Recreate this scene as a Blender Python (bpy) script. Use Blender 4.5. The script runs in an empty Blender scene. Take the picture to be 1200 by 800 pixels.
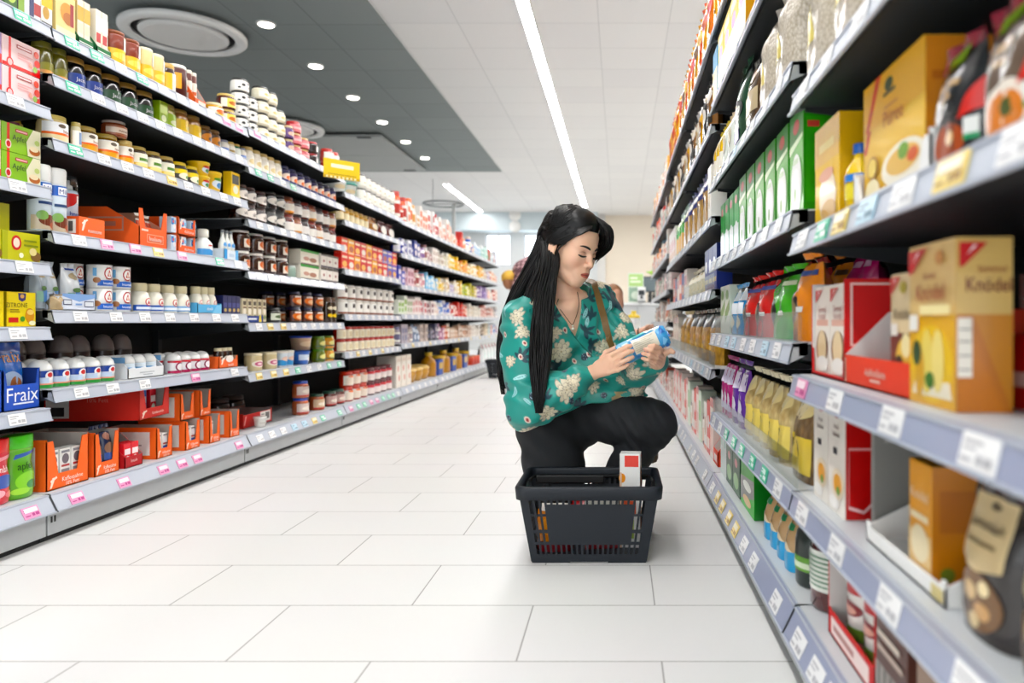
import bpy, bmesh, math, random
import numpy as np
from mathutils import Vector, Matrix
R = random.Random(7)
PI = math.pi
scene = bpy.context.scene
COL = scene.collection

# ---------------------------------------------------------------- materials
def lin(h):
    h = h.lstrip('#')
    o = []
    for i in (0, 2, 4):
        c = int(h[i:i + 2], 16) / 255
        o.append(c / 12.92 if c <= .04045 else ((c + .055) / 1.055) ** 2.4)
    return (o[0], o[1], o[2], 1)

INK = 0
def ink(c):
    """printing inks and food are deeper and more saturated than paint"""
    l = .3 * c[0] + .6 * c[1] + .1 * c[2]
    return tuple(max(0., (l + (v - l) * 1.13)) ** 1.10 for v in c[:3]) + (1,)
_M = {}
def M(h, rough=.45, metal=0., coat=0., emit=0., alpha=1., noise=0., trans=0.):
    """A plain node material for one printed or moulded colour, a little mottled when noise > 0."""
    k = (h, rough, metal, coat, emit, alpha, noise, trans, INK)
    if k in _M:
        return _M[k]
    m = bpy.data.materials.new('mat_%s_%d' % (h.lstrip('#'), len(_M)))
    m.use_nodes = True
    nt = m.node_tree
    b = nt.nodes['Principled BSDF']
    c = ink(lin(h)) if INK else lin(h)
    b.inputs['Base Color'].default_value = c
    b.inputs['Roughness'].default_value = rough
    b.inputs['Metallic'].default_value = metal
    b.inputs['Coat Weight'].default_value = coat
    b.inputs['Coat Roughness'].default_value = .08
    b.inputs['Alpha'].default_value = alpha
    if trans:
        b.inputs['Transmission Weight'].default_value = trans
    if emit:
        b.inputs['Emission Color'].default_value = c
        b.inputs['Emission Strength'].default_value = emit
    if noise:
        tc = nt.nodes.new('ShaderNodeTexCoord')
        n = nt.nodes.new('ShaderNodeTexNoise')
        n.inputs['Scale'].default_value = 22
        n.inputs['Detail'].default_value = 4
        r = nt.nodes.new('ShaderNodeMapRange')
        r.inputs['To Min'].default_value = 1 - noise
        r.inputs['To Max'].default_value = 1 + noise
        mx = nt.nodes.new('ShaderNodeMix'); mx.data_type = 'RGBA'; mx.blend_type = 'MULTIPLY'
        mx.inputs['Factor'].default_value = 1
        mx.inputs['A'].default_value = c
        nt.links.new(tc.outputs['Object'], n.inputs['Vector'])
        nt.links.new(n.outputs['Fac'], r.inputs['Value'])
        nt.links.new(r.outputs['Result'], mx.inputs['B'])
        nt.links.new(mx.outputs['Result'], b.inputs['Base Color'])
    _M[k] = m
    return m
# finishes
def paper(h): return M(h, .55)
def card(h): return M(h, .5)
def gloss(h): return M(h, .28, coat=.3)
def glassy(h): return M(h, .12, coat=.8)
def foil(h): return M(h, .25, coat=.5)
CLEAR = None
def clear_plastic():
    global CLEAR
    if CLEAR is None:
        m = bpy.data.materials.new('clear_plastic'); m.use_nodes = True
        nt = m.node_tree; nt.nodes.clear()
        o = nt.nodes.new('ShaderNodeOutputMaterial'); mx = nt.nodes.new('ShaderNodeMixShader')
        t = nt.nodes.new('ShaderNodeBsdfTransparent'); g = nt.nodes.new('ShaderNodeBsdfGlossy')
        t.inputs['Color'].default_value = (.9, .93, .93, 1); g.inputs['Roughness'].default_value = .08
        f = nt.nodes.new('ShaderNodeLayerWeight'); f.inputs['Blend'].default_value = .25
        ad = nt.nodes.new('ShaderNodeMath'); ad.operation = 'MULTIPLY_ADD'; ad.inputs[1].default_value = .3; ad.inputs[2].default_value = .07
        nt.links.new(f.outputs['Facing'], ad.inputs[0]); nt.links.new(ad.outputs[0], mx.inputs[0])
        nt.links.new(t.outputs[0], mx.inputs[1]); nt.links.new(g.outputs[0], mx.inputs[2])
        nt.links.new(mx.outputs[0], o.inputs[0])
        CLEAR = m
    return CLEAR

# ---------------------------------------------------------------- mesh builder
_TXT = {}
def scrawl(n):
    """a word too small to read: n upright strokes, some joined"""
    q = random.Random(n); v, f = [], []
    for i in range(n):
        h = q.choice((.62, .66, 1., .64)); x = i * .62
        for (a, b, c, d) in ((0, 0, .14, h), (.34, 0, .48, .62), (0, q.choice((0., .5)), .48, None)):
            d = b + .13 if d is None else d; k = len(v)
            v += [(x + a, b), (x + c, b), (x + c, d), (x + a, d)]; f.append((k, k + 1, k + 2, k + 3))
    v = np.array(v); v[:, 0] -= (v[:, 0].min() + v[:, 0].max()) / 2
    return v, f
def glyphs(s):
    """2-D outline of a line of writing, one unit high, centred on x."""
    if s in _TXT:
        return _TXT[s]
    if s[0] == '~':
        _TXT[s] = scrawl(int(s[1:])); return _TXT[s]
    cu = bpy.data.curves.new('writing', 'FONT'); cu.body = s; cu.size = 1.0; cu.resolution_u = 2
    o = bpy.data.objects.new('writing', cu); COL.objects.link(o)
    dg = bpy.context.evaluated_depsgraph_get()
    me = bpy.data.meshes.new_from_object(o.evaluated_get(dg))
    v = np.array([p.co[:2] for p in me.vertices]) if len(me.vertices) else np.zeros((0, 2))
    f = [tuple(p.vertices) for p in me.polygons]
    bpy.data.objects.remove(o); bpy.data.curves.remove(cu); bpy.data.meshes.remove(me)
    if len(v):
        v[:, 0] -= (v[:, 0].min() + v[:, 0].max()) / 2
        v[:, 1] -= v[:, 1].min(); v /= max(v[:, 1].max(), 1e-6)
    _TXT[s] = (v, f)
    return _TXT[s]

class MB:
    def __init__(s):
        s.v, s.f, s.m, s.sm, s.mats = [], [], [], [], []
    def mi(s, mat):
        if mat not in s.mats:
            s.mats.append(mat)
        return s.mats.index(mat)
    def add(s, verts, faces, mat, smooth=False):
        o = len(s.v); i = s.mi(mat)
        s.v += [tuple(v) for v in verts]
        for f in faces:
            s.f.append([a + o for a in f]); s.m.append(i); s.sm.append(smooth)
        return s
    def box(s, x0, y0, z0, x1, y1, z1, mat, bev=0.):
        if bev:
            bm = bmesh.new(); bmesh.ops.create_cube(bm, size=1)
            for v in bm.verts:
                v.co = ((x0 + x1) / 2 + v.co.x * (x1 - x0), (y0 + y1) / 2 + v.co.y * (y1 - y0), (z0 + z1) / 2 + v.co.z * (z1 - z0))
            bmesh.ops.bevel(bm, geom=bm.edges[:], offset=bev, segments=2, affect='EDGES', profile=.5)
            bm.verts.index_update()
            s.add([v.co for v in bm.verts], [[v.index for v in f.verts] for f in bm.faces], mat); bm.free()
            return s
        v = [(x0, y0, z0), (x1, y0, z0), (x1, y1, z0), (x0, y1, z0), (x0, y0, z1), (x1, y0, z1), (x1, y1, z1), (x0, y1, z1)]
        return s.add(v, [(0, 3, 2, 1), (4, 5, 6, 7), (0, 1, 5, 4), (1, 2, 6, 5), (2, 3, 7, 6), (3, 0, 4, 7)], mat)
    def lathe(s, prof, mat, n=20, cx=0., cy=0., cap=True, sx=1., sy=1.):
        o = []
        for r, z in prof:
            for k in range(n):
                a = 2 * PI * k / n
                o.append((cx + r * sx * math.cos(a), cy + r * sy * math.sin(a), z))
        f = []
        for i in range(len(prof) - 1):
            for k in range(n):
                k2 = (k + 1) % n
                f.append((i * n + k, i * n + k2, (i + 1) * n + k2, (i + 1) * n + k))
        s.add(o, f, mat, True)
        if cap:
            b = len(s.v) - len(o); i = s.mi(mat)
            for fc in ([b + k for k in reversed(range(n))], [b + (len(prof) - 1) * n + k for k in range(n)]):
                s.f.append(fc); s.m.append(i); s.sm.append(False)
        return s
    def prism(s, pts, axis, a, b, mat):
        """extrude a 2-D polygon along an axis ('x','y','z')"""
        n = len(pts)
        def P(p, t):
            return {'x': (t, p[0], p[1]), 'y': (p[0], t, p[1]), 'z': (p[0], p[1], t)}[axis]
        v = [P(p, a) for p in pts] + [P(p, b) for p in pts]
        f = [list(range(n)), list(range(2 * n - 1, n - 1, -1))] + [(i, i + n, (i + 1) % n + n, (i + 1) % n) for i in range(n)]
        s.add(v, f, mat)
        return s
    def tube(s, path, r, mat, n=8, cap=True):
        path = [Vector(p) for p in path]; N = len(path)
        rr = r if isinstance(r, (list, tuple)) else [r] * N
        up = None; o = []
        for i, p in enumerate(path):
            t = (path[min(i + 1, N - 1)] - path[max(i - 1, 0)]).normalized()
            if up is None:
                up = Vector((0, 0, 1)) if abs(t.z) < .9 else Vector((1, 0, 0))
            u = (up - t * up.dot(t)).normalized(); up = u; w = t.cross(u)
            for k in range(n):
                a = 2 * PI * k / n
                o.append(p + (u * math.cos(a) + w * math.sin(a)) * rr[i])
        f = [(i * n + k, i * n + (k + 1) % n, (i + 1) * n + (k + 1) % n, (i + 1) * n + k) for i in range(N - 1) for k in range(n)]
        s.add(o, f, mat, True)
        if cap:
            b = len(s.v) - len(o); i = s.mi(mat)
            for fc in ([b + k for k in reversed(range(n))], [b + (N - 1) * n + k for k in range(n)]):
                s.f.append(fc); s.m.append(i); s.sm.append(False)
        return s
    # -- printed art on a surface: mp(x, z, off) -> 3-D point; panel w x h metres, x from -w/2
    def art(s, art, mp, w, h, nu=1, nv=1, base=.0004, step=.00025):
        for li, a in enumerate(art):
            k = a[0]; off = base + step * li
            if k == 't':
                _, txt, cx, cy, th, col = a[:6]
                v, f = glyphs(txt)
                if not len(v): continue
                sc = th * h; wd = (v[:, 0].max() - v[:, 0].min()) * sc
                mw = (a[6] if len(a) > 6 else .92) * w
                sx = sc * (mw / wd if wd > mw else 1)
                s.add([mp((cx - .5) * w + p[0] * sx, cy * h + (p[1] - .5) * sc, off + .0003) for p in v], f, gloss(col)); continue
            if k == 'r':
                _, x0, z0, x1, z1, col = a; env = lambda x: (z0, z1)
            elif k == 'e':
                _, cx, cz, rx, rz, col = a; x0, x1 = cx - rx, cx + rx
                def env(x, cx=cx, cz=cz, rx=rx, rz=rz):
                    q = math.sqrt(max(0, 1 - ((x - cx) / rx) ** 2)) * rz
                    return (cz - q, cz + q)
            else:
                _, pts, col = a; x0 = min(p[0] for p in pts); x1 = max(p[0] for p in pts)
                def env(x, pts=pts):
                    zs = []
                    for i in range(len(pts)):
                        p, q = pts[i], pts[(i + 1) % len(pts)]
                        if min(p[0], q[0]) - 1e-9 <= x <= max(p[0], q[0]) + 1e-9:
                            if abs(p[0] - q[0]) < 1e-9: zs += [p[1], q[1]]
                            else: zs.append(p[1] + (q[1] - p[1]) * (x - p[0]) / (q[0] - p[0]))
                    return (min(zs), max(zs)) if zs else (0, 0)
            if k == 'e':
                n = max(10, int(nu * (x1 - x0)) + 1); xs = [cx - rx * math.cos(PI * i / n) for i in range(n + 1)]
            elif k == 'p':
                n = max(2, int(nu * (x1 - x0)) + 1)
                xs = sorted(set([x0 + (x1 - x0) * i / n for i in range(n + 1)] + [p[0] for p in pts]))
            else:
                n = max(1, math.ceil(nu * (x1 - x0))); xs = [x0 + (x1 - x0) * i / n for i in range(n + 1)]
            vs, fs = [], []
            ez = [env(x) for x in xs]
            m = max(1, math.ceil(nv * max(e[1] - e[0] for e in ez)))
            for x, e in zip(xs, ez):
                for j in range(m + 1):
                    vs.append(mp((x - .5) * w, (e[0] + (e[1] - e[0]) * j / m) * h, off))
            for i in range(len(xs) - 1):
                for j in range(m):
                    b = i * (m + 1) + j
                    fs.append((b, b + m + 1, b + m + 2, b + 1))
            s.add(vs, fs, gloss(col), nu > 1 or nv > 1)
        return s
    def mesh(s, name):
        me = bpy.data.meshes.new(name)
        me.from_pydata(s.v, [], s.f)
        for m in s.mats: me.materials.append(m)
        me.polygons.foreach_set('material_index', s.m)
        me.polygons.foreach_set('use_smooth', s.sm)
        me.update()
        return me
    def build(s, name, parent=None):
        o = bpy.data.objects.new(name, s.mesh(name)); COL.objects.link(o)
        if parent is not None: o.parent = parent
        return o

def empty(name, loc=(0, 0, 0), rz=0., parent=None):
    o = bpy.data.objects.new(name, None); COL.objects.link(o)
    o.location = loc; o.rotation_euler = (0, 0, rz); o.empty_display_size = .05
    if parent is not None: o.parent = parent
    return o
_LAB = {}
def tag(o, label, cat, group=None):
    n = _LAB.get(label, 0); _LAB[label] = n + 1
    o['label'] = label; o['category'] = cat
    if group: o['group'] = group
    return o
def structure(o):
    o['kind'] = 'structure'; return o
def kids(o): return [c for c in bpy.data.objects if c.parent is o]
_KIDS = {}
def dup(proto):
    r = proto.copy(); COL.objects.link(r)
    if proto not in _KIDS:
        _KIDS[proto] = [(c, list(c.children)) for c in proto.children]
    for c, sub in _KIDS[proto]:
        d = c.copy(); COL.objects.link(d); d.parent = r
        for g in sub:
            e = g.copy(); COL.objects.link(e); e.parent = d
    return r
ORD = 'first second third fourth fifth sixth seventh eighth ninth tenth eleventh twelfth thirteenth fourteenth fifteenth sixteenth seventeenth eighteenth nineteenth twentieth'.split()

# ---------------------------------------------------------------- camera: level, about 0.7 m above the floor
F = 863.0; CH = .70; VX, VY = 726.0, 377.0
cam = bpy.data.cameras.new('camera'); co = bpy.data.objects.new('camera', cam); COL.objects.link(co)
co.location = (0, 0, CH); co.rotation_euler = (PI / 2, 0, 0)
cam.sensor_width = 36; cam.lens = 36 * F / 1200
cam.shift_x = -(VX - 600) / 1200; cam.shift_y = -(400 - VY) / 1200
cam.clip_start = .02; cam.clip_end = 100
cam.dof.use_dof = True; cam.dof.focus_distance = 2.35; cam.dof.aperture_fstop = 2.5
scene.camera = co
# ---------------------------------------------------------------- the room
def nodemat(name):
    m = bpy.data.materials.new(name); m.use_nodes = True
    nt = m.node_tree
    return m, nt, nt.nodes['Principled BSDF'], nt.nodes.new, nt.links.new

def floor_mat():
    m, nt, b, N, L = nodemat('porcelain_tiles')
    tc = N('ShaderNodeTexCoord'); mp = N('ShaderNodeMapping')
    mp.inputs['Location'].default_value = (.213, -1.819, 0)
    br = N('ShaderNodeTexBrick'); br.offset = .5; br.offset_frequency = 2; br.squash = 1
    br.inputs['Color1'].default_value = lin('efeeec'); br.inputs['Color2'].default_value = lin('ecebe9')
    br.inputs['Mortar'].default_value = lin('a5a29e'); br.inputs['Scale'].default_value = 1
    br.inputs['Mortar Size'].default_value = .0019; br.inputs['Mortar Smooth'].default_value = .2
    br.inputs['Brick Width'].default_value = .6; br.inputs['Row Height'].default_value = .3
    n = N('ShaderNodeTexNoise'); n.inputs['Scale'].default_value = 1.6; n.inputs['Detail'].default_value = 6
    mr = N('ShaderNodeMapRange'); mr.inputs['From Min'].default_value = .3; mr.inputs['From Max'].default_value = .7
    mr.inputs['To Min'].default_value = .36; mr.inputs['To Max'].default_value = .46
    L(tc.outputs['Object'], mp.inputs['Vector']); L(mp.outputs[0], br.inputs['Vector'])
    L(tc.outputs['Object'], n.inputs['Vector']); L(n.outputs['Fac'], mr.inputs['Value'])
    mx = N('ShaderNodeMix'); mx.data_type = 'RGBA'; mx.blend_type = 'MULTIPLY'; mx.inputs['Factor'].default_value = .05
    L(br.outputs['Color'], mx.inputs['A']); L(n.outputs['Color'], mx.inputs['B'])
    L(mx.outputs['Result'], b.inputs['Base Color']); L(mr.outputs['Result'], b.inputs['Roughness'])
    return m
def tile_ceiling(name, c1, c2, line, size=.0045, ox=0., oy=0.):
    m, nt, b, N, L = nodemat(name)
    tc = N('ShaderNodeTexCoord'); mp = N('ShaderNodeMapping'); mp.inputs['Location'].default_value = (ox, oy, 0)
    br = N('ShaderNodeTexBrick'); br.offset = 0; br.squash = 1
    br.inputs['Color1'].default_value = lin(c1); br.inputs['Color2'].default_value = lin(c2)
    br.inputs['Mortar'].default_value = lin(line); br.inputs['Scale'].default_value = 1
    br.inputs['Mortar Size'].default_value = size; br.inputs['Mortar Smooth'].default_value = .3
    br.inputs['Brick Width'].default_value = .64; br.inputs['Row Height'].default_value = .61
    L(tc.outputs['Object'], mp.inputs['Vector']); L(mp.outputs[0], br.inputs['Vector'])
    L(br.outputs['Color'], b.inputs['Base Color']); b.inputs['Roughness'].default_value = .8
    return m
def plaster(name, c, amt=.03):
    m, nt, b, N, L = nodemat(name)
    tc = N('ShaderNodeTexCoord'); n = N('ShaderNodeTexNoise'); n.inputs['Scale'].default_value = 30; n.inputs['Detail'].default_value = 5
    mx = N('ShaderNodeMix'); mx.data_type = 'RGBA'; mx.inputs['A'].default_value = lin(c)
    q = lin(c); mx.inputs['B'].default_value = (q[0] * (1 - amt), q[1] * (1 - amt), q[2] * (1 - amt), 1)
    L(tc.outputs['Object'], n.inputs['Vector']); L(n.outputs['Fac'], mx.inputs['Factor']); L(mx.outputs['Result'], b.inputs['Base Color'])
    b.inputs['Roughness'].default_value = .75
    return m

HC = 3.42
X0, X1, Y0, Y1 = -8.6, 4.4, -3.0, 18.8
def slab(name, x0, y0, z0, x1, y1, z1, mat):
    return structure(MB().box(x0, y0, z0, x1, y1, z1, mat).build(name))
slab('floor', X0 - .2, Y0, -.12, X1 + .2, Y1 + .2, 0, floor_mat())
slab('ceiling', X0 - .2, Y0, HC, X1 + .2, Y1 + .2, HC + .12, tile_ceiling('white_ceiling_tiles', 'e9e9e8', 'e5e5e5', 'c9caca', .004, .19, .0))
GREYC = tile_ceiling('grey_ceiling_tiles', '8b9393', '858e8e', '666e6f', .005, .19, .0)
o = slab('ceiling_dark_field', -6.8, -1.0, HC - .012, -2.13, 13.3, HC + .001, GREYC)
slab('wall_left', X0 - .2, Y0, 0, X0, Y1, HC, plaster('wall_paint_white', 'e4e6e6'))
slab('wall_right', X1, Y0, 0, X1 + .2, Y1, HC, plaster('wall_paint_warm', 'e6e0d6'))
# rear wall: two high windows in it
WP = plaster('rear_wall_grey', 'd9dcdd'); WC = plaster('rear_wall_cream', 'eadfce')
wz0, wz1 = 2.14, 2.94
slab('wall_back', X0, Y1, 0, -.55, Y1 + .2, wz0, WP)
slab('wall_back_lintel', X0, Y1, wz1, -.55, Y1 + .2, HC, WP)
slab('wall_back_cream', -.55, Y1, 0, X1, Y1 + .2, HC, WC)
wins = [(-5.6, -4.2), (-3.42, -2.78), (-2.44, -1.5)]
prev = X0
for i, (a, b) in enumerate(wins):
    slab('wall_back_pier', prev, Y1, wz0, a, Y1 + .2, wz1, WP); prev = b
    w = structure(empty('window_%d' % (i + 1), ((a + b) / 2, Y1 + .1, wz0)))
    hw = (b - a) / 2; fr = MB(); A = M('c3c8cb', .4)
    t = .035; H = wz1 - wz0
    fr.box(-hw, -.03, 0, -hw + t, .03, H, A).box(hw - t, -.03, 0, hw, .03, H, A).box(-hw, -.03, 0, hw, .03, t, A).box(-hw, -.03, H - t, hw, .03, H, A)
    fr.box(-.02, -.03, t, .02, .03, H - t, A).box(-hw, -.025, .16, hw, .025, .19, A)
    fr.build('window_frame', w)
    MB().box(-hw + t, -.004, t, hw - t, .004, H - t, M('eef6ff', .2, emit=2.6)).build('window_pane', w)
slab('wall_back_pier', prev, Y1, wz0, -.55, Y1 + .2, wz1, WP)
slab('trim_1', -7.5, Y1 - .55, 2.98, -.55, Y1, HC, plaster('bulkhead_blue_grey', 'cbd8dd'))
slab('trim_2', -.56, Y1 - .16, 0, -.36, Y1, HC, plaster('column_grey', 'd8d6d2'))

# lamps ----------------------------------------------------------
def strip(x, ya, yb, label, name='ceiling_strip_light'):
    e = empty(name, (x, (ya + yb) / 2, HC)); L2 = (yb - ya) / 2
    h = MB(); W = M('f0f0ee', .4)
    h.box(-.062, -L2, -.02, -.05, L2, 0, W).box(.05, -L2, -.02, .062, L2, 0, W).box(-.062, -L2 - .01, -.02, .062, -L2, 0, W).box(-.062, L2, -.02, .062, L2 + .01, 0, W)
    h.build('housing', e)
    MB().box(-.05, -L2, -.018, .05, L2, -.003, M('fffdfb', .4, emit=STRIP)).build('diffuser', e)
    tag(e, label, 'light')
STRIP = 30.0
strip(-.82, -2.8, 17.4, 'long bright strip light in the white ceiling above the aisle')
strip(-3.42, 14.5, 18.1, 'short strip light beyond the dark grey ceiling field')
strip(1.80, -2.8, 17.4, 'long strip light over the next aisle beyond the pasta rack')
for k in range(7):
    y = 5.6 + 1.09 * k
    e = empty('ceiling_downlight', (-3.21, y, HC - .012))
    MB().lathe([(.0, -.012), (.075, -.012), (.085, -.006), (.085, 0), (.0, 0)], M('f2f2f0', .4), 24, cap=False).build('trim_ring', e)
    MB().lathe([(.0, -.016), (.064, -.016), (.066, -.012)], M('fff6ea', .4, emit=9.0), 24, cap=False).build('lamp_disc', e)
    tag(e, 'small round downlight in the dark grey ceiling field, %s of its row going away' % ORD[k], 'light', 'downlights in the dark grey ceiling')
for k, (x, z) in enumerate(((-2.59, 3.34), (-2.59, 3.06))):
    e = empty('wall_spotlight', (x, Y1 - .56, z))
    MB().lathe([(0, 0), (.14, 0), (.15, .02), (.15, .03), (0, .03)], M('f4f4f2', .4), 20, cap=False).build('trim_ring', e)
    MB().lathe([(0, -.01), (.12, -.01), (.12, .01), (0, .01)], M('ffffff', .4, emit=8.0), 20, cap=False).build('lamp_disc', e)
    e.rotation_euler = (PI / 2, 0, 0); e.location.y = Y1 - .555 - .0
    tag(e, ('upper' if k == 0 else 'lower') + ' round spotlight on the blue grey bulkhead over the windows', 'light')

def cassette(x, y, r, z, label):
    e = empty('ceiling_air_cassette', (x, y, z)); W = M('fbfbfa', .5)
    MB().lathe([(r * .80, -.035), (r * .83, -.05), (r * .97, -.05), (r, -.035), (r, 0), (r * .80, 0)], W, 64, cap=False).build('outer_ring', e)
    MB().lathe([(0, -.012), (r * .80, -.012), (r * .80, -.002), (0, -.002)], M('1b1d1e', .6), 48, cap=False).build('air_slot', e)
    g = MB().lathe([(0, -.052), (r * .64, -.052), (r * .70, -.042), (r * .70, -.014), (0, -.014)], W, 64, cap=False)
    for i in range(-14, 15):                                         # the pressed grille ribs of the round panel
        q = math.sqrt(max(0, 1 - (i / 15) ** 2)) * r * .6
        g.box(i * r * .042 - .003, -q, -.056, i * r * .042 + .003, q, -.052, W)
    g.build('intake_panel', e)
    for a in (.6, 2.2, 3.9, 5.4):
        MB().tube([(r * .9 * math.cos(a), r * .9 * math.sin(a), -.01), (r * .9 * math.cos(a), r * .9 * math.sin(a), HC - .012 - z)], .004, M('aaaaaa', .4), 6).build('hanger_rod', e)
    tag(e, label, 'air conditioner')
cassette(-4.0, 6.77, .52, HC - .055, 'large round white air outlet hanging under the dark grey ceiling')
cassette(-4.55, 10.1, .47, HC - .055, 'smaller looking round air outlet half hidden behind the top jars')
# pale hung ceiling raft with a joint across it
e = empty('ceiling_raft', (-4.7, 11.7, HC - .06))
for a, b in ((-1.2, -.008), (.008, 1.2)):
    MB().box(-1.3, a, -.02, 1.3, b, .01, M('a9adac', .7, noise=.02), .004).build('raft_panel', e)
for x in (-1.0, 1.0):
    MB().box(x - .02, -1.1, .01, x + .02, 1.1, .05, M('777b7b', .5)).build('mounting_rail', e)
for x, y in ((1.05, -1.17), (1.05, 1.12)):
    MB().box(x - .1, y - .03, -.035, x + .1, y + .03, -.02, M('3b3f40', .5), .004).build('sensor', e)
tag(e, 'pale grey two panel raft under the dark ceiling field', 'ceiling panel')
# hanging sign ring far behind
e = empty('hanging_ring_sign', (-3.35, 14.0, 2.94)); g = M('7d8282', .5)
MB().tube([(.37 * math.cos(2 * PI * i / 48), .37 * math.sin(2 * PI * i / 48), 0) for i in range(49)], .018, g, 8).build('ring', e)
MB().tube([(.2, 0, .0), (.2, 0, -.6)], .035, M('d0d3d3', .5), 10).build('drop_tube', e)
MB().tube([(-.2, 0, 0), (-.2, 0, HC - 2.94)], .006, g, 6).build('cable', e)
MB().tube([(-.37, 0, 0), (.37, 0, 0)], .01, g, 6).build('crossbar', e)
tag(e, 'grey ring with a pale tube hanging over the far end of the jar rack', 'sign')

# even pale fill added through the world, entering where the rear is open
wd = bpy.data.worlds.new('world_fill'); scene.world = wd; wd.use_nodes = True
bg = wd.node_tree.nodes['Background']; bg.inputs[0].default_value = (.93, .97, 1, 1); bg.inputs[1].default_value = 1.3

# ---------------------------------------------------------------- shelving
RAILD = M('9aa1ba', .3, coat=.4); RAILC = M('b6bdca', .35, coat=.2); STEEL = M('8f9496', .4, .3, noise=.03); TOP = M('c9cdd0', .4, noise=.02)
DARK = M('2a2d30', .5); BACK = M('1d1f21', .7); PLINTH = M('b4b8ba', .45, .25, noise=.03); KICK = M('17191a', .6)
BRK = M('9aa0a3', .4, .2)
TK = {'w': 'f4f4f4', 'p': 'f29ac6', 'g': '45c9a0', 'y': 'f6dc7a', 'b': 'bfe0f0'}
def ticket(parent, side, y, z, x, c, tilt, w=.062, h=.034):
    """a paper price ticket clipped in the rail: price, two lines of small print"""
    mb = MB(); L = [('r', 0, 0, 1, 1, TK[c])]
    d = {'w': 'b9b9bd', 'p': 'c2408e', 'g': 'ffffff', 'y': 'b0842a', 'b': '6f93a8'}[c]
    L += [('r', .08, .70, .6, .80, d), ('r', .08, .52, .45, .60, d), ('r', .5, .16, .66, .42, d), ('r', .70, .16, .92, .42, d), ('r', .08, .18, .38, .28, d)]
    if c == 'p': L.append(('r', .1, .5, .9, .9, 'fbe3ef'))
    if c == 'g': L.append(('r', .35, .5, .8, .82, 'e8fff6'))
    if c == 'y': L.append(('r', .1, .52, .9, .88, 'fff6d8'))
    mb.art(L, lambda u, v, off: (u, -off - .0012, v), w, h)
    mb.box(-w / 2, -.0012, 0, w / 2, 0, h, paper(TK[c]))
    o = mb.build('price_ticket', parent)
    o.location = (x, y, z); o.rotation_euler = (-tilt, 0, PI / 2 if side < 0 else -PI / 2)
    return o
_TKM = {}
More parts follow.
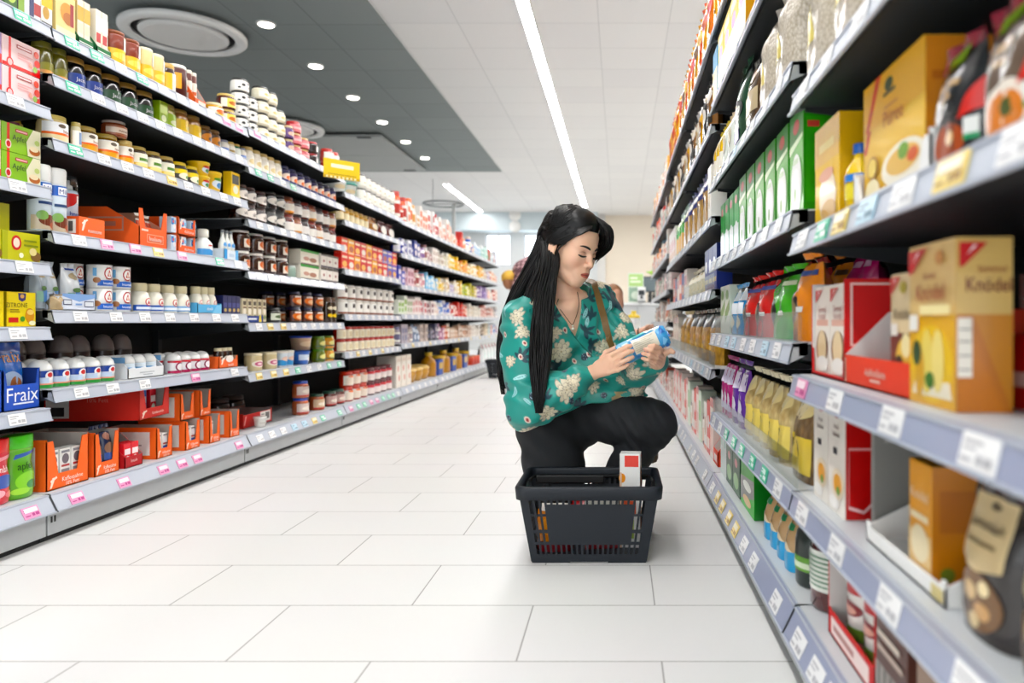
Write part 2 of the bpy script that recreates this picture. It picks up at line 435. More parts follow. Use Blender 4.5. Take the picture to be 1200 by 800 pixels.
def bay(side, ya, yb, levels, label, xf, base=.155, tk=None, depth=.46, plexi=(), name='shelving_bay', seed=0, tw=.062, top=None):
    """one bay of gondola shelving: side -1 the jar rack, +1 the pasta rack; xf is where the upright shelf fronts stand."""
    rr = random.Random(seed + int(ya * 100) + (500 if side > 0 else 0))
    s = side; e = empty(name, (0, 0, 0)); g = .004
    y0, y1 = ya + g, yb - g
    zt = (top or max(levels)) + .03
    def X(d): return s * (xf + d)                                   # d: metres behind the shelf front
    def bx(mb, d0, a, z0, d1, b, z1, m): 
        u, v = sorted((X(d0), X(d1))); mb.box(u, a, z0, v, b, z1, m); return mb
    bx(MB(), depth, ya + .001, .02, depth + .02, yb - .001, zt, BACK).build('back_panel', e)
    up = MB(); bx(up, depth - .03, ya + .001, .02, depth, ya + .03, zt, DARK)
    up.build('upright', e)
    bx(MB(), .035, y0 - .002, .0, depth + .02, y1 + .002, .026, KICK).build('kick_plate', e)
    pl = bx(MB(), .012, y0, .022, depth + .02, y1, base - .03, PLINTH)
    for zz in (base - .062, base - .095):
        bx(pl, .0105, y0 + .012, zz, .0118, y0 + .018, zz + .02, KICK); bx(pl, .0105, y0 + .026, zz, .0118, y0 + .032, zz + .02, KICK)
    pl.build('base_panel', e)
    for li, z in enumerate([base] + [l for l in levels]):
        first = li == 0
        sh = MB()
        bx(sh, .012, y0, z - .003, depth, y1, z, TOP)
        bx(sh, .012, y0, z - (.026 if not first else .03), depth, y1, z - .003, DARK)
        so = sh.build('shelf', e)
        hgt, tlt = (.058, .030) if first else (.042, .010)
        # sloping price rail: its lower edge stands out into the aisle
        p = [(X(.012), z + .004), (X(.012), z - .004), (X(.002), z - .004)]
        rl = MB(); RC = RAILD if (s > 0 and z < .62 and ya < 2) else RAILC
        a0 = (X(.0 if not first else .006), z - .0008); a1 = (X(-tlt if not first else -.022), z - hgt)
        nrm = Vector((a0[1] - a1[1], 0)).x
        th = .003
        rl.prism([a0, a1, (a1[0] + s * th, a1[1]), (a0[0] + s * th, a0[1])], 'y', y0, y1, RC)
        rl.prism([(a0[0], a0[1] - .001), (a0[0] + s * .014, a0[1] - .001), (a0[0] + s * .014, a0[1] - .008), (a0[0], a0[1] - .008)], 'y', y0, y1, RAILC)
        # the lips that hold the tickets
        for (q, w_) in ((.06, .004), (.94, .004)):
            cx = a0[0] + (a1[0] - a0[0]) * q; cz = a0[1] + (a1[1] - a0[1]) * q
            rl.box(min(cx, cx - s * .003), y0, cz - .002, max(cx, cx - s * .003), y1, cz + .002, RAILC)
        # end plates close the rail
        for yy in (y0, y1 - .002):
            rl.prism([a0, a1, (X(.03), z - hgt * .55), (X(.03), z)], 'y', yy, yy + .002, BRK)
        rl.build('price_rail', so)
        if not first:
            for yy in (y0 + .006, y1 - .010):                       # cantilever brackets under the shelf ends
                br = MB().prism([(X(.02), z - .026), (X(.02), z - .034), (X(depth), z - .085), (X(depth), z - .026)], 'y', yy, yy + .004, DARK)
                br.build('bracket', so)
        # tickets
        pat = (tk or {}).get(li, 'wwwwww')
        n = len(pat); tl = math.atan2(abs(a1[0] - a0[0]), hgt)
        key = None
        for i, c in enumerate(pat):
            if c == ' ': continue
            fy = y0 + .03 + (y1 - y0 - .06) * (i + .5) / n + rr.uniform(-.012, .012)
            hh = min(hgt * .8, .036)
            kk = (c, round(hh, 4), tw)
            q = .86; cx = a0[0] + (a1[0] - a0[0]) * q - s * .0012; cz = a0[1] + (a1[1] - a0[1]) * q
            if kk not in _TKM:
                t = ticket(so, s, fy, cz, cx, c, tl, tw, hh); _TKM[kk] = t.data
            else:
                t = bpy.data.objects.new('price_ticket', _TKM[kk]); COL.objects.link(t); t.parent = so
                t.location = (cx, fy, cz); t.rotation_euler = (-tl, 0, PI / 2 if s < 0 else -PI / 2)
            if c != 'w': t['label'] = {'p': 'pink price ticket', 'g': 'green price ticket', 'y': 'yellow price ticket', 'b': 'pale blue price ticket'}[c]
        if li in plexi:
            pz = MB(); bx(pz, .010, y0 + .01, z, .013, y1 - .01, z + .06, clear_plastic())
            pz.build('clear_front_stop', so)
    tag(e, label, 'shelf')
    return e

LX = 1.80; RX = .335
BN = ['first', 'second', 'third', 'fourth', 'fifth', 'sixth', 'seventh', 'eighth']
LEFT = [
    (1.06, 2.33, [.43, .685, .885, 1.125, 1.375, 1.635], {0: 'p p p p p', 3: 'wwwwwwww', 6: 'ggwggwgg'}),
    (2.33, 3.56, [.485, .738, .99, 1.285, 1.488, 1.632], {0: 'p p ppp  p', 1: 'www p w', 2: 'wwwwwww', 3: 'wppyp gw', 4: 'gwwwywwww', 5: 'gwwwwwwwww', 6: 'ggwgwwwwpp'}),
    (3.56, 4.81, [.45, .695, .948, 1.20, 1.46, 1.645], {0: 'wwwbbyg g', 1: 'yyygwwgg', 2: 'wyywwwwww', 3: 'wwwwwwwww', 4: 'wwwwwwwww', 5: 'ggwgwwwww', 6: 'pwwwwwwgw'}),
    (4.81, 6.06, [.50, .752, 1.05, 1.37, 1.555], {0: 'pggppgggw', 1: 'wywywywww', 2: 'wwwwwwww', 3: 'wwwwwww', 4: 'wwwwwww', 5: 'wwwwww'}),
]
for k in range(4):
    LEFT.append((6.06 + 1.25 * k, 7.31 + 1.25 * k, [.517, .763, 1.01, 1.27, 1.545], {0: 'wwwwww', 1: 'wywwyw', 2: 'wwwwww', 3: 'wwwwww'}))
LD = ['tea boxes and cream drinks', 'coffee jars and milk cans', 'jam jars and chocolate spreads', 'red packs and red lidded jars', 'baking sachets and wicker pots', 'yellow packs and snack bags', 'bright bottles and bags', 'the last few packs']
for i, (a, b, lv, tk) in enumerate(LEFT):
    bay(-1, a, b, lv, '%s grey shelving bay of the jar rack, holding %s' % (BN[i], LD[i]), LX, tk=tk, depth=.46, top=1.66)
RIGHT = [
    (.16, 1.42, [.375, .60, .868, 1.135, 1.42, 1.74], {0: 'w www w www', 1: 'w w w w w w', 2: 'w w w w w p', 3: 'ywywywbygw', 4: 'wwwwwwww'}, (), .07),
    (1.42, 2.67, [.375, .66, .918, 1.205, 1.485, 1.745], {0: 'w wwyyyyw', 1: 'wgggggww', 2: "wbwwbbww", 3: "wwwwwwww", 4: "wwwwbwww", 5: "wwwwwwww"}, (1, 2), .066),
    (2.67, 3.92, [.53, .82, 1.085, 1.42, 1.745], {0: 'w www ww', 1: 'wbwwbwww'}, (1, 2), .062),
    (3.92, 5.17, [.53, .82, 1.085, 1.42, 1.745], {0: 'w www ww'}, (1,), .062),
    (5.17, 6.42, [.45, .70, .93, 1.18, 1.43, 1.72], {}, (), .062),
    (6.42, 7.67, [.45, .70, .93, 1.18, 1.43, 1.72], {}, (), .062),
]
RD = ['dumpling cartons and soup pouches', 'green rice cartons and clear pasta bags', 'pasta in clear stops', 'noodle and sauce packs', 'small mixed packs', 'the last mixed packs']
for i, (a, b, lv, tk, px, tw) in enumerate(RIGHT):
    bay(1, a, b, lv, '%s grey shelving bay of the pasta rack, holding %s' % (BN[i], RD[i]), RX, tk=tk, depth=.42, plexi=px, tw=tw, top=1.80)
# ---------------------------------------------------------------- packs, built once per kind and size
INK = 1
def flat(u, v, off): return (u, -off, v)
def cylmap(r, z0=0., k=None):
    return lambda u, v, off: ((r + off) * math.sin(u / r), r - (r + off) * math.cos(u / r), v + z0)

def jar(name, w, h, body, lid, art=None, lab=(.12, .68), labc='f2efe6', lidh=.16, neck=.86, arc=.5, n=22, bulge=0., seal=False, rough=.14):
    """a glass jar: filled glass, screw lid, wrapped paper label."""
    w = min(w, max(h * .95, .084)); r = w / 2; b = MB(); hb = h * (1 - lidh * .8)
    G = M(body, rough, coat=.7)
    q = r * (1 + bulge)
    b.lathe([(r * .55, 0), (r * .93, .0), (r, h * .035), (q if bulge else r, h * .4), (r, h * .68), (r * (.5 + neck / 2) * .99, hb * .93), (r * neck * .95, hb)], G, n, cy=r)
    o = b.build(name)
    L = MB(); rl = r * neck * 1.03; z0 = h * (1 - lidh)
    C = M(lid, .35, coat=.3)
    pr = [(rl * .98, z0), (rl, z0 + .001), (rl, z0 + h * lidh * .35), (rl * .985, z0 + h * lidh * .4), (rl * .985, h - .002), (rl * .93, h), (rl * .5, h - .0008)]
    L.lathe(pr, C, n, cy=r)
    L.build('lid', o)
    if art is not None:
        P = MB(); z0, z1 = lab[0] * h, lab[1] * h; W = 2 * PI * r * arc; rr = (q if bulge else r) + .0004
        cm = cylmap(rr)
        mp = lambda u, v, off: (lambda p: (p[0], p[1] + (r - rr), p[2] + z0))(cm(u, v, off))
        if labc: P.art([('r', 0, 0, 1, 1, labc)], mp, W, z1 - z0, nu=14, base=.0002)
        P.art(art, mp, W, z1 - z0, nu=14, base=.0007)
        P.build('paper_label', o)
    return o

def lathe_pack(name, prof, w, h, body, parts, art=None, lab=(.1, .6), labc=None, arc=.5, n=20, rough=.3, coat=.3, sy=1., mx=1.5):
    """bottle / tub / can: prof is a list of (radius fraction, height fraction); parts = [(name, prof, colour)]"""
    w = min(w, h * mx); r = w / 2; o = MB().lathe([(a * r, z * h) for a, z in prof], M(body, rough, coat=coat), n, cy=r * sy, sy=sy).build(name)
    for pn, pp, c in parts:
        MB().lathe([(a * r, z * h) for a, z in pp], M(c, .35, coat=.2) if not isinstance(c, bpy.types.Material) else c, n, cy=r * sy, sy=sy).build(pn, o)
    if art is not None:
        rz = max([a for a, z in prof if lab[0] - .05 <= z <= lab[1] + .05] or [max(a for a, z in prof)]) * r
        P = MB(); z0, z1 = lab[0] * h, lab[1] * h; W = 2 * PI * rz * arc
        def mp(u, v, off):
            # follow the turned profile at this height
            zz = (v + z0) / h; rr_ = rz
            for (a, za), (b, zb) in zip(prof, prof[1:]):
                if za <= zz <= zb and zb > za: rr_ = r * (a + (b - a) * (zz - za) / (zb - za)); break
            rr_ += off + .0006; t = u / rz
            return (rr_ * math.sin(t), r * sy - rr_ * sy * math.cos(t), v + z0)
        if labc: P.art([('r', 0, 0, 1, 1, labc)], mp, W, z1 - z0, nu=14, nv=6, base=.0)
        P.art(art, mp, W, z1 - z0, nu=14, nv=6, base=.0006)
        P.build('label', o)
    return o

def carton(name, w, h, d, col, art=(), side=None, sart=(), top=None, bev=.0012):
    b = MB(); C = M(col, .45, coat=.15)
    b.box(-w / 2, 0, 0, w / 2, d, h, C, min(bev, w * .08, d * .08))
    S = side or col
    if side: 
        for sx in (-1, 1):
            b.art([('r', .01, .006, .99, .994, side)], (lambda u, v, off, sx=sx: (sx * (w / 2 + off), d / 2 + u * sx, v)), d, h, base=.0002)
    if top: b.art([('r', .01, .02, .99, .98, top)], lambda u, v, off: (u, v, h + off), w, d, base=.0002)
    b.art(art, flat, w, h)
    if sart:
        b.art(sart, lambda u, v, off: (w / 2 + off, d / 2 + u, v), d, h, base=.0008)
        b.art(sart, lambda u, v, off: (-w / 2 - off, d / 2 - u, v), d, h, base=.0008)
    # the glued top flap seam
    b.box(-w / 2 + .002, d * .48, h - .0002, w / 2 - .002, d * .50, h + .0004, C)
    return b.build(name)

def bag(name, w, h, d, col, art=(), seal=None, stand=True, wr=.004, seed=1, shiny=True, sealart=(), tuft=False, rough=.25, nu=14, nv=18, grain=None):
    """a filled film bag: bulging body, crimped seal along the top."""
    rr = random.Random(seed); ph = [rr.uniform(0, 6) for _ in range(6)]
    def T(u, v):
        e = max(0., 1 - abs(2 * u) ** 2.4) ** .5
        f = (1 if stand else min(1, (v / .12) ** .6 if v > 0 else 0)) * (1 - max(0, (v - .45) / .45) ** 1.8 if v < .9 else 0)
        return max(d / 2 * e * max(f, 0), .0009)
    def Wd(v): return w * (1 - .06 * math.sin(PI * min(1, v / .9)) * (0 if stand else 1)) * (1 + (.02 if v > .9 else 0)) * (1 - .10 * max(0, v - .6) / .4)
    def wk(u, v):
        a = wr * (.4 + v) * max(0, 1 - abs(2 * u) ** 3)
        return a * (math.sin(11 * u + 5 * v + ph[0]) + .7 * math.sin(-17 * u + 13 * v + ph[1]) + .5 * math.sin(29 * u + 9 * v + ph[2])) / 2
    def pos(u, v, off, back=False):
        t = T(u, v); s = 1 if back else -1
        k = min(1, t / (d / 4 + 1e-6))
        return (u * Wd(v) + .3 * wk(v, u) * v, d / 2 + s * (t + off) + wk(u, v) * k + (wr * 1.5 * math.sin(14 * u + ph[3]) if v > .9 else 0) * (v - .9) * 10, v * h)
    us = [-.5 + i / nu for i in range(nu + 1)]; vs = [j / nv for j in range(nv + 1)]
    def shell(v0, v1, mat, mb):
        vv = [v for v in vs if v0 - 1e-6 <= v <= v1 + 1e-6]
        for back in (False, True):
            pts = [pos(u, v, 0, back) for v in vv for u in us]; n = nu + 1
            fs = [(j * n + i, j * n + i + 1, (j + 1) * n + i + 1, (j + 1) * n + i) for j in range(len(vv) - 1) for i in range(nu)]
            if back: fs = [tuple(reversed(f)) for f in fs]
            mb.add(pts, fs, mat, True)
        if v0 == 0:
            pts = [pos(u, 0, 0, False) for u in us] + [pos(u, 0, 0, True) for u in reversed(us)]
            mb.add(pts, [list(reversed(range(len(pts))))], mat)
    body = MB(); m = M(col, rough, coat=.5 if shiny else 0., noise=.04) if not grain else grain_mat(col, *grain)
    shell(0, 1 if not seal else 16 / 18, m, body)
    mp = lambda x, z, off: pos(max(-.5, min(.5, x / w)), z / h, off + .0007)
    body.art(art, mp, w, h, nu=12, nv=16)
    o = body.build(name)
    if seal:
        s = MB(); shell(16 / 18, 1, M(seal, rough, coat=.5), s); s.build('top_seal', o)
    if tuft:
        t = MB(); N = 14
        pts = []
        for j in range(5):
            for i in range(N):
                a = 2 * PI * i / N; q = [.16, .05, .045, .12, .2][j] * w * (1 + (.25 * math.sin(3 * a + ph[4]) if j in (3, 4) else 0))
                pts.append((q * math.cos(a), d / 2 + q * .7 * math.sin(a), h * (.93 + [0, .06, .09, .15, .2][j])))
        t.add(pts, [(j * N + i, j * N + (i + 1) % N, (j + 1) * N + (i + 1) % N, (j + 1) * N + i) for j in range(4) for i in range(N)], M(tuft, .2, coat=.6), True)
        t.build('gathered_top', o)
    return o

_GM = {}
def grain_mat(h, scale, c2):
    """loose food seen through clear film: grains or shapes of two tones"""
    if (h, scale, c2) not in _GM:
        m, nt, b, N, L = nodemat('filled_film_%s' % h)
        tc = N('ShaderNodeTexCoord'); v = N('ShaderNodeTexVoronoi'); v.inputs['Scale'].default_value = scale
        w = N('ShaderNodeVectorMath'); w.operation = 'MULTIPLY'; w.inputs[1].default_value = (1, 1, .55)
        L(tc.outputs['Object'], w.inputs[0]); L(w.outputs[0], v.inputs['Vector'])
        mx = N('ShaderNodeMix'); mx.data_type = 'RGBA'; mx.inputs['A'].default_value = lin(h); mx.inputs['B'].default_value = lin(c2)
        L(v.outputs['Distance'], mx.inputs['Factor']); L(mx.outputs['Result'], b.inputs['Base Color'])
        bp = N('ShaderNodeBump'); bp.inputs['Strength'].default_value = .5; bp.inputs['Distance'].default_value = .003; bp.invert = True
        L(v.outputs['Distance'], bp.inputs['Height']); L(bp.outputs[0], b.inputs['Normal'])
        b.inputs['Roughness'].default_value = .35; b.inputs['Coat Weight'].default_value = .6; b.inputs['Coat Roughness'].default_value = .1
        _GM[(h, scale, c2)] = m
    return _GM[(h, scale, c2)]
def tray(name, w, h, d, col, inner='c9c4be', low=.35, art=(), cut=.18, sart=(), slope=True, cor=None):
    """a shelf-ready cardboard tray: low cut-out front, sides rising to a tall back."""
    t = .003; b = MB(); C = M(col, .6, noise=.03); I = M(inner, .7)
    def wall(pts, axis, a, q, m): b.prism(pts, axis, a, q, m)
    b.box(-w / 2, 0, 0, w / 2, d, t, C)
    L = low * h; H = h
    sh = [(0, t), (d, t), (d, H), (d * .42 if slope else t, H), (0, H * .98 if not slope else L)]
    if slope is None: sh = [(0, t), (d, t), (d, H), (0, H)]
    for sx in (-1, 1):
        x0, x1 = sorted((sx * w / 2, sx * (w / 2 - t)))
        wall(sh, 'x', x0, x1, C)
        x0, x1 = sorted((sx * (w / 2 - t), sx * (w / 2 - t - .0006)))
        wall([(p[0] + (.0008 if p[0] == 0 else 0), p[1]) for p in sh], 'x', x0, x1, I)
    b.box(-w / 2 + t, d - t, t, w / 2 - t, d, H, I)
    # front panel with its cut-out: full height at the corners, low in the middle
    c = cut * w; e = cor if cor else (H * .97 if not slope else L * 1.0)
    b.prism([(-w / 2, 0), (w / 2, 0), (w / 2, e), (w / 2 - c * .55, e), (w / 2 - c, L), (-w / 2 + c, L), (-w / 2 + c * .55, e), (-w / 2, e)], 'y', 0, t, C)
    b.art(art, flat, w, h)
    if sart:
        b.art(sart, lambda u, v, off: (w / 2 + off, d / 2 + u, v), d, h, base=.0008)
        b.art(sart, lambda u, v, off: (-w / 2 - off, d / 2 - u, v), d, h, base=.0008)
    return b.build(name)

BOT = [(.5, 0), (.95, 0), (1, .03), (1, .55), (.92, .66), (.5, .78), (.42, .82), (.42, .9)]
CAPB = [(.46, .86), (.5, .87), (.5, .99), (.44, 1)]
def bottle(name, w, h, body, cap, art=None, labc=None, lab=(.1, .52), prof=None, capp=None, mxo=.64, **k):
    return lathe_pack(name, prof or BOT, w, h, body, [('cap', capp or CAPB, cap)], art, lab, labc, mx=mxo, **k)
def can(name, w, h, col, art=None, labc=None, rim='c8c8c8', lab=(.06, .94), **k):
    return lathe_pack(name, [(.9, .0), (.97, .01), (.97, .985), (.93, .99)], w, h, col, [('rim', [(.96, .97), (1, .975), (1, .995), (.93, 1.0), (.90, .985)], rim)], art, lab, labc, mx=.98, **k)
def tub(name, w, h, col, lid, art=None, labc=None, lab=(.1, .78), **k):
    return lathe_pack(name, [(.74, 0), (.78, .01), (.93, .86), (.95, .88)], w, h, col, [('lid', [(.95, .85), (1, .86), (1, .96), (.96, 1), (.5, .99)], lid)], art, lab, labc, **k)

# ---------------------------------------------------------------- placing
FXL, FXR = 1.832, .368
def pyl(px): return F * FXL / (VX - px)
def pyr(px): return F * FXR / (px - VX)
def put(o, side, z, y, label, cat, group=None, back=0., rz=0., dz=0.):
    o.location = (side * ((FXL if side < 0 else FXR) + back), y, z + dz + .0008)
    o.rotation_euler = (0, 0, (PI / 2 if side < 0 else -PI / 2) + rz)
    return tag(o, label, cat, group)
def row(side, z, p0, p1, n, make, desc, cat, layers=1, h=None, back=0., gap=.97, group=None, jit=.0, skip=(), deep=0, dstep=None, mix=None, rz=0., turn=0., tail=None, lift=0.):
    """n packs side by side between two places along the shelf front, in layers h high."""
    fy = pyl if side < 0 else pyr
    a, b = sorted((fy(p0), fy(p1))); pit = (b - a) / n
    protos = {}
    rr = random.Random(int(p0 * 7 + z * 1000))
    out = []
    tot = n * layers * (deep + 1)
    for r in range(deep + 1):
        for l in range(layers):
            for i in range(n):
                if (i, l) in skip: continue
                mk = make if mix is None else mix[(i + l) % len(mix)][0]
                ds = desc if mix is None else mix[(i + l) % len(mix)][1]
                kx = id(mk)
                if kx in protos: o = dup(protos[kx])
                else: o = protos[kx] = mk(pit * gap)
                lab = ds
                if n > 1 or (mix is not None): lab += ', %s %s' % (ORD[i], tail or 'from near end')
                if layers > 1: lab += [', lower layer', ', upper layer', ', top layer'][l if l < 2 or layers > 2 else 1] if layers < 4 else ', %s layer' % ORD[l]
                if r: lab += ', row behind'
                put(o, side, z, a + pit * (i + .5) + rr.uniform(-jit, jit), lab, cat, group or (ds if tot > 1 and mix is None else group), back=back + r * (dstep or pit) + rr.uniform(0, jit), rz=rz + rr.uniform(-turn, turn), dz=l * (h or 0) + l * .0004 + lift)
                out.append(o)
    return out

# little printed pictures used on many labels
def lines(x0, x1, z0, z1, n, col):
    """illegible small print"""
    rr = random.Random(int((x0 + z0) * 1000) + n); st = (z1 - z0) / n
    return [('r', x0, z0 + st * i + st * .2, x0 + (x1 - x0) * rr.uniform(.6, 1), z0 + st * i + st * .62, col) for i in range(n)]
def seal_(cx, cz, r, asp, a, b): return [('e', cx, cz, r, r * asp, a), ('e', cx, cz, r * .72, r * .72 * asp, b)]
def flash(x, z, w, h):
    """red corner with a white slanting stroke"""
    return [('p', [(x, z), (x + w, z), (x + w * .12, z - h), (x, z - h)], 'c8202c'), ('p', [(x + w * .18, z - h * .62), (x + w * .26, z - h * .5), (x + w * .62, z - h * .12), (x + w * .5, z - h * .12)], 'ffffff')]
# ---------------------------------------------------------------- goods on the jar rack
def A_tea(c1, pic):                                                  # fruit tea box fronts
    return [('r', 0, 0, 1, 1, c1), ('r', .13, 0, .20, 1, 'd8402f'), ('e', .165, .26, .075, .16, 'e8d8d0'), ('e', .165, .26, .05, .11, 'c8202c'),
            ('r', .34, .74, .66, .86, 'b01c2c'), ('r', .36, .77, .64, .83, 'e9b8b8')] + pic
ap = lambda: A_tea('8fc043', [('p', [(.66, 0), (1, 0), (1, 1), (.80, 1), (.62, .5)], 'e8e6c8'), ('e', .84, .22, .15, .15, 'b06a34'), ('e', .82, .30, .12, .10, 'f1e3c2'), ('e', .90, .55, .07, .10, 'c9d88a'), ('t', 'Apfel', .42, .50, .26, '20402a')])
G = 'tea boxes at the near end of the jar rack'
put(carton('tea_box', .145, .085, .07, '8fc043', ap(), '7cb03a'), -1, 1.125, 2.255, 'green apple tea box, lower one of its stack of two', 'tea box', G)
put(carton('tea_box', .145, .085, .07, '8fc043', ap(), '7cb03a'), -1, 1.125, 2.255, 'green apple tea box, upper one of its stack of two', 'tea box', G, dz=.0865)
for dz, w in ((0, 'lower'), (.0865, 'upper')):
    put(carton('tea_box', .145, .085, .07, 'f0d9c8', [('r', 0, 0, 1, .3, 'd8402f'), ('e', .84, .6, .1, .2, '8fc043'), ('e', .9, .2, .07, .14, 'e8d8d0')]), -1, 1.125, 2.108, 'pale tea box with red base beside the apple tea, %s one' % w, 'tea box', G, dz=dz)
bry = [('r', 0, 0, 1, .12, 'd81f2a'), ('p', [(.82, 0), (1, 0), (1, .3), (.85, .26)], 'd81f2a'), ('r', .16, .12, .22, 1, 'e04444'), ('e', .19, .16, .09, .16, 'd81f2a'), ('e', .19, .16, .06, .11, 'f3c8c8'), ('r', .36, .72, .76, .84, 'b01c2c'), ('r', .38, .75, .74, .81, 'f6dada')] + lines(.38, .78, .36, .6, 3, 'eab4b4') + [('e', .88, .75, .07, .12, 'e86a5a'), ('e', .9, .45, .08, .13, 'd8402f'), ('e', .72, .3, .05, .09, 'f0a090'), ('e', .84, .22, .06, .1, '9cc060')]
for dz, w in ((0, 'lower'), (.0915, 'upper')):
    put(carton('tea_box', .142, .09, .07, 'f7dcdc', bry, 'f2c8c8'), -1, 1.375, 2.256, 'pink and white fruit tea box with red edge, %s of two' % w, 'tea box', G, dz=dz)
    put(carton('tea_box', .142, .09, .07, 'b9a3d0', [('r', 0, 0, 1, .3, 'd81f2a'), ('e', .7, .6, .2, .25, '8fb4d8')], 'b9a3d0'), -1, 1.375, 2.112, 'lilac tea box with red base beside the pink ones, %s of two' % w, 'tea box', G, dz=dz)
cam_ = [('r', 0, 0, 1, 1, 'c9c832'), ('r', .0, .0, .14, 1, 'b3b82c'), ('e', .36, .62, .13, .26, 'c8202c'), ('e', .36, .62, .085, .17, 'f0e0d0'), ('e', .88, .2, .14, .18, '8a6a3a'), ('e', .8, .36, .1, .14, 'ece0a4'), ('e', .48, .2, .06, .09, 'f4efd4')] + lines(.55, .95, .5, .82, 2, '8f9a2c')
put(carton('tea_box', .142, .088, .07, 'c9c832', cam_, 'b3b82c'), -1, .885, 2.256, 'yellow green camomile tea box at the shelf front', 'tea box', G)
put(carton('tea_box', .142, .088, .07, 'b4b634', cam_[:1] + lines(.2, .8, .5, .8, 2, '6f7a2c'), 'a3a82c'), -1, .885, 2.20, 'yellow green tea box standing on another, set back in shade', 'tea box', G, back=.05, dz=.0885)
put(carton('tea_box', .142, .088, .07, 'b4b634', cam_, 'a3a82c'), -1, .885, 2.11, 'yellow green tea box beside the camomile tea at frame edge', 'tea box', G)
zit = [('r', 0, 0, 1, 1, 'e9cf3a'), ('r', .04, .03, .96, .97, 'efdc4a'), ('p', [(.38, .97), (.66, .97), (.64, .78), (.52, .72), (.40, .78)], '3a3478'), ('e', .52, .88, .07, .06, 'd8b070'), ('t', 'ZITRONE', .32, .62, .13, '5a4a10'), ('r', .05, .12, .38, .26, 'c8282c'), ('e', .78, .32, .16, .22, 'd69a3a'), ('e', .80, .42, .12, .08, 'f0d080'), ('e', .52, .22, .08, .08, '5a9a3a'), ('e', .86, .1, .12, .07, 'f4f0d0')] + lines(.08, .5, .4, .52, 2, '9a8420')
put(carton('tea_box', .108, .105, .06, 'c9b22c', zit, 'a8982a'), -1, .685, pyl(25), 'yellow lemon tea carton with dark blue emblem', 'tea box', G)
put(carton('tea_box', .108, .105, .06, 'c9b22c', zit[:3], 'a8982a'), -1, .685, pyl(-14), 'yellow tea carton partly cut off beside the lemon tea', 'tea box', G)
fx = [('r', .02, .02, .98, .98, '2456b8'), ('t', 'Fraix', .52, .38, .34, 'f2f4fa'), ('r', .26, .14, .82, .18, 'e8ecf8'), ('e', .55, .86, .26, .3, 'cfd8ee'), ('e', .62, .84, .14, .2, 'b8784a')]
put(tray('display_tray', .138, .125, .16, '2456b8', '1c3f86', .62, [f for f in fx if f[0] != 'e'][1:], .1, slope=None), -1, .43, 2.258, 'blue display tray with white lettering at the near shelf', 'display tray')
put(tray('display_tray', .145, .125, .16, '2456b8', '1c3f86', .62, fx[1:2], .1, slope=None), -1, .43, 2.112, 'blue display tray cut off at the picture edge', 'display tray')
put(bag('snack_bag', .124, .20, .05, '2a6cc0', [('p', [(0, .8), (1, .86), (1, 1), (0, 1)], '1c4a9a'), ('t', 'Fraix', .5, .78, .17, 'f2b070'), ('e', .5, .36, .36, .2, 'b8cce8'), ('e', .6, .34, .2, .14, 'b87a4a'), ('e', .35, .2, .2, .1, '4aa0e0')], seal='1c4a9a', seed=5), -1, .43, 2.258, 'blue foil snack bag standing in the blue tray', 'bag', back=.03, dz=.006)
def spoonjar(c, lid, art): return lathe_pack('drink_powder_jar', [(.8, 0), (.95, .02), (1, .08), (1, .42), (.86, .56), (.9, .66), (1, .74), (1, .80)], .098, .195, c, [('lid', [(.96, .79), (1, .8), (1, .985), (.95, 1.0), (.5, 1)], lid)], art, (.04, .78), None, sy=.62)
put(spoonjar('6db33a', '58c02c', [('p', [(.2, .80), (.85, .92), (.8, .98), (.25, .9)], '2a5aa8'), ('t', 'apfel', .48, .62, .2, '1d4a26'), ('e', .55, .32, .3, .2, '8fd04a'), ('e', .62, .24, .14, .09, '3a8a4a'), ('e', .35, .12, .2, .07, 'a8dc5a'), ('r', .82, .1, .95, .3, 'eef2e0')]), -1, .155, pyl(32), 'green apple drink powder jar with bright green lid', 'drink jar')
put(spoonjar('d83848', 'd42c2c', [('p', [(.2, .80), (.85, .92), (.8, .98), (.25, .9)], 'f0a0a8'), ('t', '~6', .45, .68, .14, 'fff0f0'), ('e', .55, .42, .3, .14, '3a5aa8'), ('e', .4, .18, .16, .08, 'f0b8c0'), ('e', .7, .14, .14, .07, 'f0808a')]), -1, .155, pyl(3), 'red drink powder jar with red lid beside the green one', 'drink jar')
# first bay, top shelf
for px, c, a, d in ((13, '3f6a2c', [('r', 0, .5, 1, 1, '1d1f1d'), ('e', .5, .4, .4, .2, 'b8d06a')], 'dark green pack'), (27, '1f2224', [('r', .1, .1, .6, .9, '8fb04a'), ('r', .6, .1, 1, .5, 'e6e8ea')], 'black and green pack'), (41, 'e6e8ea', [('r', 0, 0, .4, .7, '2a2f66'), ('r', .4, .2, 1, .5, 'b03a3a')], 'white and navy pack'), (55, 'f0efe8', [('r', 0, .55, 1, 1, 'f2c832'), ('r', 0, 0, 1, .16, '1d1f20'), ('e', .4, .4, .3, .16, 'c8a050')], 'white and yellow pack')):
    put(carton('rusk_pack', .045, .125, .10, c, a), -1, 1.635, pyl(px), d + ' on the top shelf over the fruit tea', 'carton', 'packs at the near top corner of the jar rack')

T2, S22, S23, S24, S25, S26, B2 = 1.632, 1.488, 1.285, .99, .738, .485, .155
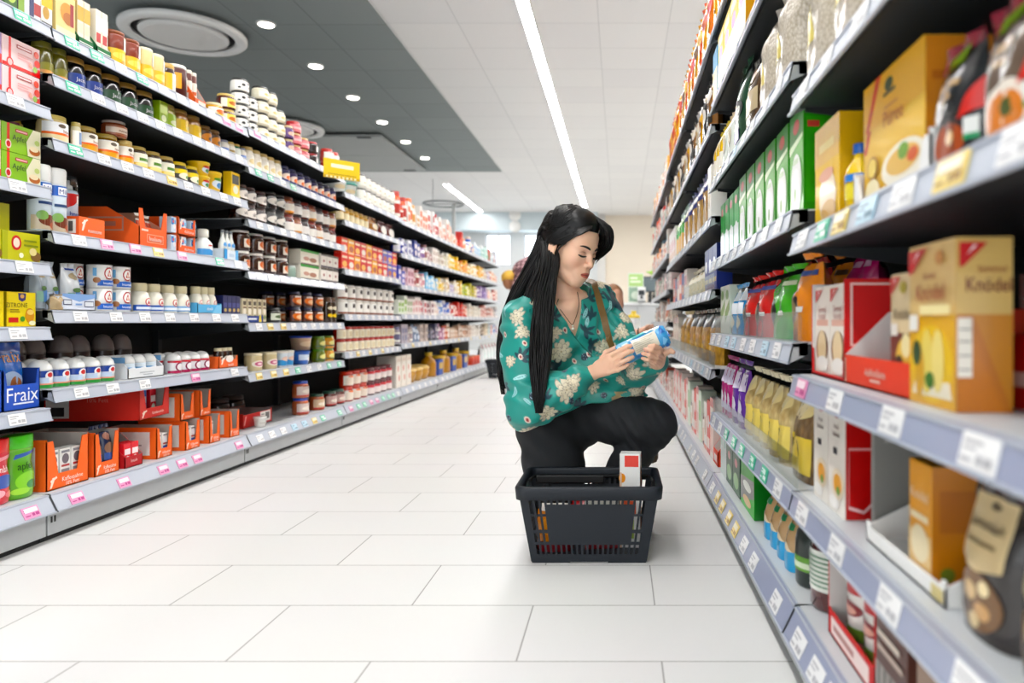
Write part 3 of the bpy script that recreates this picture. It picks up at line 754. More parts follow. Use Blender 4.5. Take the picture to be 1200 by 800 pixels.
# second bay, top shelf: rusks, honey
put(carton('rusk_carton', .085, .17, .09, 'ecd9a0', [('r', 0, .86, 1, 1, 'e2b832'), ('e', .56, .52, .34, .2, 'e0a050'), ('e', .62, .42, .26, .12, 'b87430'), ('r', .72, .3, .9, .74, 'a03030'), ('r', 0, 0, 1, .2, 'f0e6c4')], 'd8c48a'), -1, T2, pyl(77), 'cream rusk carton with golden picture on the top shelf', 'carton')
grn = [('r', .06, .10, .94, .15, 'f0f4ee'), ('r', .06, .18, .94, .21, 'f0f4ee')]
for px, k in ((101, 'first'), (122, 'second')):
    put(tray('display_tray', .072, .105, .12, '2f7a4a', 'e8e4da', .34, grn, .2, slope=True), -1, T2, pyl(px), 'green cardboard tray of pale bags on the top shelf, %s one' % k, 'display tray', 'green trays on the top shelf')
    for j in range(2):
        put(carton('crispbread_pack', .030, .165, .06, 'efe9da', [('r', 0, .55, 1, .85, 'd8b860' if px < 110 else 'f4f2ec'), ('r', .1, .3, .8, .5, 'c23a3a' if px > 110 else 'f2e6c8')], 'e2cf98' if px < 110 else 'ece6da', bev=.004), -1, T2, pyl(px) + (j - .5) * .031, 'pale crispbread pack in the %s green tray, %s' % (k, ('near one', 'far one')[j]), 'carton', back=.008, dz=.004)
put(carton('crispbread_pack', .052, .15, .07, 'f2f0ea', [('r', .1, .72, .9, .86, '3f8a5a'), ('r', .1, .42, .9, .62, 'c0342c'), ('e', .5, .22, .3, .1, 'e8cf9a')]), -1, T2, pyl(127), 'white crispbread pack with red print behind the green tray', 'carton', back=.126)
HB = [(.9, 0), (1, .02), (1, .86), (.93, .92)]
HBC = [(.94, .90), (.97, .91), (.97, .985), (.9, 1), (.3, 1)]
def honey_squeeze(w, amber='8a3a14', lab='f2c81e', cap='8a4a24'):
    return bottle('honey_bottle', w, .135, amber, cap, [('r', 0, 0, 1, 1, lab), ('e', .5, .62, .3, .2, 'fae27a'), ('p', [(.2, 0), (.8, 0), (.5, .4)], 'e0a818'), ('r', .52, 1, .9, 1.75, 'f2ece0')], None, (.03, .50), HB, HBC)
row(-1, T2, 135, 170, 2, lambda w: honey_squeeze(w), 'amber squeeze honey bottle with yellow label', 'honey bottle')
row(-1, T2, 171, 197, 2, lambda w: honey_squeeze(w, 'e8d8a0', 'f0c418', 'f4ecd0'), 'pale squeeze honey bottle with yellow label', 'honey bottle')
row(-1, T2, 198, 210, 1, lambda w: jar('honey_jar', w, .125, '3a160c', 'c8a45a', [('r', 0, 0, .4, 1, 'f0c81e'), ('e', .6, .6, .16, .3, 'e8e0d0')]), 'tall dark honey jar with gold lid on the top shelf', 'honey jar')
row(-1, T2, 210, 224, 1, lambda w: bottle('honey_bottle', w, .145, '54170c', 'f0ece4', [('r', 0, 0, .35, 1, 'e8b020'), ('r', .55, .1, .9, .9, 'f0e6d8')], None, (.3, .75), HB, HBC), 'dark red honey bottle with white cap on the top shelf', 'honey bottle')
ot = 'f0743e'
put(tray('display_tray', .085, .11, .11, ot, 'c9c4be', .32, [('r', .3, .05, .95, .28, 'f6d8cc')], .12, slope=True, sart=[('r', .2, .1, .75, .52, 'f1ece8'), ('r', .25, .15, .7, .22, '8a8888'), ('r', .25, .28, .6, .32, '8a8888')]), -1, T2, pyl(235), 'orange cardboard tray with a white side panel on the top shelf', 'display tray')
row(-1, T2, 229.5, 240.5, 2, lambda w: bottle('syrup_bottle', w, .155, '6a2a16', 'efe6d8', [('r', 0, 0, .6, 1, 'f1e8da'), ('r', .1, .3, .5, .5, 'd06a3a')], None, (.2, .7), HB, HBC), 'brown syrup bottle standing in the orange tray', 'syrup bottle', back=.03, gap=.85, lift=.0045)
row(-1, T2, 253, 268, 1, lambda w: jar('honey_jar', w, .072, 'c89a3a', 'e2d6b0', [('r', 0, 0, 1, .4, 'f0c040'), ('e', .5, .6, .25, .25, 'e07a3a')], labc='f4f0e4'), 'small honey jar with pale label beside the orange tray', 'honey jar')
row(-1, T2, 268, 281.5, 1, lambda w: jar('honey_jar', w, .072, '5a200c', 'd8c07a', [('r', .2, 0, .9, 1, 'f2dc7a'), ('e', .5, .5, .25, .25, 'c8782a')], labc='f4efe0'), 'dark honey jar with gold lid', 'honey jar', layers=2, h=.073)
def cow(w): return jar('honey_jar', w, .061, 'f1efe9', '232323', [('r', 0, 0, 1, 1, 'f4f2ee'), ('e', .3, .6, .07, .16, '2a2a2a'), ('e', .62, .4, .09, .14, '2a2a2a'), ('e', .5, .8, .05, .1, '2a2a2a'), ('e', .82, .7, .05, .12, '2a2a2a'), ('e', .15, .25, .05, .1, '2a2a2a')], lab=(.06, .74), n=16)
row(-1, 1.645, 285, 306, 2, cow, 'black lidded white jar with dark spots', 'honey jar', layers=4, h=.0615, skip=((1, 3),))
T3 = 1.645
def cream(w): return jar('honey_jar', w, .068, 'e9e2cc', '26231f', [('r', .1, .15, .9, .85, 'f4f0e2'), ('e', .5, .5, .2, .2, 'd8c890')], labc=None, lab=(.08, .72), n=16)
row(-1, T3, 309, 338, 3, cream, 'black lidded cream honey jar stacked on the top shelf', 'honey jar', layers=4, h=.0685, skip=((2, 3),))
def pinkjar(l): return lambda w: jar('jam_jar', w, .066, 'b03a44', l, [('r', 0, 0, 1, 1, 'e2848a'), ('r', .15, .4, .85, .7, 'f2c8c8')], lab=(.1, .7), n=16)
row(-1, T3, 340, 347, 1, lambda w: jar('jam_jar', w, .075, '4a2a5a', 'c8b48a', [('r', 0, 0, 1, 1, '6a4a8a'), ('e', .5, .5, .3, .3, 'e8c8b0')], n=14), 'violet labelled jar next to the pink jam stack', 'jam jar', layers=2, h=.076)
row(-1, T3, 348, 366, 2, pinkjar('cdb57a'), 'gold lidded jam jar with pink label', 'jam jar', layers=2, h=.0665)
row(-1, T3, 348, 357, 1, pinkjar('b8302c'), 'red lidded pink jam jar crowning the pink stack', 'jam jar', back=.003)[0].location.z += .1345
row(-1, T3, 366, 378, 1, lambda w: jar('jam_jar', w, .07, '3a1414', 'a82830', [('r', .4, .1, .95, .9, 'f0ece8')], labc='231a1c', n=14), 'red lidded black labelled jar beside the yellow sign', 'jam jar', layers=2, h=.0705)
row(-1, T3, 387, 400, 2, lambda w: jar('jam_jar', w, .078, 'b03a34', 'c0403a', [('r', .1, .2, .9, .9, 'f4f0ec')], n=14), 'red and white jar past the yellow sign', 'jam jar', layers=2, h=.0785)

# second bay, second shelf: olives, instant coffee, mustards
row(-1, S22, 50.5, 85, 2, lambda w: jar('pickle_jar', w, .11, '6f6a24', '7f7a3a', [('e', .5, .35, .4, .3, '9a9638'), ('e', .4, .12, .3, .1, 'd8a060')], labc=None, lab=(.05, .6), lidh=.2), 'big jar of green olives with dull gold lid', 'pickle jar')
def coffee(lc): return lambda w: jar('coffee_jar', w, .108, '140e0c', 'b08a4a', [('r', 0, 0, 1, .62, lc), ('e', .5, .6, .5, .3, lc), ('t', 'Jacobs', .5, .5, .3, 'f2f4fa'), ('r', .0, .04, 1, .10, 'c8a45a'), ('r', .86, .1, 1, 1.2, 'e6c8c0')], labc=None, lab=(.03, .55), lidh=.2, neck=.9, rough=.08)
row(-1, S22, 86, 127, 2, coffee('2a4fa8'), 'instant coffee jar with gold lid and blue label', 'coffee jar')
row(-1, S22, 128, 186, 3, coffee('1f5a38'), 'instant coffee jar with gold lid and green label', 'coffee jar')
row(-1, S22, 187, 197, 1, lambda w: carton('coffee_carton', w, .095, .05, '9ab83a', [('r', .1, .5, .9, .9, 'c8dc6a'), ('e', .5, .3, .3, .14, 'e8ecc0')]), 'lime green coffee carton beside the coffee jars', 'carton')
row(-1, S22, 197, 211, 1, lambda w: jar('cappuccino_jar', w, .1, 'a89a52', 'b8a668', [('r', 0, 0, 1, 1, 'a3c23e'), ('e', .6, .4, .25, .2, 'e8ecc8')], lab=(.05, .62), lidh=.18), 'glass jar with lime green label on the coffee shelf', 'coffee jar')
row(-1, S22, 211, 241, 2, lambda w: jar('cappuccino_jar', w, .105, 'a87a4a', 'b8945a', [('r', .3, 0, 1, 1, 'f0cc28'), ('e', .65, .4, .2, .2, 'f8e89a')], labc='e6c23a', lab=(.05, .6), lidh=.16), 'beige coffee drink jar with yellow label', 'coffee jar')
row(-1, S22, 241, 262, 2, lambda w: jar('cocoa_jar', w, .085, '6a4a2a', '8a6a42', [('e', .5, .5, .36, .36, 'd8902a'), ('e', .6, .4, .2, .2, '5a4020')], labc='4a3420', lab=(.06, .72)), 'brown cocoa jar with orange label', 'cocoa jar')
row(-1, S22, 264, 291, 4, lambda w: jar('spice_jar', w, .062, 'e6e2d8', 'c8b894', [('r', 0, 0, 1, .5, '8fa8d0')], n=14), 'small pale jar with blue band', 'jar', mix=[(lambda w: jar('spice_jar', w, .06, 'e8e4da', '8a8a9a', [('r', 0, 0, 1, .5, '7f9ad0')], n=14), 'small pale jar with blue band at the coffee shelf end'), (lambda w: jar('spice_jar', w, .064, 'e2d8c0', 'c8a860', [('r', 0, .2, 1, .5, 'b8a06a')], n=14), 'small cream jar at the coffee shelf end'), (lambda w: jar('spice_jar', w, .066, '2f6a4a', 'c8a860', [('r', 0, .1, 1, .9, 'e8ece4')], n=14), 'small green jar at the coffee shelf end')], group='small jars at the coffee shelf end')

# second bay, third shelf: honey and mustard jars
def hon(lid, body, top, bot, wd=None): return lambda w: jar('honey_jar', w, .092, body, lid, [('r', 0, 0, 1, .34, bot), ('r', 0, .34, 1, .46, 'e8762c'), ('t', '~5', .55, .58, .16, '9a5a1a'), ('e', .42, .82, .09, .10, '6a6258')], labc=top, lab=(.06, .74), lidh=.17)
row(-1, S23, 50.5, 77, 1, lambda w: jar('jam_jar', w, .085, 'b89a4a', 'a8985a', [('r', 0, 0, .5, 1, '7a3a58'), ('e', .75, .5, .2, .3, 'd8b04a')], labc='c8aa5a'), 'wide jar with purple fruit label in shade', 'jam jar', back=.115)
row(-1, S23, 62, 90, 1, hon('c2b068', 'd8c89a', 'eef0f2', 'e8d8b0'), 'gold lidded jar with white and blue label', 'honey jar')
row(-1, S23, 90, 98, 1, lambda w: jar('honey_jar', w, .09, 'd8d0b0', 'c2b068', [('r', .4, .1, .9, .9, '7f9ac0')], n=14), 'slim white labelled jar beside the white honey jar', 'honey jar')
row(-1, S23, 98, 148, 2, hon('a8924e', '7a5a1c', 'f0ece0', 'e0a83a'), 'gold lidded honey jar with orange bordered label', 'honey jar')
row(-1, S23, 148, 161, 1, hon('d0b878', 'd8b878', 'f4f0e6', 'e8b04a'), 'slimmer pale honey jar with orange bottomed label', 'honey jar')
row(-1, S23, 131, 161, 1, lambda w: jar('caramel_jar', w, .06, '8a4a30', 'c8b8b0', [('r', 0, .2, 1, .8, 'e0d0c0'), ('t', '~8', .5, .5, .3, '6a3020')], labc='a86a4a'), 'brown caramel jar standing on top of the honey jars', 'caramel jar')[0].location.z += .094
row(-1, S23, 162, 210, 3, lambda w: jar('honey_jar', w, .088, '4a3414', 'b8a05a', [('r', 0, 0, 1, .36, 'e8c83a'), ('r', .3, .5, .8, .7, '5a8a3a'), ('e', .4, .25, .2, .12, 'f2e4a0')], labc='f0eede', lab=(.05, .7)), 'dark honey jar with white and yellow label', 'honey jar')
row(-1, S23, 211, 237, 2, lambda w: jar('mustard_jar', w, .085, '3a2c18', 'e8cc3a', [('r', 0, .55, 1, .9, 'f0d84a'), ('e', .5, .4, .26, .26, 'f2ecd8'), ('e', .6, .34, .12, .14, '5a9a3a')], labc='2c2418', lab=(.06, .72)), 'yellow lidded mustard jar with dark label', 'mustard jar')
def mtub(w): return tub('mustard_tub', w, .062, 'f0c81a', 'f2d22c', [('e', .5, .5, .22, .34, 'e4ecf2'), ('e', .52, .42, .12, .2, '4a8a4a'), ('e', .5, .8, .2, .12, 'c8342c')])
row(-1, S23, 237, 252, 1, mtub, 'small yellow mustard tub', 'mustard tub', layers=2, h=.0625)
row(-1, S23, 252, 265, 1, lambda w: tub('mustard_tub', w, .1, 'f0c81a', 'f2d22c', [('e', .5, .5, .3, .3, 'e4ecf2'), ('e', .52, .42, .15, .2, '4a8ac0'), ('e', .5, .82, .24, .1, '5a9a3a')]), 'tall yellow mustard tub with white oval', 'mustard tub')
row(-1, S23, 271, 281, 1, lambda w: carton('mustard_carton', w, .125, .04, 'f0cc1e', [('r', .1, .55, .9, .9, '1d1c18'), ('e', .5, .35, .3, .16, 'e8ecd8'), ('r', 0, 0, 1, .2, 'f6dc3a')]), 'black and yellow tube carton at the honey shelf end', 'carton')

# second bay, fourth shelf: spray cream, trays, milk drinks
def spray(capc, body, art, clear=False):
    cp = clear_plastic() if clear else capc
    return lambda w: lathe_pack('cream_spray_can', [(.9, 0), (1, .01), (1, .72), (.9, .76)], w, .215, body, [('cap', [(.98, .74), (1, .75), (1, .96), (.9, .99), (.5, 1)], cp)] + ([('nozzle', [(.5, .76), (.45, .84), (.22, .86), (.2, .93), (.05, .935)], 'f2f2f2')] if clear else []), art, (.02, .72), None, n=22)
row(-1, S24, 48, 84, 2, spray('f2f2f0', 'dfeaf2', [('r', 0, .78, 1, 1, '2a6ac0'), ('r', .3, .8, .8, .97, 'f4f6fa'), ('t', 'Milch', .55, .88, .1, '2a4a8a'), ('r', .2, .54, .8, .6, '2a4a7a'), ('r', 0, 0, 1, .3, 'cdbfa8'), ('e', .5, .2, .3, .12, '7a3a24'), ('e', .3, .3, .16, .1, '8ab06a'), ('e', .7, .1, .2, .08, 'b8603a')]), 'whipped cream can with white cap and blue label', 'spray can')
row(-1, S24, 84.5, 115, 2, spray('d8dcde', 'cfe2f2', [('p', [(.1, .98), (.75, .98), (.4, .72), (.1, .62)], 'c8202c'), ('r', .5, .76, .6, .94, 'ffffff'), ('t', '~5', .5, .52, .1, '2a5aa8'), ('r', .2, .3, .9, .46, '2f62b8'), ('r', .3, .0, .95, .24, 'f0d024'), ('e', .3, .34, .2, .08, 'd8b070')], True), 'cream spray can with clear cap and red corner', 'spray can', back=.054)
swish = [('p', [(.10, .3), (.16, .3), (.28, .86), (.18, .86)], 'f8e8de'), ('p', [(.12, .62), (.34, .86), (.30, .93), (.10, .70)], 'f8e8de')]
put(carton('gravy_carton', .125, .068, .05, 'f27844', swish + [('t', '~8', .6, .36, .2, 'fbeee6', .62), ('r', 0, 0, 1, .03, 'd84c22')], 'e0683c', [('r', .2, .15, .8, .85, 'f2ece6'), ('r', .3, .25, .6, .75, '6a6664')]), -1, S24, pyl(108), 'small orange carton lying before the spray cans', 'carton')
put(tray('display_tray', .17, .15, .30, 'ef7040', 'd0a088', .5, [('r', .26, .12, .86, .34, 'f4b49a'), ('r', .28, .14, .84, .32, 'ef7040'), ('t', '~7', .56, .23, .12, 'fbe8de', .5), ('r', .06, .4, .3, .45, 'f8d8c8')], .2, slope=True, cor=.145,
     sart=[('r', .35, .38, .8, .42, 'c89888'), ('r', .35, .7, .8, .74, 'c89888'), ('r', .35, .38, .37, .74, 'c89888'), ('r', .78, .38, .8, .74, 'c89888'), ('r', .45, .5, .7, .62, 'b8786a')]), -1, S24, pyl(180), 'large orange cardboard display box with sloping side', 'display tray')
for k in range(2):
    put(bag('dessert_pouch', .056, .13, .04, 'f1ece2', [('r', 0, .52, 1, .78, 'd8552f'), ('p', [(.1, .05), (.9, .05), (.8, .45), (.2, .45)], 'e6ded2'), ('r', .3, .3, .7, .42, '8aa0c0')], seal='f3efe6', seed=k + 40, nu=8, nv=12), -1, S24, 2.896 - .008 + .06 * k, 'white pouch with red band in the big orange box, %s one' % ('near', 'far')[k], 'pouch', back=.03 + .02 * k, dz=.004)
for l in range(2):
    put(tray('display_tray', .125, .072, .12, 'ef6e3c', 'c8a090', .42, swish + [('t', '~9', .62, .22, .17, 'fbe8de', .6)], .12, slope=None), -1, S24, pyl(219), 'orange tray of blue dessert packs, %s of two' % ('lower', 'upper')[l], 'display tray', dz=l * .0745)
    for k in range(3):
        put(carton('dessert_pack', .034, .064, .05, 'd5e6f4', [('r', 0, .5, .5, .9, '3a8ad0'), ('e', .6, .4, .3, .16, 'f4f8fc'), ('e', .4, .7, .2, .1, 'e86a6a'), ('r', .5, .55, 1, .8, '8fc8ec')]), -1, S24, pyl(206 + 11.5 * k), 'blue white dessert pack, %s in the %s orange tray' % (ORD[k], ('lower', 'upper')[l]), 'carton', back=.008, dz=.004 + l * .0745)
row(-1, S24, 235, 246, 1, lambda w: bottle('sauce_bottle', w, .12, '4a4a3a', '3a3a34', [('r', 0, 0, 1, 1, 'b8b8a8')], None, (.1, .4)), 'dark little bottle behind the milk bottle', 'bottle', back=.145)
row(-1, S24, 238, 257, 1, lambda w: bottle('milk_drink_bottle', w, .125, 'e9ebe8', 'efece2', [('r', 0, 0, 1, .5, '5aa0d8'), ('e', .6, .55, .2, .14, 'f4f6fa'), ('e', .45, .8, .1, .06, 'c83a3a')], None, (.06, .5), [(.5, 0), (.95, 0), (1, .03), (1, .48), (.6, .64), (.5, .68), (.5, .72)], [(.56, .7), (.62, .71), (.62, .96), (.5, 1), (.2, 1)]), 'white milk drink bottle with cream cap', 'bottle')
GB = [(.5, 0), (.96, 0), (1, .03), (1, .5), (.45, .76), (.40, .92)]; GBC = [(.44, .9), (.48, .91), (.48, .985), (.44, 1), (.1, 1)]
put(tray('display_tray', .125, .05, .07, 'e2eaf0', 'd0d4d8', .9, [('r', 0, 0, .22, 1, '3aa0dc'), ('r', .8, 0, 1, 1, '6ab8e6'), ('r', .34, .3, .7, .6, 'c8d8e6')], .05, slope=None), -1, S24, pyl(271), 'white and blue card tray holding the glass milk bottles', 'display tray')
row(-1, S24, 264, 278.3, 3, lambda w: bottle('milk_bottle', w, .135, 'e8eae4', '8a8f92', [('e', .5, .5, .25, .4, '5aa0d8'), ('r', .3, .1, .7, .3, 'd8e4ee')], None, (.36, .6), GB, GBC), 'glass milk bottle with grey cap in the white tray', 'bottle', back=.006, lift=.0045)[0]

# second bay, fifth shelf: milk bags and canned milk
put(tray('display_tray', .19, .058, .12, 'dfe4ee', 'c8ccd4', .8, [('p', [(.2, .8), (.6, .5), (1, .75), (1, .95), (.2, .95)], '8fb0dc'), ('r', .22, .3, .42, .62, '2a3a6a'), ('r', .235, .35, .405, .57, 'e8ecf2'), ('r', .72, .2, .96, .55, '2a3a6a'), ('r', .735, .25, .945, .5, 'e8ecf2'), ('r', .5, .3, .66, .4, '8fb0dc')], .06, slope=None), -1, S25, pyl(88), 'white and blue card tray of milk bags', 'display tray')
for k, (px, w, sd, c) in enumerate(((59, .05, 2, 'aab4bc'), (72, .052, 3, 'c4ccd2'), (97, .075, 4, 'e4e8ec'))):
    put(bag('milk_powder_bag', w, .155, .06, c, [('r', .2, .86, .8, .9, '2a52a8'), ('e', .5, .72, .24, .08, 'b8a888'), ('r', .1, .14, .4, .36, '9ac0b0'), ('r', .42, .14, .9, .38, '6a9ad0'), ('e', .5, .42, .2, .05, '6a8a5a')], seal=c, seed=sd), -1, S25, pyl(px), 'white and blue milk powder bag, %s one in the tray' % ('nearest to us', 'middle', 'last')[k] if k else 'grey milk powder bag, first of the three in the white tray', 'bag', back=.02, dz=.004)
put(bag('torn_wrapper', .05, .05, .03, 'b8a484', [], None, seed=9, nu=6, nv=8, wr=.012, shiny=False), -1, S25, pyl(66), 'crumpled brown paper scrap at the milk tray corner', 'paper', back=-.012, dz=.001)
BM = [('e', .46, .64, .165, .30, 'c42a30'), ('e', .46, .64, .135, .245, 'f4f2ee'), ('p', [(.385, .5), (.535, .5), (.46, .84)], 'c42a30'), ('e', .46, .6, .04, .09, 'f0d8c8'), ('t', 'BÄREN', .46, .93, .09, '6a2024', .26), ('t', 'MARKE', .46, .37, .08, '6a2024', .24), ('r', .12, .02, 1, .30, '2f6ac0'), ('t', '~16', .6, .16, .13, 'eef4fc', .66), ('e', .1, .3, .1, .14, 'a06a3a'), ('r', 0, .5, .10, .9, '7ab0d8')]
mc = lambda w: can('milk_can', w, .082, 'f1f1ee', BM, None, arc=.45)
row(-1, S25, 118, 161, 2, mc, 'white condensed milk can with red ring and blue band', 'can', layers=2, h=.083)
row(-1, S25, 112, 119, 1, lambda w: can('milk_can', .07, .082, 'e2e2de', BM, None), 'condensed milk can behind the others beside the tray', 'can', back=.06, layers=2, h=.083)
MBp = [(.5, 0), (.96, 0), (1, .03), (1, .46), (.82, .64), (.64, .70), (.62, .74)]; MBc = [(.66, .72), (.72, .73), (.72, .96), (.66, 1), (.2, 1)]
mb_ = lambda c: (lambda w: bottle('coffee_creamer_bottle', w, .112, 'ece9dc', 'd9cfae', [('r', 0, 0, 1, .42, c), ('e', .5, .64, .14, .28, 'c83a3a'), ('e', .5, .64, .11, .22, 'f2f0ea'), ('p', [(.44, .5), (.56, .5), (.5, .8)], 'c83a3a'), ('r', .1, .1, .9, .28, 'e8f0fa' if c == '2f62b8' else 'f4f8fc')], None, (.04, .52), MBp, MBc))
row(-1, S25, 166, 197, 2, mb_('2f62b8'), 'creamer bottle with beige cap and dark blue label', 'bottle', deep=1, dstep=.095)
row(-1, S25, 198, 228, 2, mb_('8fb8e0'), 'creamer bottle with beige cap and pale blue label', 'bottle', deep=1, dstep=.095)
put(tray('display_tray', .19, .045, .10, '6ab8e2', '5aa0c8', .85, [('t', '~6', .5, .45, .3, 'eaf6fc', .3), ('p', [(.6, 0), (1, 0), (1, .9), (.8, .8)], '8accec')], .05, slope=None), -1, S25, pyl(246), 'light blue card tray under the last creamer bottles', 'display tray')
row(-1, S25, 233.5, 258.3, 3, mb_('7cc4e8'), 'creamer bottle with beige cap in the light blue tray', 'bottle', back=.006, lift=.0045)
row(-1, S25, 264, 284, 4, lambda w: carton('filter_box', w, .085, .08, '20265a', [('r', .1, .35, .9, .6, '3a4488'), ('e', .5, .2, .3, .1, 'c8b070')]), 'narrow dark blue box', 'carton', back=.01)

# second bay, sixth shelf: dome capped bottles
DM = [(.5, 0), (.94, 0), (1, .02), (1, .62), (.97, .64)]; DMC = [(1.0, .62), (1.0, .68), (.9, .82), (.62, .94), (.3, .99), (.05, 1)]
def dome(w, h=.092, b='e8ecf0', a=None, c='eff0ee'): return bottle('coffee_cream_pot', w, h, b, c, a or [('r', 0, 0, 1, .2, '3f9a4a'), ('r', 0, .62, 1, 1, '2a4a9a'), ('e', .5, .72, .15, .26, 'f2f2f2'), ('e', .5, .76, .09, .14, 'c83a3a'), ('r', .0, .2, 1, .28, 'f0a890'), ('r', .1, .3, .45, .6, 'c8d8ec')], None, (.02, .62), DM, DMC, mxo=.74)
row(-1, S26, 48, 140, 5, dome, 'dome capped cream pot with green foot and blue band', 'cream pot', deep=1, dstep=.085)
put(tray('display_tray', .215, .085, .12, 'e9ebec', 'd8dade', .45, [('r', .3, .22, .72, .26, 'b8bcc0'), ('r', .4, .12, .66, .16, 'b8bcc0')], .16, slope=True, sart=[('r', .1, .7, .9, .95, '7aa8d0')]), -1, S26, pyl(172), 'white card tray of pale blue cream pots', 'display tray')
row(-1, S26, 153, 190.5, 3, lambda w: dome(w, .085, 'dfeaf2', [('r', 0, .1, 1, .7, '7ab4e0'), ('e', .5, .4, .3, .3, 'f0f4f8')]), 'pale blue cream pot in the white tray', 'cream pot', back=.010, gap=.85, lift=.0045)
row(-1, S26, 205, 249, 4, lambda w: dome(w, .085, 'efeef0', [('r', 0, 0, 1, .2, 'b02a5a'), ('e', .5, .5, .22, .38, '8a1c4a'), ('e', .5, .5, .16, .28, 'f4f0f2'), ('r', 0, .85, 1, 1, 'c83a4a')]), 'dome capped cream pot with purple oval', 'cream pot', deep=1, dstep=.06)
put(tray('display_tray', .165, .055, .14, 'f07642', 'caa58e', .7, swish + [('e', .55, .75, .2, .3, 'f6efe8'), ('t', '~6', .6, .25, .24, 'fbe8de', .4)], .1, slope=None), -1, S26, pyl(268), 'low orange tray of brown jars with cream lids', 'display tray')
row(-1, S26, 259, 276.8, 3, lambda w: jar('cocoa_spread_jar', w, .088, '3a1c10', 'e2d8b8', [('e', .5, .4, .3, .3, 'e8e0d4'), ('e', .5, .4, .2, .2, '7a4a2a')], labc=None, lab=(.2, .75)), 'brown spread jar with cream lid in the orange tray', 'jar', back=.008, gap=.84, lift=.0045)
def darkb(w): return dome(min(w, .078), .165, '3a1a1e', [('r', 0, .1, 1, .6, '7a1c2c'), ('e', .6, .3, .24, .2, 'e0d8d4'), ('r', .1, .5, .5, .6, 'c8c0c0')], '9c8f8c')  # dome cap greyed to imitate the dimness deep in the shelf
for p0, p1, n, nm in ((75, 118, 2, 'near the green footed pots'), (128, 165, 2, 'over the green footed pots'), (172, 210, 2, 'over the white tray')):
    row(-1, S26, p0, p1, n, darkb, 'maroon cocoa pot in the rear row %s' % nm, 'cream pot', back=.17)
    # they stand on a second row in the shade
# second bay, base shelf: orange trays of coffee milk
def otray(w, h, d, txt=True, **k):
    return tray('display_tray', w, h, d, 'f0743a', 'bdb8b2', .30, swish2(h, w) + ([('t', 'Kaffeesahne', .60, .17, .085, 'fbeee2', .5), ('t', '10% Fett', .60, .07, .075, 'fbeee2', .4)] if txt else [('t', 'Kaffeesahne', .6, .12, .08, 'fbeee2', .5)]), .27, slope=None, cor=.96 * h, sart=[('r', .1, .12, .86, .86, 'eeebe6'), ('r', .16, .2, .5, .36, '3c3a38'), ('r', .16, .42, .7, .46, '9a9692'), ('r', .16, .52, .6, .56, '9a9692')], **k)
def swish2(h, w): return [('p', [(.07, .04), (.11, .04), (.20, .24), (.13, .24)], 'fbe4d4'), ('p', [(.09, .15), (.24, .22), (.22, .26), (.08, .19)], 'fbe4d4')]
def otray_at(px, w, h, d, label, z=B2, back=0., dz=0., rz=0., txt=True):
    return put(otray(w, h, d, txt), -1, z, pyl(px), label, 'display tray', back=back, dz=dz, rz=rz)
milk = lambda c1, c2: (lambda w, h=.10: carton('coffee_milk_carton', w, h, .04, 'ecebe8', [('r', 0, .0, 1, .16, 'd84a3a'), ('r', .1, .2, .9, .44, c1), ('r', .1, .5, .9, .56, 'b03a3a'), ('e', .5, .72, .34, .14, c2), ('r', .1, .88, .9, .95, '8a8a90')]))
otray_at(80, .185, .165, .26, 'orange tray of pale coffee milk cartons at the near end')
for k in range(3):
    put(milk('8f8f96', '6a6068')(.045, .12), -1, B2, pyl(80) + (k - 1) * .052, 'pale coffee milk carton, %s in the near orange tray' % ORD[k], 'carton', back=.010, dz=.005)
otray_at(127, .125, .155, .26, 'orange tray of dark blue coffee bags beside the near tray', back=.004)
for k in range(2):
    put(bag('coffee_bag', .050, .17, .05, '1f2c54', [('e', .5, .5, .4, .12, '8a6a58'), ('r', .1, .25, .9, .4, '3a5aa0'), ('e', .4, .75, .3, .08, 'b08070'), ('r', .1, .1, .8, .16, 'e8ecf0')], seal='1a2444', seed=60 + k, nu=8, nv=12), -1, B2, pyl(127) + (k - .5) * .056, 'dark blue foil coffee bag leaning in its orange tray, %s' % ('near one', 'far one')[k], 'bag', back=.012, dz=.005)
put(tray('display_tray', .10, .12, .2, 'b8242c', '9a9490', .34, [('t', '~5', .5, .2, .1, 'f0c8c4', .4)], .2, slope=True), -1, B2, pyl(157), 'red tray of red milk packs under the crimson box', 'display tray')
for k in range(2):
    put(carton('coffee_milk_carton', .04, .085, .05, 'd8283a', [('r', .1, .5, .9, .75, 'f4e8e8'), ('e', .5, .28, .3, .16, 'f2ece8')]), -1, B2, pyl(157) + (k - .5) * .043, 'red and white milk pack in the red tray, %s' % ('near one', 'far one')[k], 'carton', back=.010, dz=.005)
for (px, w, nm, c) in ((193, .10, 'third', '2a58b0'), (226, .105, 'fourth', '2a58b0'), (252, .085, 'fifth', '3ab0c8'), (275, .085, 'sixth', None)):
    otray_at(px, w, .125, .2, '%s orange tray from the near end of the base shelf' % nm)
    if c:
        n = 2 if c == '2a58b0' else 1
        for k in range(n):
            put(milk(c, 'e8ecf2')(.034, .09), -1, B2, pyl(px) + ((k - .5) * .042 if n > 1 else -.012), 'blue coffee milk pack in the %s orange tray%s' % (nm, (', near one', ', far one')[k] if n > 1 else ''), 'carton', back=.012, dz=.005)
big = tray('display_tray', .22, .13, .34, 'd23a30', 'cfcac4', .30, swish2(1, 1) + [('t', 'Kondensmilch', .6, .14, .08, 'fbe8de', .46)], .22, slope=None, cor=.12, sart=[('t', 'Kondensmilch', .56, .78, .12, 'd88a80', .5), ('t', '10% Fett', .56, .6, .12, 'd88a80', .34), ('r', .02, .08, .26, .86, 'eeeae6'), ('r', .05, .14, .21, .4, '3a3836')])
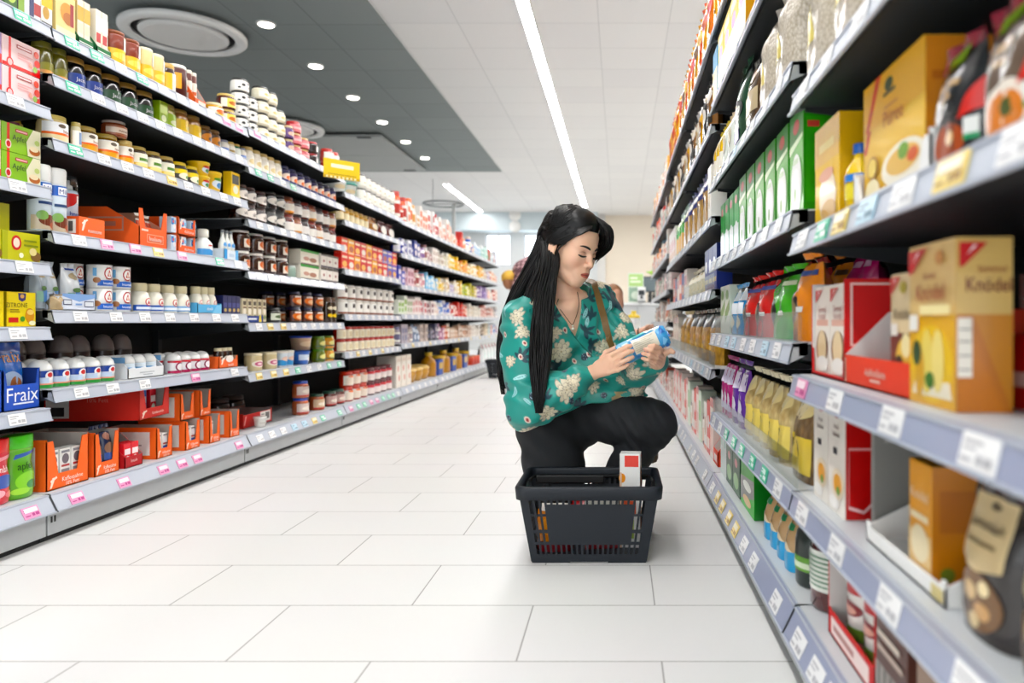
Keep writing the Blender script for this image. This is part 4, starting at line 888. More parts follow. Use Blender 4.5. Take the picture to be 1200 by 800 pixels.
put(big, -1, B2, pyl(185), 'crimson condensed milk box with white barcode panel, stacked on the orange trays', 'display tray', dz=.168, rz=.10, back=.012)
for k in range(3):
    put(carton('coffee_milk_carton', .045, .10, .05, 'd8283a' if k != 1 else '3a78c8', [('r', .1, .5, .9, .75, 'f4e8e8'), ('e', .5, .28, .3, .16, 'd8f0e0')]), -1, B2, pyl(172 + 11 * k), 'milk pack inside the crimson box, %s from the near side' % ORD[k], 'carton', back=.05, dz=.173, rz=.10)
for px, w, nm in ((219, .10, 'near'), (240, .085, 'far')):
    otray_at(px + 4, w, .115, .18, 'empty orange tray stacked in the upper layer, %s one' % nm, dz=.128, back=.012, txt=False)
for l in range(2):
    put(tub('cream_cup', .06, .05, 'cfc8bc', 'e0dcd4', [('r', .1, .2, .9, .6, '8a7a6a')]), -1, B2, pyl(258), 'pale cream cup stacked behind the empty orange trays, %s' % ('lower', 'upper')[l], 'cup', back=.2, dz=.0505 * l)
# ---------------------------------------------------------------- third and fourth bays of the jar rack
S32, S33, S34, S35, S36 = 1.46, 1.20, .948, .695, .45
row(-1, S32, 292, 333, 5, lambda w: jar('mayonnaise_jar', w, .11, 'efe9da', 'c0a870', [('r', 0, .05, 1, .9, 'f4f0e6'), ('e', .5, .45, .22, .2, 'dccba0')], labc=None, lab=(.08, .7), n=16), 'white spread jar with gold lid', 'jar', deep=1)
row(-1, S32, 334, 396, 8, lambda w: jar('plum_jam_jar', w, .10, '1d2144', '23264e', [('r', 0, .0, 1, .3, '2a3a7a'), ('e', .5, .5, .34, .26, 'e8d8cc'), ('e', .55, .42, .2, .18, 'e07a3a')], labc='2a3064', lab=(.06, .78), n=14), 'navy jar with orange fruit picture', 'jam jar', deep=1)
rj = lambda w: jar('chocolate_spread_jar', w, .085, '2c120c', '3a1d16', [('e', .5, .5, .42, .42, 'efe9e2'), ('t', '~3', .5, .5, .36, '3a241c', .5)], labc=None, lab=(.14, .72), bulge=.0, n=18)
row(-1, S33, 283.6, 304, 2, rj, 'round dark brown spread jar with white oval label', 'jar', layers=2, h=.086)
row(-1, S33, 304, 318, 1, rj, 'dark brown spread jar beside the round ones', 'jar', layers=2, h=.086)
row(-1, S33, 318, 338, 2, lambda w: jar('molasses_jar', w, .095, '16110f', '1d1c1c', [('e', .5, .55, .36, .36, 'e8e4dc'), ('t', '~2', .5, .5, .4, '20201f', .5)], labc=None, lab=(.14, .7), n=16), 'black lidded molasses jar with white oval', 'jar', layers=2, h=.096)
row(-1, S33, 339, 396.5, 7, None, '', 'jam jar', layers=2, h=.1, mix=[(lambda w: jar('jam_jar', w, .098, '5a1c14', '8a3428', [('r', 0, 0, 1, 1, 'f0ece6')], lab=(.12, .58), n=14), 'dark red jam jar with rusty lid'), (lambda w: jar('jam_jar', w, .098, '8a4a1c', '7a3a24', [('r', 0, .2, 1, 1, 'f0eae0'), ('r', 0, 0, 1, .2, 'd0903a')], lab=(.1, .6), n=14), 'amber jam jar with rusty lid'), (lambda w: jar('jam_jar', w, .098, '2a1014', '2c2024', [('r', 0, 0, 1, 1, 'ece8e4')], lab=(.14, .6), n=14), 'nearly black jam jar')], group='jam jars in the third bay')
nut = lambda w: jar('nut_spread_jar', w, .10, '3f1d0e', 'f0ede6', [('r', .3, .1, .95, .9, 'efe6da'), ('e', .62, .5, .26, .3, 'd8773a'), ('r', .3, .72, .95, .9, '3a2418')], labc=None, lab=(.1, .78), lidh=.12, neck=.92, n=16)
row(-1, S34, 283, 343, 4, nut, 'brown nut spread jar with white lid and orange picture', 'jar', layers=2, h=.101)
row(-1, S34, 343, 350, 1, lambda w: jar('glass_jar', w, .07, '9ab0a4', 'b8c0bc', None), 'clear greenish glass jar beside the nut spreads', 'jar')
gl = lambda w: carton('spread_twin_pack', w, .085, .07, 'e6e0d2', [('r', 0, .84, 1, 1, '2f9a3a'), ('r', .05, .12, .95, .66, 'ece8dc'), ('e', .3, .4, .16, .14, 'c89a8a'), ('e', .66, .36, .2, .16, 'a8745a'), ('r', .0, 0, 1, .08, '3a3a30')])
row(-1, S34, 352, 374, 1, gl, 'wide pack with bright green top band', 'carton', layers=2, h=.0865)
row(-1, S34, 376, 396.5, 3, lambda w: carton('spread_pack', w, .085, .06, 'e9e4dc', [('r', 0, .0, 1, .16, '4a4450'), ('e', .5, .5, .16, .1, 'a05a5a'), ('r', 0, .86, 1, 1, '5a5048')]), 'white and dark spread pack', 'carton', layers=2, h=.0865)
put(tray('display_tray', .165, .04, .12, '20408a', '1c3470', .85, [('r', .1, .35, .6, .6, 'e0e4ec'), ('p', [(.72, .1), (.9, .1), (.86, .9), (.76, .9)], 'e8d04a')], .05, slope=None), -1, S35, pyl(299), 'dark blue card tray of nut snack boxes', 'display tray')
row(-1, S35, 285, 314, 5, lambda w: carton('snack_box', w, .115, .08, 'd8ccb0', [('r', .15, .72, .85, .88, '5a4a3a'), ('e', .5, .45, .36, .14, 'f0e8d8'), ('r', .1, .58, .9, .64, '6a4a34'), ('e', .5, .2, .4, .1, '8a9a6a')]), 'cream snack box in the dark blue tray', 'carton', back=.006, gap=.76, lift=.0045)
row(-1, S35, 316, 339, 1, lambda w: jar('tapenade_jar', w, .08, '14150f', '1c1c1a', [('r', .1, .1, .9, .9, 'd8dccc'), ('e', .5, .5, .25, .2, '5a6a4a')], labc=None), 'squat black jar with pale green label', 'jar')
oj = lambda w: jar('peanut_jar', w, .088, '2a1410', '24264a', [('e', .5, .5, .4, .4, 'e07c34'), ('e', .5, .4, .24, .22, 'f0c8a0'), ('r', .2, .78, .8, .92, 'f0e8e0')], labc='5a2a18', lab=(.1, .76), n=16)
row(-1, S35, 345, 384, 3, oj, 'navy lidded jar with orange label', 'jar', layers=2, h=.089, deep=1)
row(-1, S35, 386, 396, 2, lambda w: jar('pickle_jar', w, .16, '3c2814', '5a3a1a', [('e', .5, .3, .3, .1, 'e8cc3a'), ('e', .5, .7, .3, .1, 'e8e0c8')], labc=None, lab=(.06, .8), n=14), 'tall dark jar with yellow spots', 'jar')
row(-1, S36, 297, 332, 2, lambda w: jar('peanut_butter_jar', w, .09, 'd8c8a0', 'e6dcbc', [('e', .4, .45, .3, .3, 'f0e6d8'), ('e', .4, .45, .2, .2, 'c86a8a'), ('e', .4, .45, .1, .1, 'f0d8dc')], labc=None, lab=(.1, .75), lidh=.15, neck=.97), 'wide cream coloured spread jar with pink emblem', 'jar')
row(-1, S36, 333, 348, 2, lambda w: tub('spread_tub', w, .09, 'dfe6ec', 'ece8e0', [('r', 0, 0, 1, .5, '4a9ad0'), ('e', .5, .6, .3, .2, 'e8c8b8')]), 'slim white tub with blue label', 'tub')
bt = lambda w: tub('spread_tub', w, .08, '2f6cc0', '2a58a8', [('r', .1, .3, .5, .9, 'd8e4f2'), ('e', .7, .4, .26, .3, 'f2e8e0'), ('e', .72, .36, .14, .18, 'a0522c'), ('t', '~6', .4, .75, .2, 'f4f8fc', .5)])
row(-1, S36, 350, 375, 1, bt, 'wide blue spread tub with almond picture', 'tub')
row(-1, S36, 357, 376, 1, lambda w: tub('spread_tub', w, .085, 'd0b090', '2848b0', [('e', .5, .5, .4, .3, 'e0c8a8')]), 'tub with dark blue lid standing on the blue tub', 'tub', back=.01)[0].location.z += .081
pk = lambda l, c: (lambda w: jar('pickle_jar', w, .08, c, l, [('e', .5, .5, .3, .3, 'f0e8a0'), ('r', 0, .1, 1, .24, '3a5a2a')], labc=None, lab=(.1, .76), n=16))
row(-1, S36, 375, 386, 1, pk('5a8a2a', '6a7a24'), 'green lidded pickle jar', 'pickle jar', layers=2, h=.081)
row(-1, S36, 386, 396, 1, pk('7a9a34', 'e0a020'), 'yellow mixed pickle jar with green lid', 'pickle jar', layers=2, h=.081)
# third bay, base shelf
put(tray('display_tray', .31, .075, .2, 'c8302a', '8f8884', .9, [('p', [(.03, .2), (.06, .2), (.12, .8), (.08, .8)], 'f0b8b0'), ('r', .58, .14, .94, .86, 'ece8e2'), ('r', .76, .3, .90, .76, '55504c'), ('r', .6, .62, .72, .7, '8a8480'), ('r', .6, .4, .72, .5, '8a8480')], .03, slope=None), -1, .155, pyl(320), 'flat red tray with white barcode panel on the base shelf', 'display tray', back=.08)
put(tub('cream_cup', .065, .052, 'f1efe9', 'f3f1ec', [('r', .1, .3, .9, .6, 'd8d4cc')], None), -1, .155, pyl(313), 'small white cup standing before the flat red tray', 'cup', back=.004)
jr = lambda l, b, lc: (lambda w: jar('sausage_jar', w, .098, b, l, [('r', 0, 0, 1, 1, lc), ('e', .5, .5, .3, .2, 'f0e8dc'), ('r', 0, 0, 1, .14, 'b8302a')], lab=(.1, .68), n=16))
row(-1, .155, 353, 369, 1, jr('2a50b0', 'b86a4a', 'd8c8c0'), 'blue lidded sausage jar', 'jar', layers=2, h=.099)
row(-1, .155, 371, 388, 1, jr('1f4a38', 'a85a3a', 'd0b89a'), 'green lidded sausage jar with red label rim', 'jar')
row(-1, .155, 389, 408, 2, jr('1c4a3a', '5a1a14', 'c8a8a0'), 'dark green lidded red jar', 'jar')
row(-1, .155, 322, 352, 2, lambda w: jar('sausage_jar', w, .13, '3a1e18', '5a4a44', [('r', .1, .2, .9, .8, '8a5a4a')], labc=None), 'dark tall jar in the rear of the base shelf', 'jar', back=.285)
# fourth bay
T4, S42, S43, S44, S45 = 1.555, 1.37, 1.05, .752, .50
row(-1, T4, 400, 424, 2, lambda w: tub('cocoa_tub', w, .105, 'eceee9', '3a8a80', [('r', .5, 0, .8, 1, '3a9a88'), ('e', .3, .5, .2, .2, 'd8c8a8')], n=14), 'white tub with teal lid and stripe', 'tub', layers=2, h=.106)
row(-1, T4, 425, 464.5, 7, lambda w: jar('baking_jar', w, .10, 'efece4', '2b2b2b', [('r', .1, .2, .9, .9, 'f4f2ea'), ('e', .5, .5, .15, .12, 'cfc7b0')], labc=None, lab=(.08, .8), lidh=.07, neck=.96, n=14), 'white jar with thin black lid', 'jar', layers=2, h=.101)
row(-1, S42, 399, 434, 6, lambda w: jar('sugar_jar', w, .10, 'e0c890', 'c8a868', [('r', .1, .1, .9, .7, 'efe2c0'), ('r', .1, .75, .9, .95, 'd8a850')], labc=None, lab=(.05, .8), n=14), 'creamy gold jar', 'jar')
row(-1, S42, 435, 445, 1, lambda w: bag('nut_bag', w, .11, .05, 'a8743a', [('e', .5, .4, .3, .2, 'e8d8b8')], nu=8, nv=10), 'brown nut bag beside the gold jars', 'bag')
row(-1, S42, 446, 464, 2, lambda w: bag('nut_bag', w, .11, .05, '6a241c', [('e', .5, .4, .36, .3, 'f0ebe4')], nu=8, nv=10, seed=4), 'dark red nut bag with white label', 'bag')
cc = ['d8362c', 'dc4a34', 'e8a82c', 'c82c34', 'd03a48', 'e8b030', 'c8303c', 'd83428', '5a6ab8', '6a5ac0']
mixr = [((lambda c, c2: (lambda w: carton('baking_mix_carton', w, .105, .05, c, [('e', .5, .35, .36, .2, c2), ('r', .1, .72, .9, .86, 'f2e2c8'), ('r', .1, .05, .9, .12, 'f0d0c0')])))(c, ['f0c06a', 'e8e0d8', 'b85a3a'][i % 3]), '%s baking mix carton' % ('red', 'scarlet', 'yellow', 'crimson', 'rose red', 'golden', 'cherry red', 'vermilion', 'blue', 'violet blue')[i]) for i, c in enumerate(cc)]
row(-1, S43, 400, 465, 10, None, '', 'carton', layers=2, h=.106, mix=mixr, group='baking mix cartons in the fourth bay')
row(-1, S44, 402, 464, 8, lambda w: jar('fruit_spread_jar', w, .098, 'd8d0c4', 'efece6', [('r', 0, 0, 1, 1, 'f2efe9'), ('r', .34, .5, .66, .85, '2a2422'), ('r', 0, 0, 1, .14, '8a4a2a')], lab=(.03, .85), lidh=.1, n=14), 'white fruit spread jar with black square', 'jar', layers=2, h=.1)
row(-1, S45, 401, 464.5, 10, lambda w: jar('cherry_jar', w, .082, 'a83428', 'c23828', [('r', 0, 0, 1, 1, 'efe6d0'), ('r', .3, .2, .7, .8, 'e2d4b4')], lab=(.05, .78), n=14), 'red lidded jar with cream label', 'jar', layers=2, h=.083)
row(-1, .155, 409, 434, 3, lambda w: jar('tomato_jar', w, .10, 'b83a20', 'c8402a', [('r', .1, 0, .9, .8, 'efe2d4'), ('e', .5, .9, .3, .1, 'e07a3a')], lab=(.1, .75), n=14), 'orange red sauce jar on the base shelf', 'jar', layers=2, h=.101)
row(-1, .155, 435, 462, 4, lambda w: jar('cherry_jar', w, .10, '5a1420', '6a1c24', [('r', 0, 0, 1, .7, 'f0e4e0'), ('r', 0, .7, 1, 1, 'c83040')], lab=(.1, .75), n=14), 'dark cherry jar with white label', 'jar', layers=2, h=.101)
# bays five to eight: blurred packs, seen small
far = {
    1.545: ['e8641e,b8382c', 'ece8e4,e07a4a', 'f0ece8,d8a86a', 'e8e4e0,e8742c', 'f4f0ec,c8202c', 'f2f0ee,c03040', 'f4efec,e8a890', 'eee8e4,d86a4a', 'f0e4dc,f0b8a0', 'f2ece8,e09a7a', 'c8342c,e86a4a', 'efe6e0,e8a080', '2a5ac0,f0f0f0', '3a6ac8,e8d0c0', 'e8eef4,6ab0e0', 'd8e8f0,8ac0e0', 'f0f4f4,60b0a8', 'e2f0ee,5ab8a0', 'd8382c,2f8a4a', 'e8ecec,9ab8c8', 'e0e4e8,c8a8a8', 'dfe4ea,8a9ac0'],
    1.27: ['2a3a9a,e8e8f0', 'e8e8ee,5a5a9a', '3a4a9a,f0e8e8', 'ece6ea,8a6aa0', 'e8e2e0,a87a7a', 'efeae6,c8b8b0', 'e8e4dc,b8a898', 'ece8e0,c8c0a0', 'f0c81e,e8e0c0', 'f2d02a,e89a3a', 'e8a83a,f0e0b0', 'f0c02a,e87a2a', 'eab83a,f4e8c8', 'f0e8d0,e8b84a', 'f2c84a,f0ece0', 'e8c03a,d89a3a', 'f0dca0,e8a84a', 'eee6d8,c8b098', 'e8e0e4,9a8ab0', 'f0e8e0,e08a4a', 'ece6e0,d8a88a', 'efe6e2,d87a6a'],
    1.01: ['3a4ab0,e8e0ec', 'e8d0d8,b87a8a', 'ecd8d4,a85a5a', 'efe4e2,d8a0a8', '8ac8e8,e8f0f4', 'a8d0e8,f0e8d8', 'f0e2b0,e8c85a', 'ece6d8,c8a878', 'e8e4ea,a89ac0', 'f0ece6,d8c8a8', 'e8c03a,f0e4b8', 'c8cc2a,8aa02c', 'd8d83a,f0ecc0', 'd0c82c,a08a2a', 'e8c85a,f2e8c8', '9a7ab0,e8e0ec', 'a08ac0,6a4a8a', 'b8a8d0,7a5aa0', 'f0e0d8,e8a890', 'f2ece6,d8c8c0', 'c8342c,f0d8d0', 'e8d8d0,c89a8a'],
    .763: ['e8ece0,9ac05a', 'eae6e2,a8b88a', 'f0e8e6,d89a9a', 'ece4e4,c0304a', 'efe8e6,8a3a4a', 'f2eeea,e0c8c0', 'e8ecf0,7a9ad0', 'ece8ea,4a6ac0', 'f0e8e8,c83a3a', 'd8342a,f0d8d0', 'dc3c2c,b82a24', 'e0482f,f0c8b8', 'e8e0d8,c8b8a8', 'efe9e0,d8ccb8', 'ece6dc,c8c0b0', 'f0ebe4,d8d0c0', 'e8c8c0,c87a70', 'ecd0c8,b86a60', 'e8dcd8,a8584a', 'f0e4e0,d89a88', 'e8e4e2,b8a8a0', 'ece8e6,a0a8b8'],
    .517: ['b8b0b8,7a7a98', 'd8ccc8,a8989a', '8a98b0,c8d0dc', 'c8b8b0,8a7a74', '2c2a3a,6a6a8a', '3a3a5a,9a8aa0', 'b87a9a,e8d0dc', 'd86a4a,f0d8c8', 'c8a890,e8dcd0', 'd8b8a0,e8d0c0', 'b89a84,e0d0c4', 'e0c8b8,c08a6a', 'd8c0b0,a87a60', 'e8e0d8,c8b8b0', 'efeae4,d8d0c8', 'ece6e0,c8c0b8', '6a4a3a,d8c8b8', 'e8dcc8,b8a080', 'e8ecec,8ab0b0', 'ecd8d8,c87a7a', 'e6eaf0,6a8ac0', 'e8e8ee,a86a8a'],
}
HN = {1.545: 'top shelf', 1.27: 'shelf below the top', 1.01: 'eye level shelf', .763: 'middle shelf', .517: 'shelf over the base'}
CNAME = [('white', lambda r, g, b: min(r, g, b) > 205), ('black', lambda r, g, b: max(r, g, b) < 75), ('grey', lambda r, g, b: max(r, g, b) - min(r, g, b) < 22), ('yellow', lambda r, g, b: r > 190 and g > 170 and b < 150), ('red', lambda r, g, b: r > 150 and g < 95), ('orange', lambda r, g, b: r > 190 and g < 175 and b < 130), ('pink', lambda r, g, b: r > 190 and b > 130 and g < 205), ('green', lambda r, g, b: g > r and g > b), ('violet', lambda r, g, b: b > g and r > g), ('blue', lambda r, g, b: b > r), ('brown', lambda r, g, b: True)]
def cname(h):
    r, g, b = (int(h[i:i + 2], 16) for i in (0, 2, 4))
    for n, f in CNAME:
        if f(r, g, b): return n
_FARP = {}
def far_pack(kind, w, h, c1, c2):
    k = (kind, round(w, 3), round(h, 3), c1, c2)
    if k in _FARP: return dup(_FARP[k])
    a = [('r', .08, .55, .92, .8, c2), ('e', .5, .3, .34, .16, c2)]
    if kind == 'bag': o = bag('sachet_bag', w, h, min(.06, w * .7), c1, a, nu=6, nv=9, seed=len(_FARP))
    elif kind == 'bottle': o = bottle('bottle', w, h, c1, c2, [('r', 0, .1, 1, .9, c2)], None, (.1, .5), n=12)
    elif kind == 'jar': o = jar('jar', w, h, c1, c2, [('r', 0, .2, 1, .8, c2)], n=12)
    else: o = carton('packet', w, h, min(.07, w), c1, a)
    _FARP[k] = o
    return o
KW = {'bag': 'bag', 'bottle': 'bottle', 'jar': 'jar', 'box': 'packet'}
fr = random.Random(11)
for z, cols in far.items():
    y = 6.10; k = 0; used = {}
    while y < 11.02:
        c1, c2 = cols[int((y - 6.06) / 5.0 * len(cols)) % len(cols)].split(',')
        w = fr.uniform(.075, .11); kind = fr.choice(['box', 'box', 'bag', 'bottle' if z > 1.5 else 'bag', 'jar'])
        w = round(w / .015) * .015
        h = {1.545: fr.uniform(.12, .25) if y < 8 else fr.uniform(.11, .2)}.get(z, fr.uniform(.12, .17)); h = round(h / .02) * .02
        c1n, c2n = cname(c1), cname(c2)
        base = '%s and %s %s' % (c1n, c2n, KW[kind]) if c1n != c2n else '%s %s' % (c1n, KW[kind])
        bn = BN[min(7, 4 + int((y - 6.06) / 1.25))]
        key = base + bn; used[key] = used.get(key, 0) + 1
        base += ', %s such in the jar rack\'s %s bay, %s' % (ORD[used[key] - 1], bn, HN[z])
        put(far_pack(kind, w * .95, h, c1, c2), -1, z, y + w / 2, base, 'packet' if kind == 'box' else KW[kind], 'small packs on the %s, far bays' % HN[z], dz=.0005)
        y += w
# base shelf of the far bays: tall cartons, wicker pots, bottles
row(-1, .155, 464, 482, 3, lambda w: carton('cereal_carton', w, .26, .16, 'eee6da', [('r', .2, .1, .8, .9, 'f4eee4'), ('e', .4, .6, .14, .1, 'e0a090'), ('e', .6, .3, .14, .1, 'd88a70'), ('r', .1, .82, .9, .92, 'e8d8c8')], 'd8d4cc'), 'tall cream carton on the base shelf of the far bays', 'carton', gap=.93)
pot = lambda w: lathe_pack('wicker_pot', [(.7, 0), (.82, .02), (1, .45), (.98, .7), (.9, .72)], w, .14, 'c89a4a', [('lid', [(.98, .7), (1.04, .72), (1.02, .82), (.7, .95), (.2, 1)], 'e6c888')], n=16)
row(-1, .155, 483, 506, 3, pot, 'golden woven pot with pale lid', 'pot', gap=.95)
row(-1, .155, 508, 552, 9, None, '', 'bottle', mix=[(lambda w: bottle('syrup_bottle', w * .8, .24, 'b8862a', 'e8c860', n=12), 'gold syrup bottle in the far base shelf'), (lambda w: carton('sugar_packet', w * .9, .16, .06, '3a5aa8', [('r', .1, .4, .9, .8, 'e0c070')]), 'blue packet in the far base shelf'), (lambda w: tub('cocoa_tub', w * .95, .19, 'd8a83a', 'e8c050', n=12), 'golden tub in the far base shelf')], group='bottles and tubs on the far base shelf')
row(-1, .155, 554, 564, 3, lambda w: lathe_pack('fruit_tub', [(.8, 0), (1, .05), (1, .85), (.95, .88)], w, .11, 'd8503a', [('lid', [(.96, .86), (1, .88), (1, .98), (.5, 1)], 'e88a6a')], n=12), 'red tub past the golden ones', 'tub')
row(-1, .155, 566, 584, 5, lambda w: bag('flour_bag', w, .26, .09, 'e6eaec', [('e', .4, .8, .2, .1, 'a03048'), ('r', .5, .2, .9, .5, '9ad0c0')], nu=6, nv=9), 'pale bag at the end of the base shelf', 'bag')
# yellow promotion card clipped to the top rail
e = empty('promotion_sign', (-(LX - .115), pyl(374) - .02, 1.565)); s = MB()
s.box(-.001, -.115, 0, .001, .115, .115, card('eccc1e'))
s.art([('r', .0, .0, 1, .14, 'c8a820'), ('r', .2, .56, .82, .76, 'f8f4d8'), ('r', .1, .2, .9, .24, 'a8902a')] + [('r', .06 + .11 * i, .02, .12 + .11 * i, .12, 'f0e8c0') for i in range(8)], lambda u, v, off: (.001 + off, u, v), .23, .115)
s.art([('r', .0, .0, 1, .14, 'c8a820'), ('r', .2, .5, .82, .8, 'f8f4d8'), ('r', .3, .58, .72, .72, 'd8c05a')], lambda u, v, off: (-.001 - off, -u, v), .23, .115)
s.build('card', e)
MB().box(-.035, -.02, .10, .0, .02, .112, M('d8d8d8', .3)).build('clip', e)
e.rotation_euler = (0, 0, -.75)
tag(e, 'yellow promotion card clipped to the top shelf of the jar rack', 'sign')
# ---------------------------------------------------------------- goods on the pasta rack
def ry(px0, px1): return (pyr(px0) + pyr(px1)) / 2, abs(pyr(px0) - pyr(px1))
def rput(mk, z, p0, p1, label, cat, back=0., dz=0., group=None, fill=.97, rz=0.):
    y, w = ry(p0, p1)
    return put(mk(w * fill), 1, z, y, label, cat, group, back=back, dz=dz, rz=rz)
A1, A2, A3 = .375, .60, .868
# near bay, shelf level with the eye: puree, soups
put(tray('display_tray', .285, .062, .11, 'efeeec', 'e4e2de', .3, [], .12, slope=None, cor=.055), 1, A3, 1.015, 'low white card tray under the golden puree carton', 'display tray')
pu = [('r', 0, 0, 1, 1, 'e9c25a'), ('p', [(.24, 1), (.34, 1), (.06, .45), (0, .45)], 'c8402c'), ('r', 0, .62, 1, 1, 'e8b54c'), ('p', [(.24, 1), (.34, 1), (.10, .62), (.04, .62)], 'd0452c'), ('e', .47, .88, .07, .05, '3a4a24'), ('r', .38, .80, .58, .83, '5a4a20'), ('t', 'Püree', .55, .62, .12, 'b8603a', .5), ('r', .4, .7, .62, .72, 'c88a5a'), ('e', .7, .22, .34, .16, 'f2ecdc'), ('e', .7, .24, .26, .1, 'e8c06a'), ('e', .72, .3, .08, .06, '7aa83a'), ('e', .86, .24, .08, .05, 'd8682a'), ('e', .2, .30, .1, .09, 'b07a3a'), ('e', .2, .30, .085, .075, 'ecd06a'), ('e', .2, .11, .14, .1, 'f4e8c0')]
rput(lambda w: carton('puree_carton', w, .185, .085, 'e9c25a', pu, 'c9853a', [('r', .1, .7, .9, .76, 'b06a2a')]), A3, 1003, 1074, 'golden puree carton with red stripe standing in a white tray', 'carton', back=.012, dz=.004)
rput(lambda w: carton('mash_carton', w, .185, .07, 'e6c03a', [('r', 0, .62, 1, 1, 'e2b62c'), ('r', .2, .74, .8, .82, 'f0d880'), ('e', .55, .28, .34, .26, 'f0dcc0'), ('e', .5, .5, .3, .06, 'e0a080'), ('e', .6, .15, .3, .1, 'd8b070')], 'd0a82c'), A3, 955, 984, 'yellow carton with pale food picture beside the puree', 'carton')
rput(lambda w: bottle('oil_bottle', w, .12, 'e8c82c', '2f6ab8', [('r', 0, .3, 1, .7, 'e8d860'), ('r', 0, .75, 1, .95, '3a80c8')], None, (.08, .6)), A3, 986, 997, 'small yellow bottle with blue cap before the puree tray', 'bottle')
def soup(c, name, sc): return lambda w: bag('soup_pouch', w, .150, .045, c, [('e', .56, .22, .36, .2, 'efe6da' if sc else '2a2a2c'), ('e', .54, .2, .3, .155, 'd8862a' if sc else 'a8522c'), ('e', .6, .24, .1, .06, '4a5a2a' if sc else 'e0c090'), ('p', [(.14, .80), (.24, .9), (.72, .92), (.62, .8)], '8ab02c'), ('e', .16, .84, .08, .045, 'b03050'), ('t', name, .5, .66, .075, 'd8b078', .7), ('t', '~5', .5, .56, .06, 'd8b078', .4), ('p', [(.76, .34), (1, .4), (1, .62), (.86, .5)], 'c83a34'), ('r', .84, .18, .98, .34, 'e6e8e4'), ('r', .84, .18, .98, .22, '3a9a6a')], seal='8a2a3c', seed=21 + sc, wr=.003)
rput(soup('1f2023', '~7', 0), A3, 1084, 1136, 'black soup pouch with reddish bowl picture', 'pouch')
rput(soup('6a5a4e', '~6', 1), A3, 1138, 1212, 'grey brown soup pouch with orange pumpkin soup picture', 'pouch')
rput(soup('3a4a34', '~6', 0), A3, 1214, 1330, 'dark green soup pouch at the very edge of the frame', 'pouch')
# dumpling cartons
crv = [('r', .05, .94, .95, .96, 'f0d0c8'), ('r', .05, .35, .07, .96, 'f0d0c8'), ('p', [(.05, .35), (.3, .36), (.3, .38), (.05, .37)], 'f0d0c8'), ('p', [(.3, .36), (.62, .52), (.60, .55), (.3, .38)], 'f0d0c8'), ('p', [(.60, .52), (.95, .88), (.95, .93), (.58, .55)], 'f0d0c8')]
put(tray('display_tray', .205, .170, .19, 'c8241c', 'd8d4d0', .04, [], .05, slope=None, cor=.05, sart=crv), 1, A2, 1.308, 'tall red display box with white outline on its near end', 'display tray')
dz_ = [('r', 0, 0, 1, 1, 'f0e6dc'), ('r', .1, .55, .9, .62, 'e0b0a0'), ('t', 'Semmel', .5, .74, .07, 'a03a3a', .7), ('t', 'Knödel', .5, .66, .07, 'a03a3a', .7), ('e', .5, .3, .4, .2, '8a5a3a'), ('e', .5, .3, .3, .2, 'e8cfa8'), ('e', .55, .12, .4, .09, 'f6f0ea')] + flash(.06, .96, .5, .14)
for k in range(2):
    put(carton('dumpling_carton', .094, .160, .06, 'efe4da', dz_, 'e6d8cc'), 1, A2, 1.259 + k * .097, 'pale dumpling carton inside the tall red box, %s one' % ('near', 'far')[k], 'carton', back=.006, dz=.004)
put(tray('display_tray', .275, .115, .17, 'dc4a28', 'e9e6e2', .40, [('t', '~12', .52, .22, .1, 'f6d8cc', .36), ('r', .45, .1, .6, .13, 'f6d8cc'), ('r', .02, .02, .04, .36, 'f0b8a4')], .03, slope=True, cor=.046, sart=[('t', '~2', .3, .2, .14, 'f6d8cc')]), 1, A2, 1.067, 'low orange red tray nearly emptied of its dumpling cartons', 'display tray')
kn = [('r', 0, .56, 1, 1, 'd9bb84'), ('r', 0, 0, 1, .56, 'e2b040'), ('e', .5, .26, .46, .24, 'e8c23a'), ('p', [(.08, .06), (.95, .06), (.9, .16), (.14, .14)], 'f0e6d2'), ('e', .42, .27, .14, .2, 'e8d27a'), ('e', .66, .28, .13, .19, 'efdc92'), ('e', .26, .2, .1, .16, 'd8a83a'), ('e', .2, .32, .1, .08, '2f4a2c'), ('e', .5, .16, .1, .05, '4a7a2c'), ('r', .04, .46, .24, .56, 'f0ece4'), ('t', 'Semmel', .5, .80, .04, 'a0483c', .36), ('t', 'Knödel', .52, .70, .10, 'a8382c', .7), ('e', .72, .90, .08, .045, 'c08a4a'), ('r', .3, .56, .95, .62, 'f2e4b0')] + flash(.04, .97, .42, .15)
kns = [('r', 0, .56, 1, 1, 'd8b878'), ('r', 0, 0, 1, .56, 'c07a24'), ('p', [(.3, .56), (1, 0), (1, .56)], 'c98a34'), ('r', .02, .2, .28, .54, 'ece6da'), ('r', .04, .24, .26, .25, 'a09a90'), ('r', .04, .32, .26, .33, 'a09a90'), ('r', .04, .4, .26, .41, 'a09a90'), ('r', .04, .47, .26, .48, 'a09a90'), ('t', 'Semmel', .62, .82, .04, 'a05a3c', .5), ('t', 'Knödel', .56, .73, .085, '7a2c28', .8)] + flash(.04, .97, .5, .14)
rput(lambda w: carton('dumpling_carton', w, .192, .062, 'd9bb84', kn, 'c8954a', kns), A2, 1066, 1121, 'large golden dumpling carton standing alone on the shelf', 'carton')
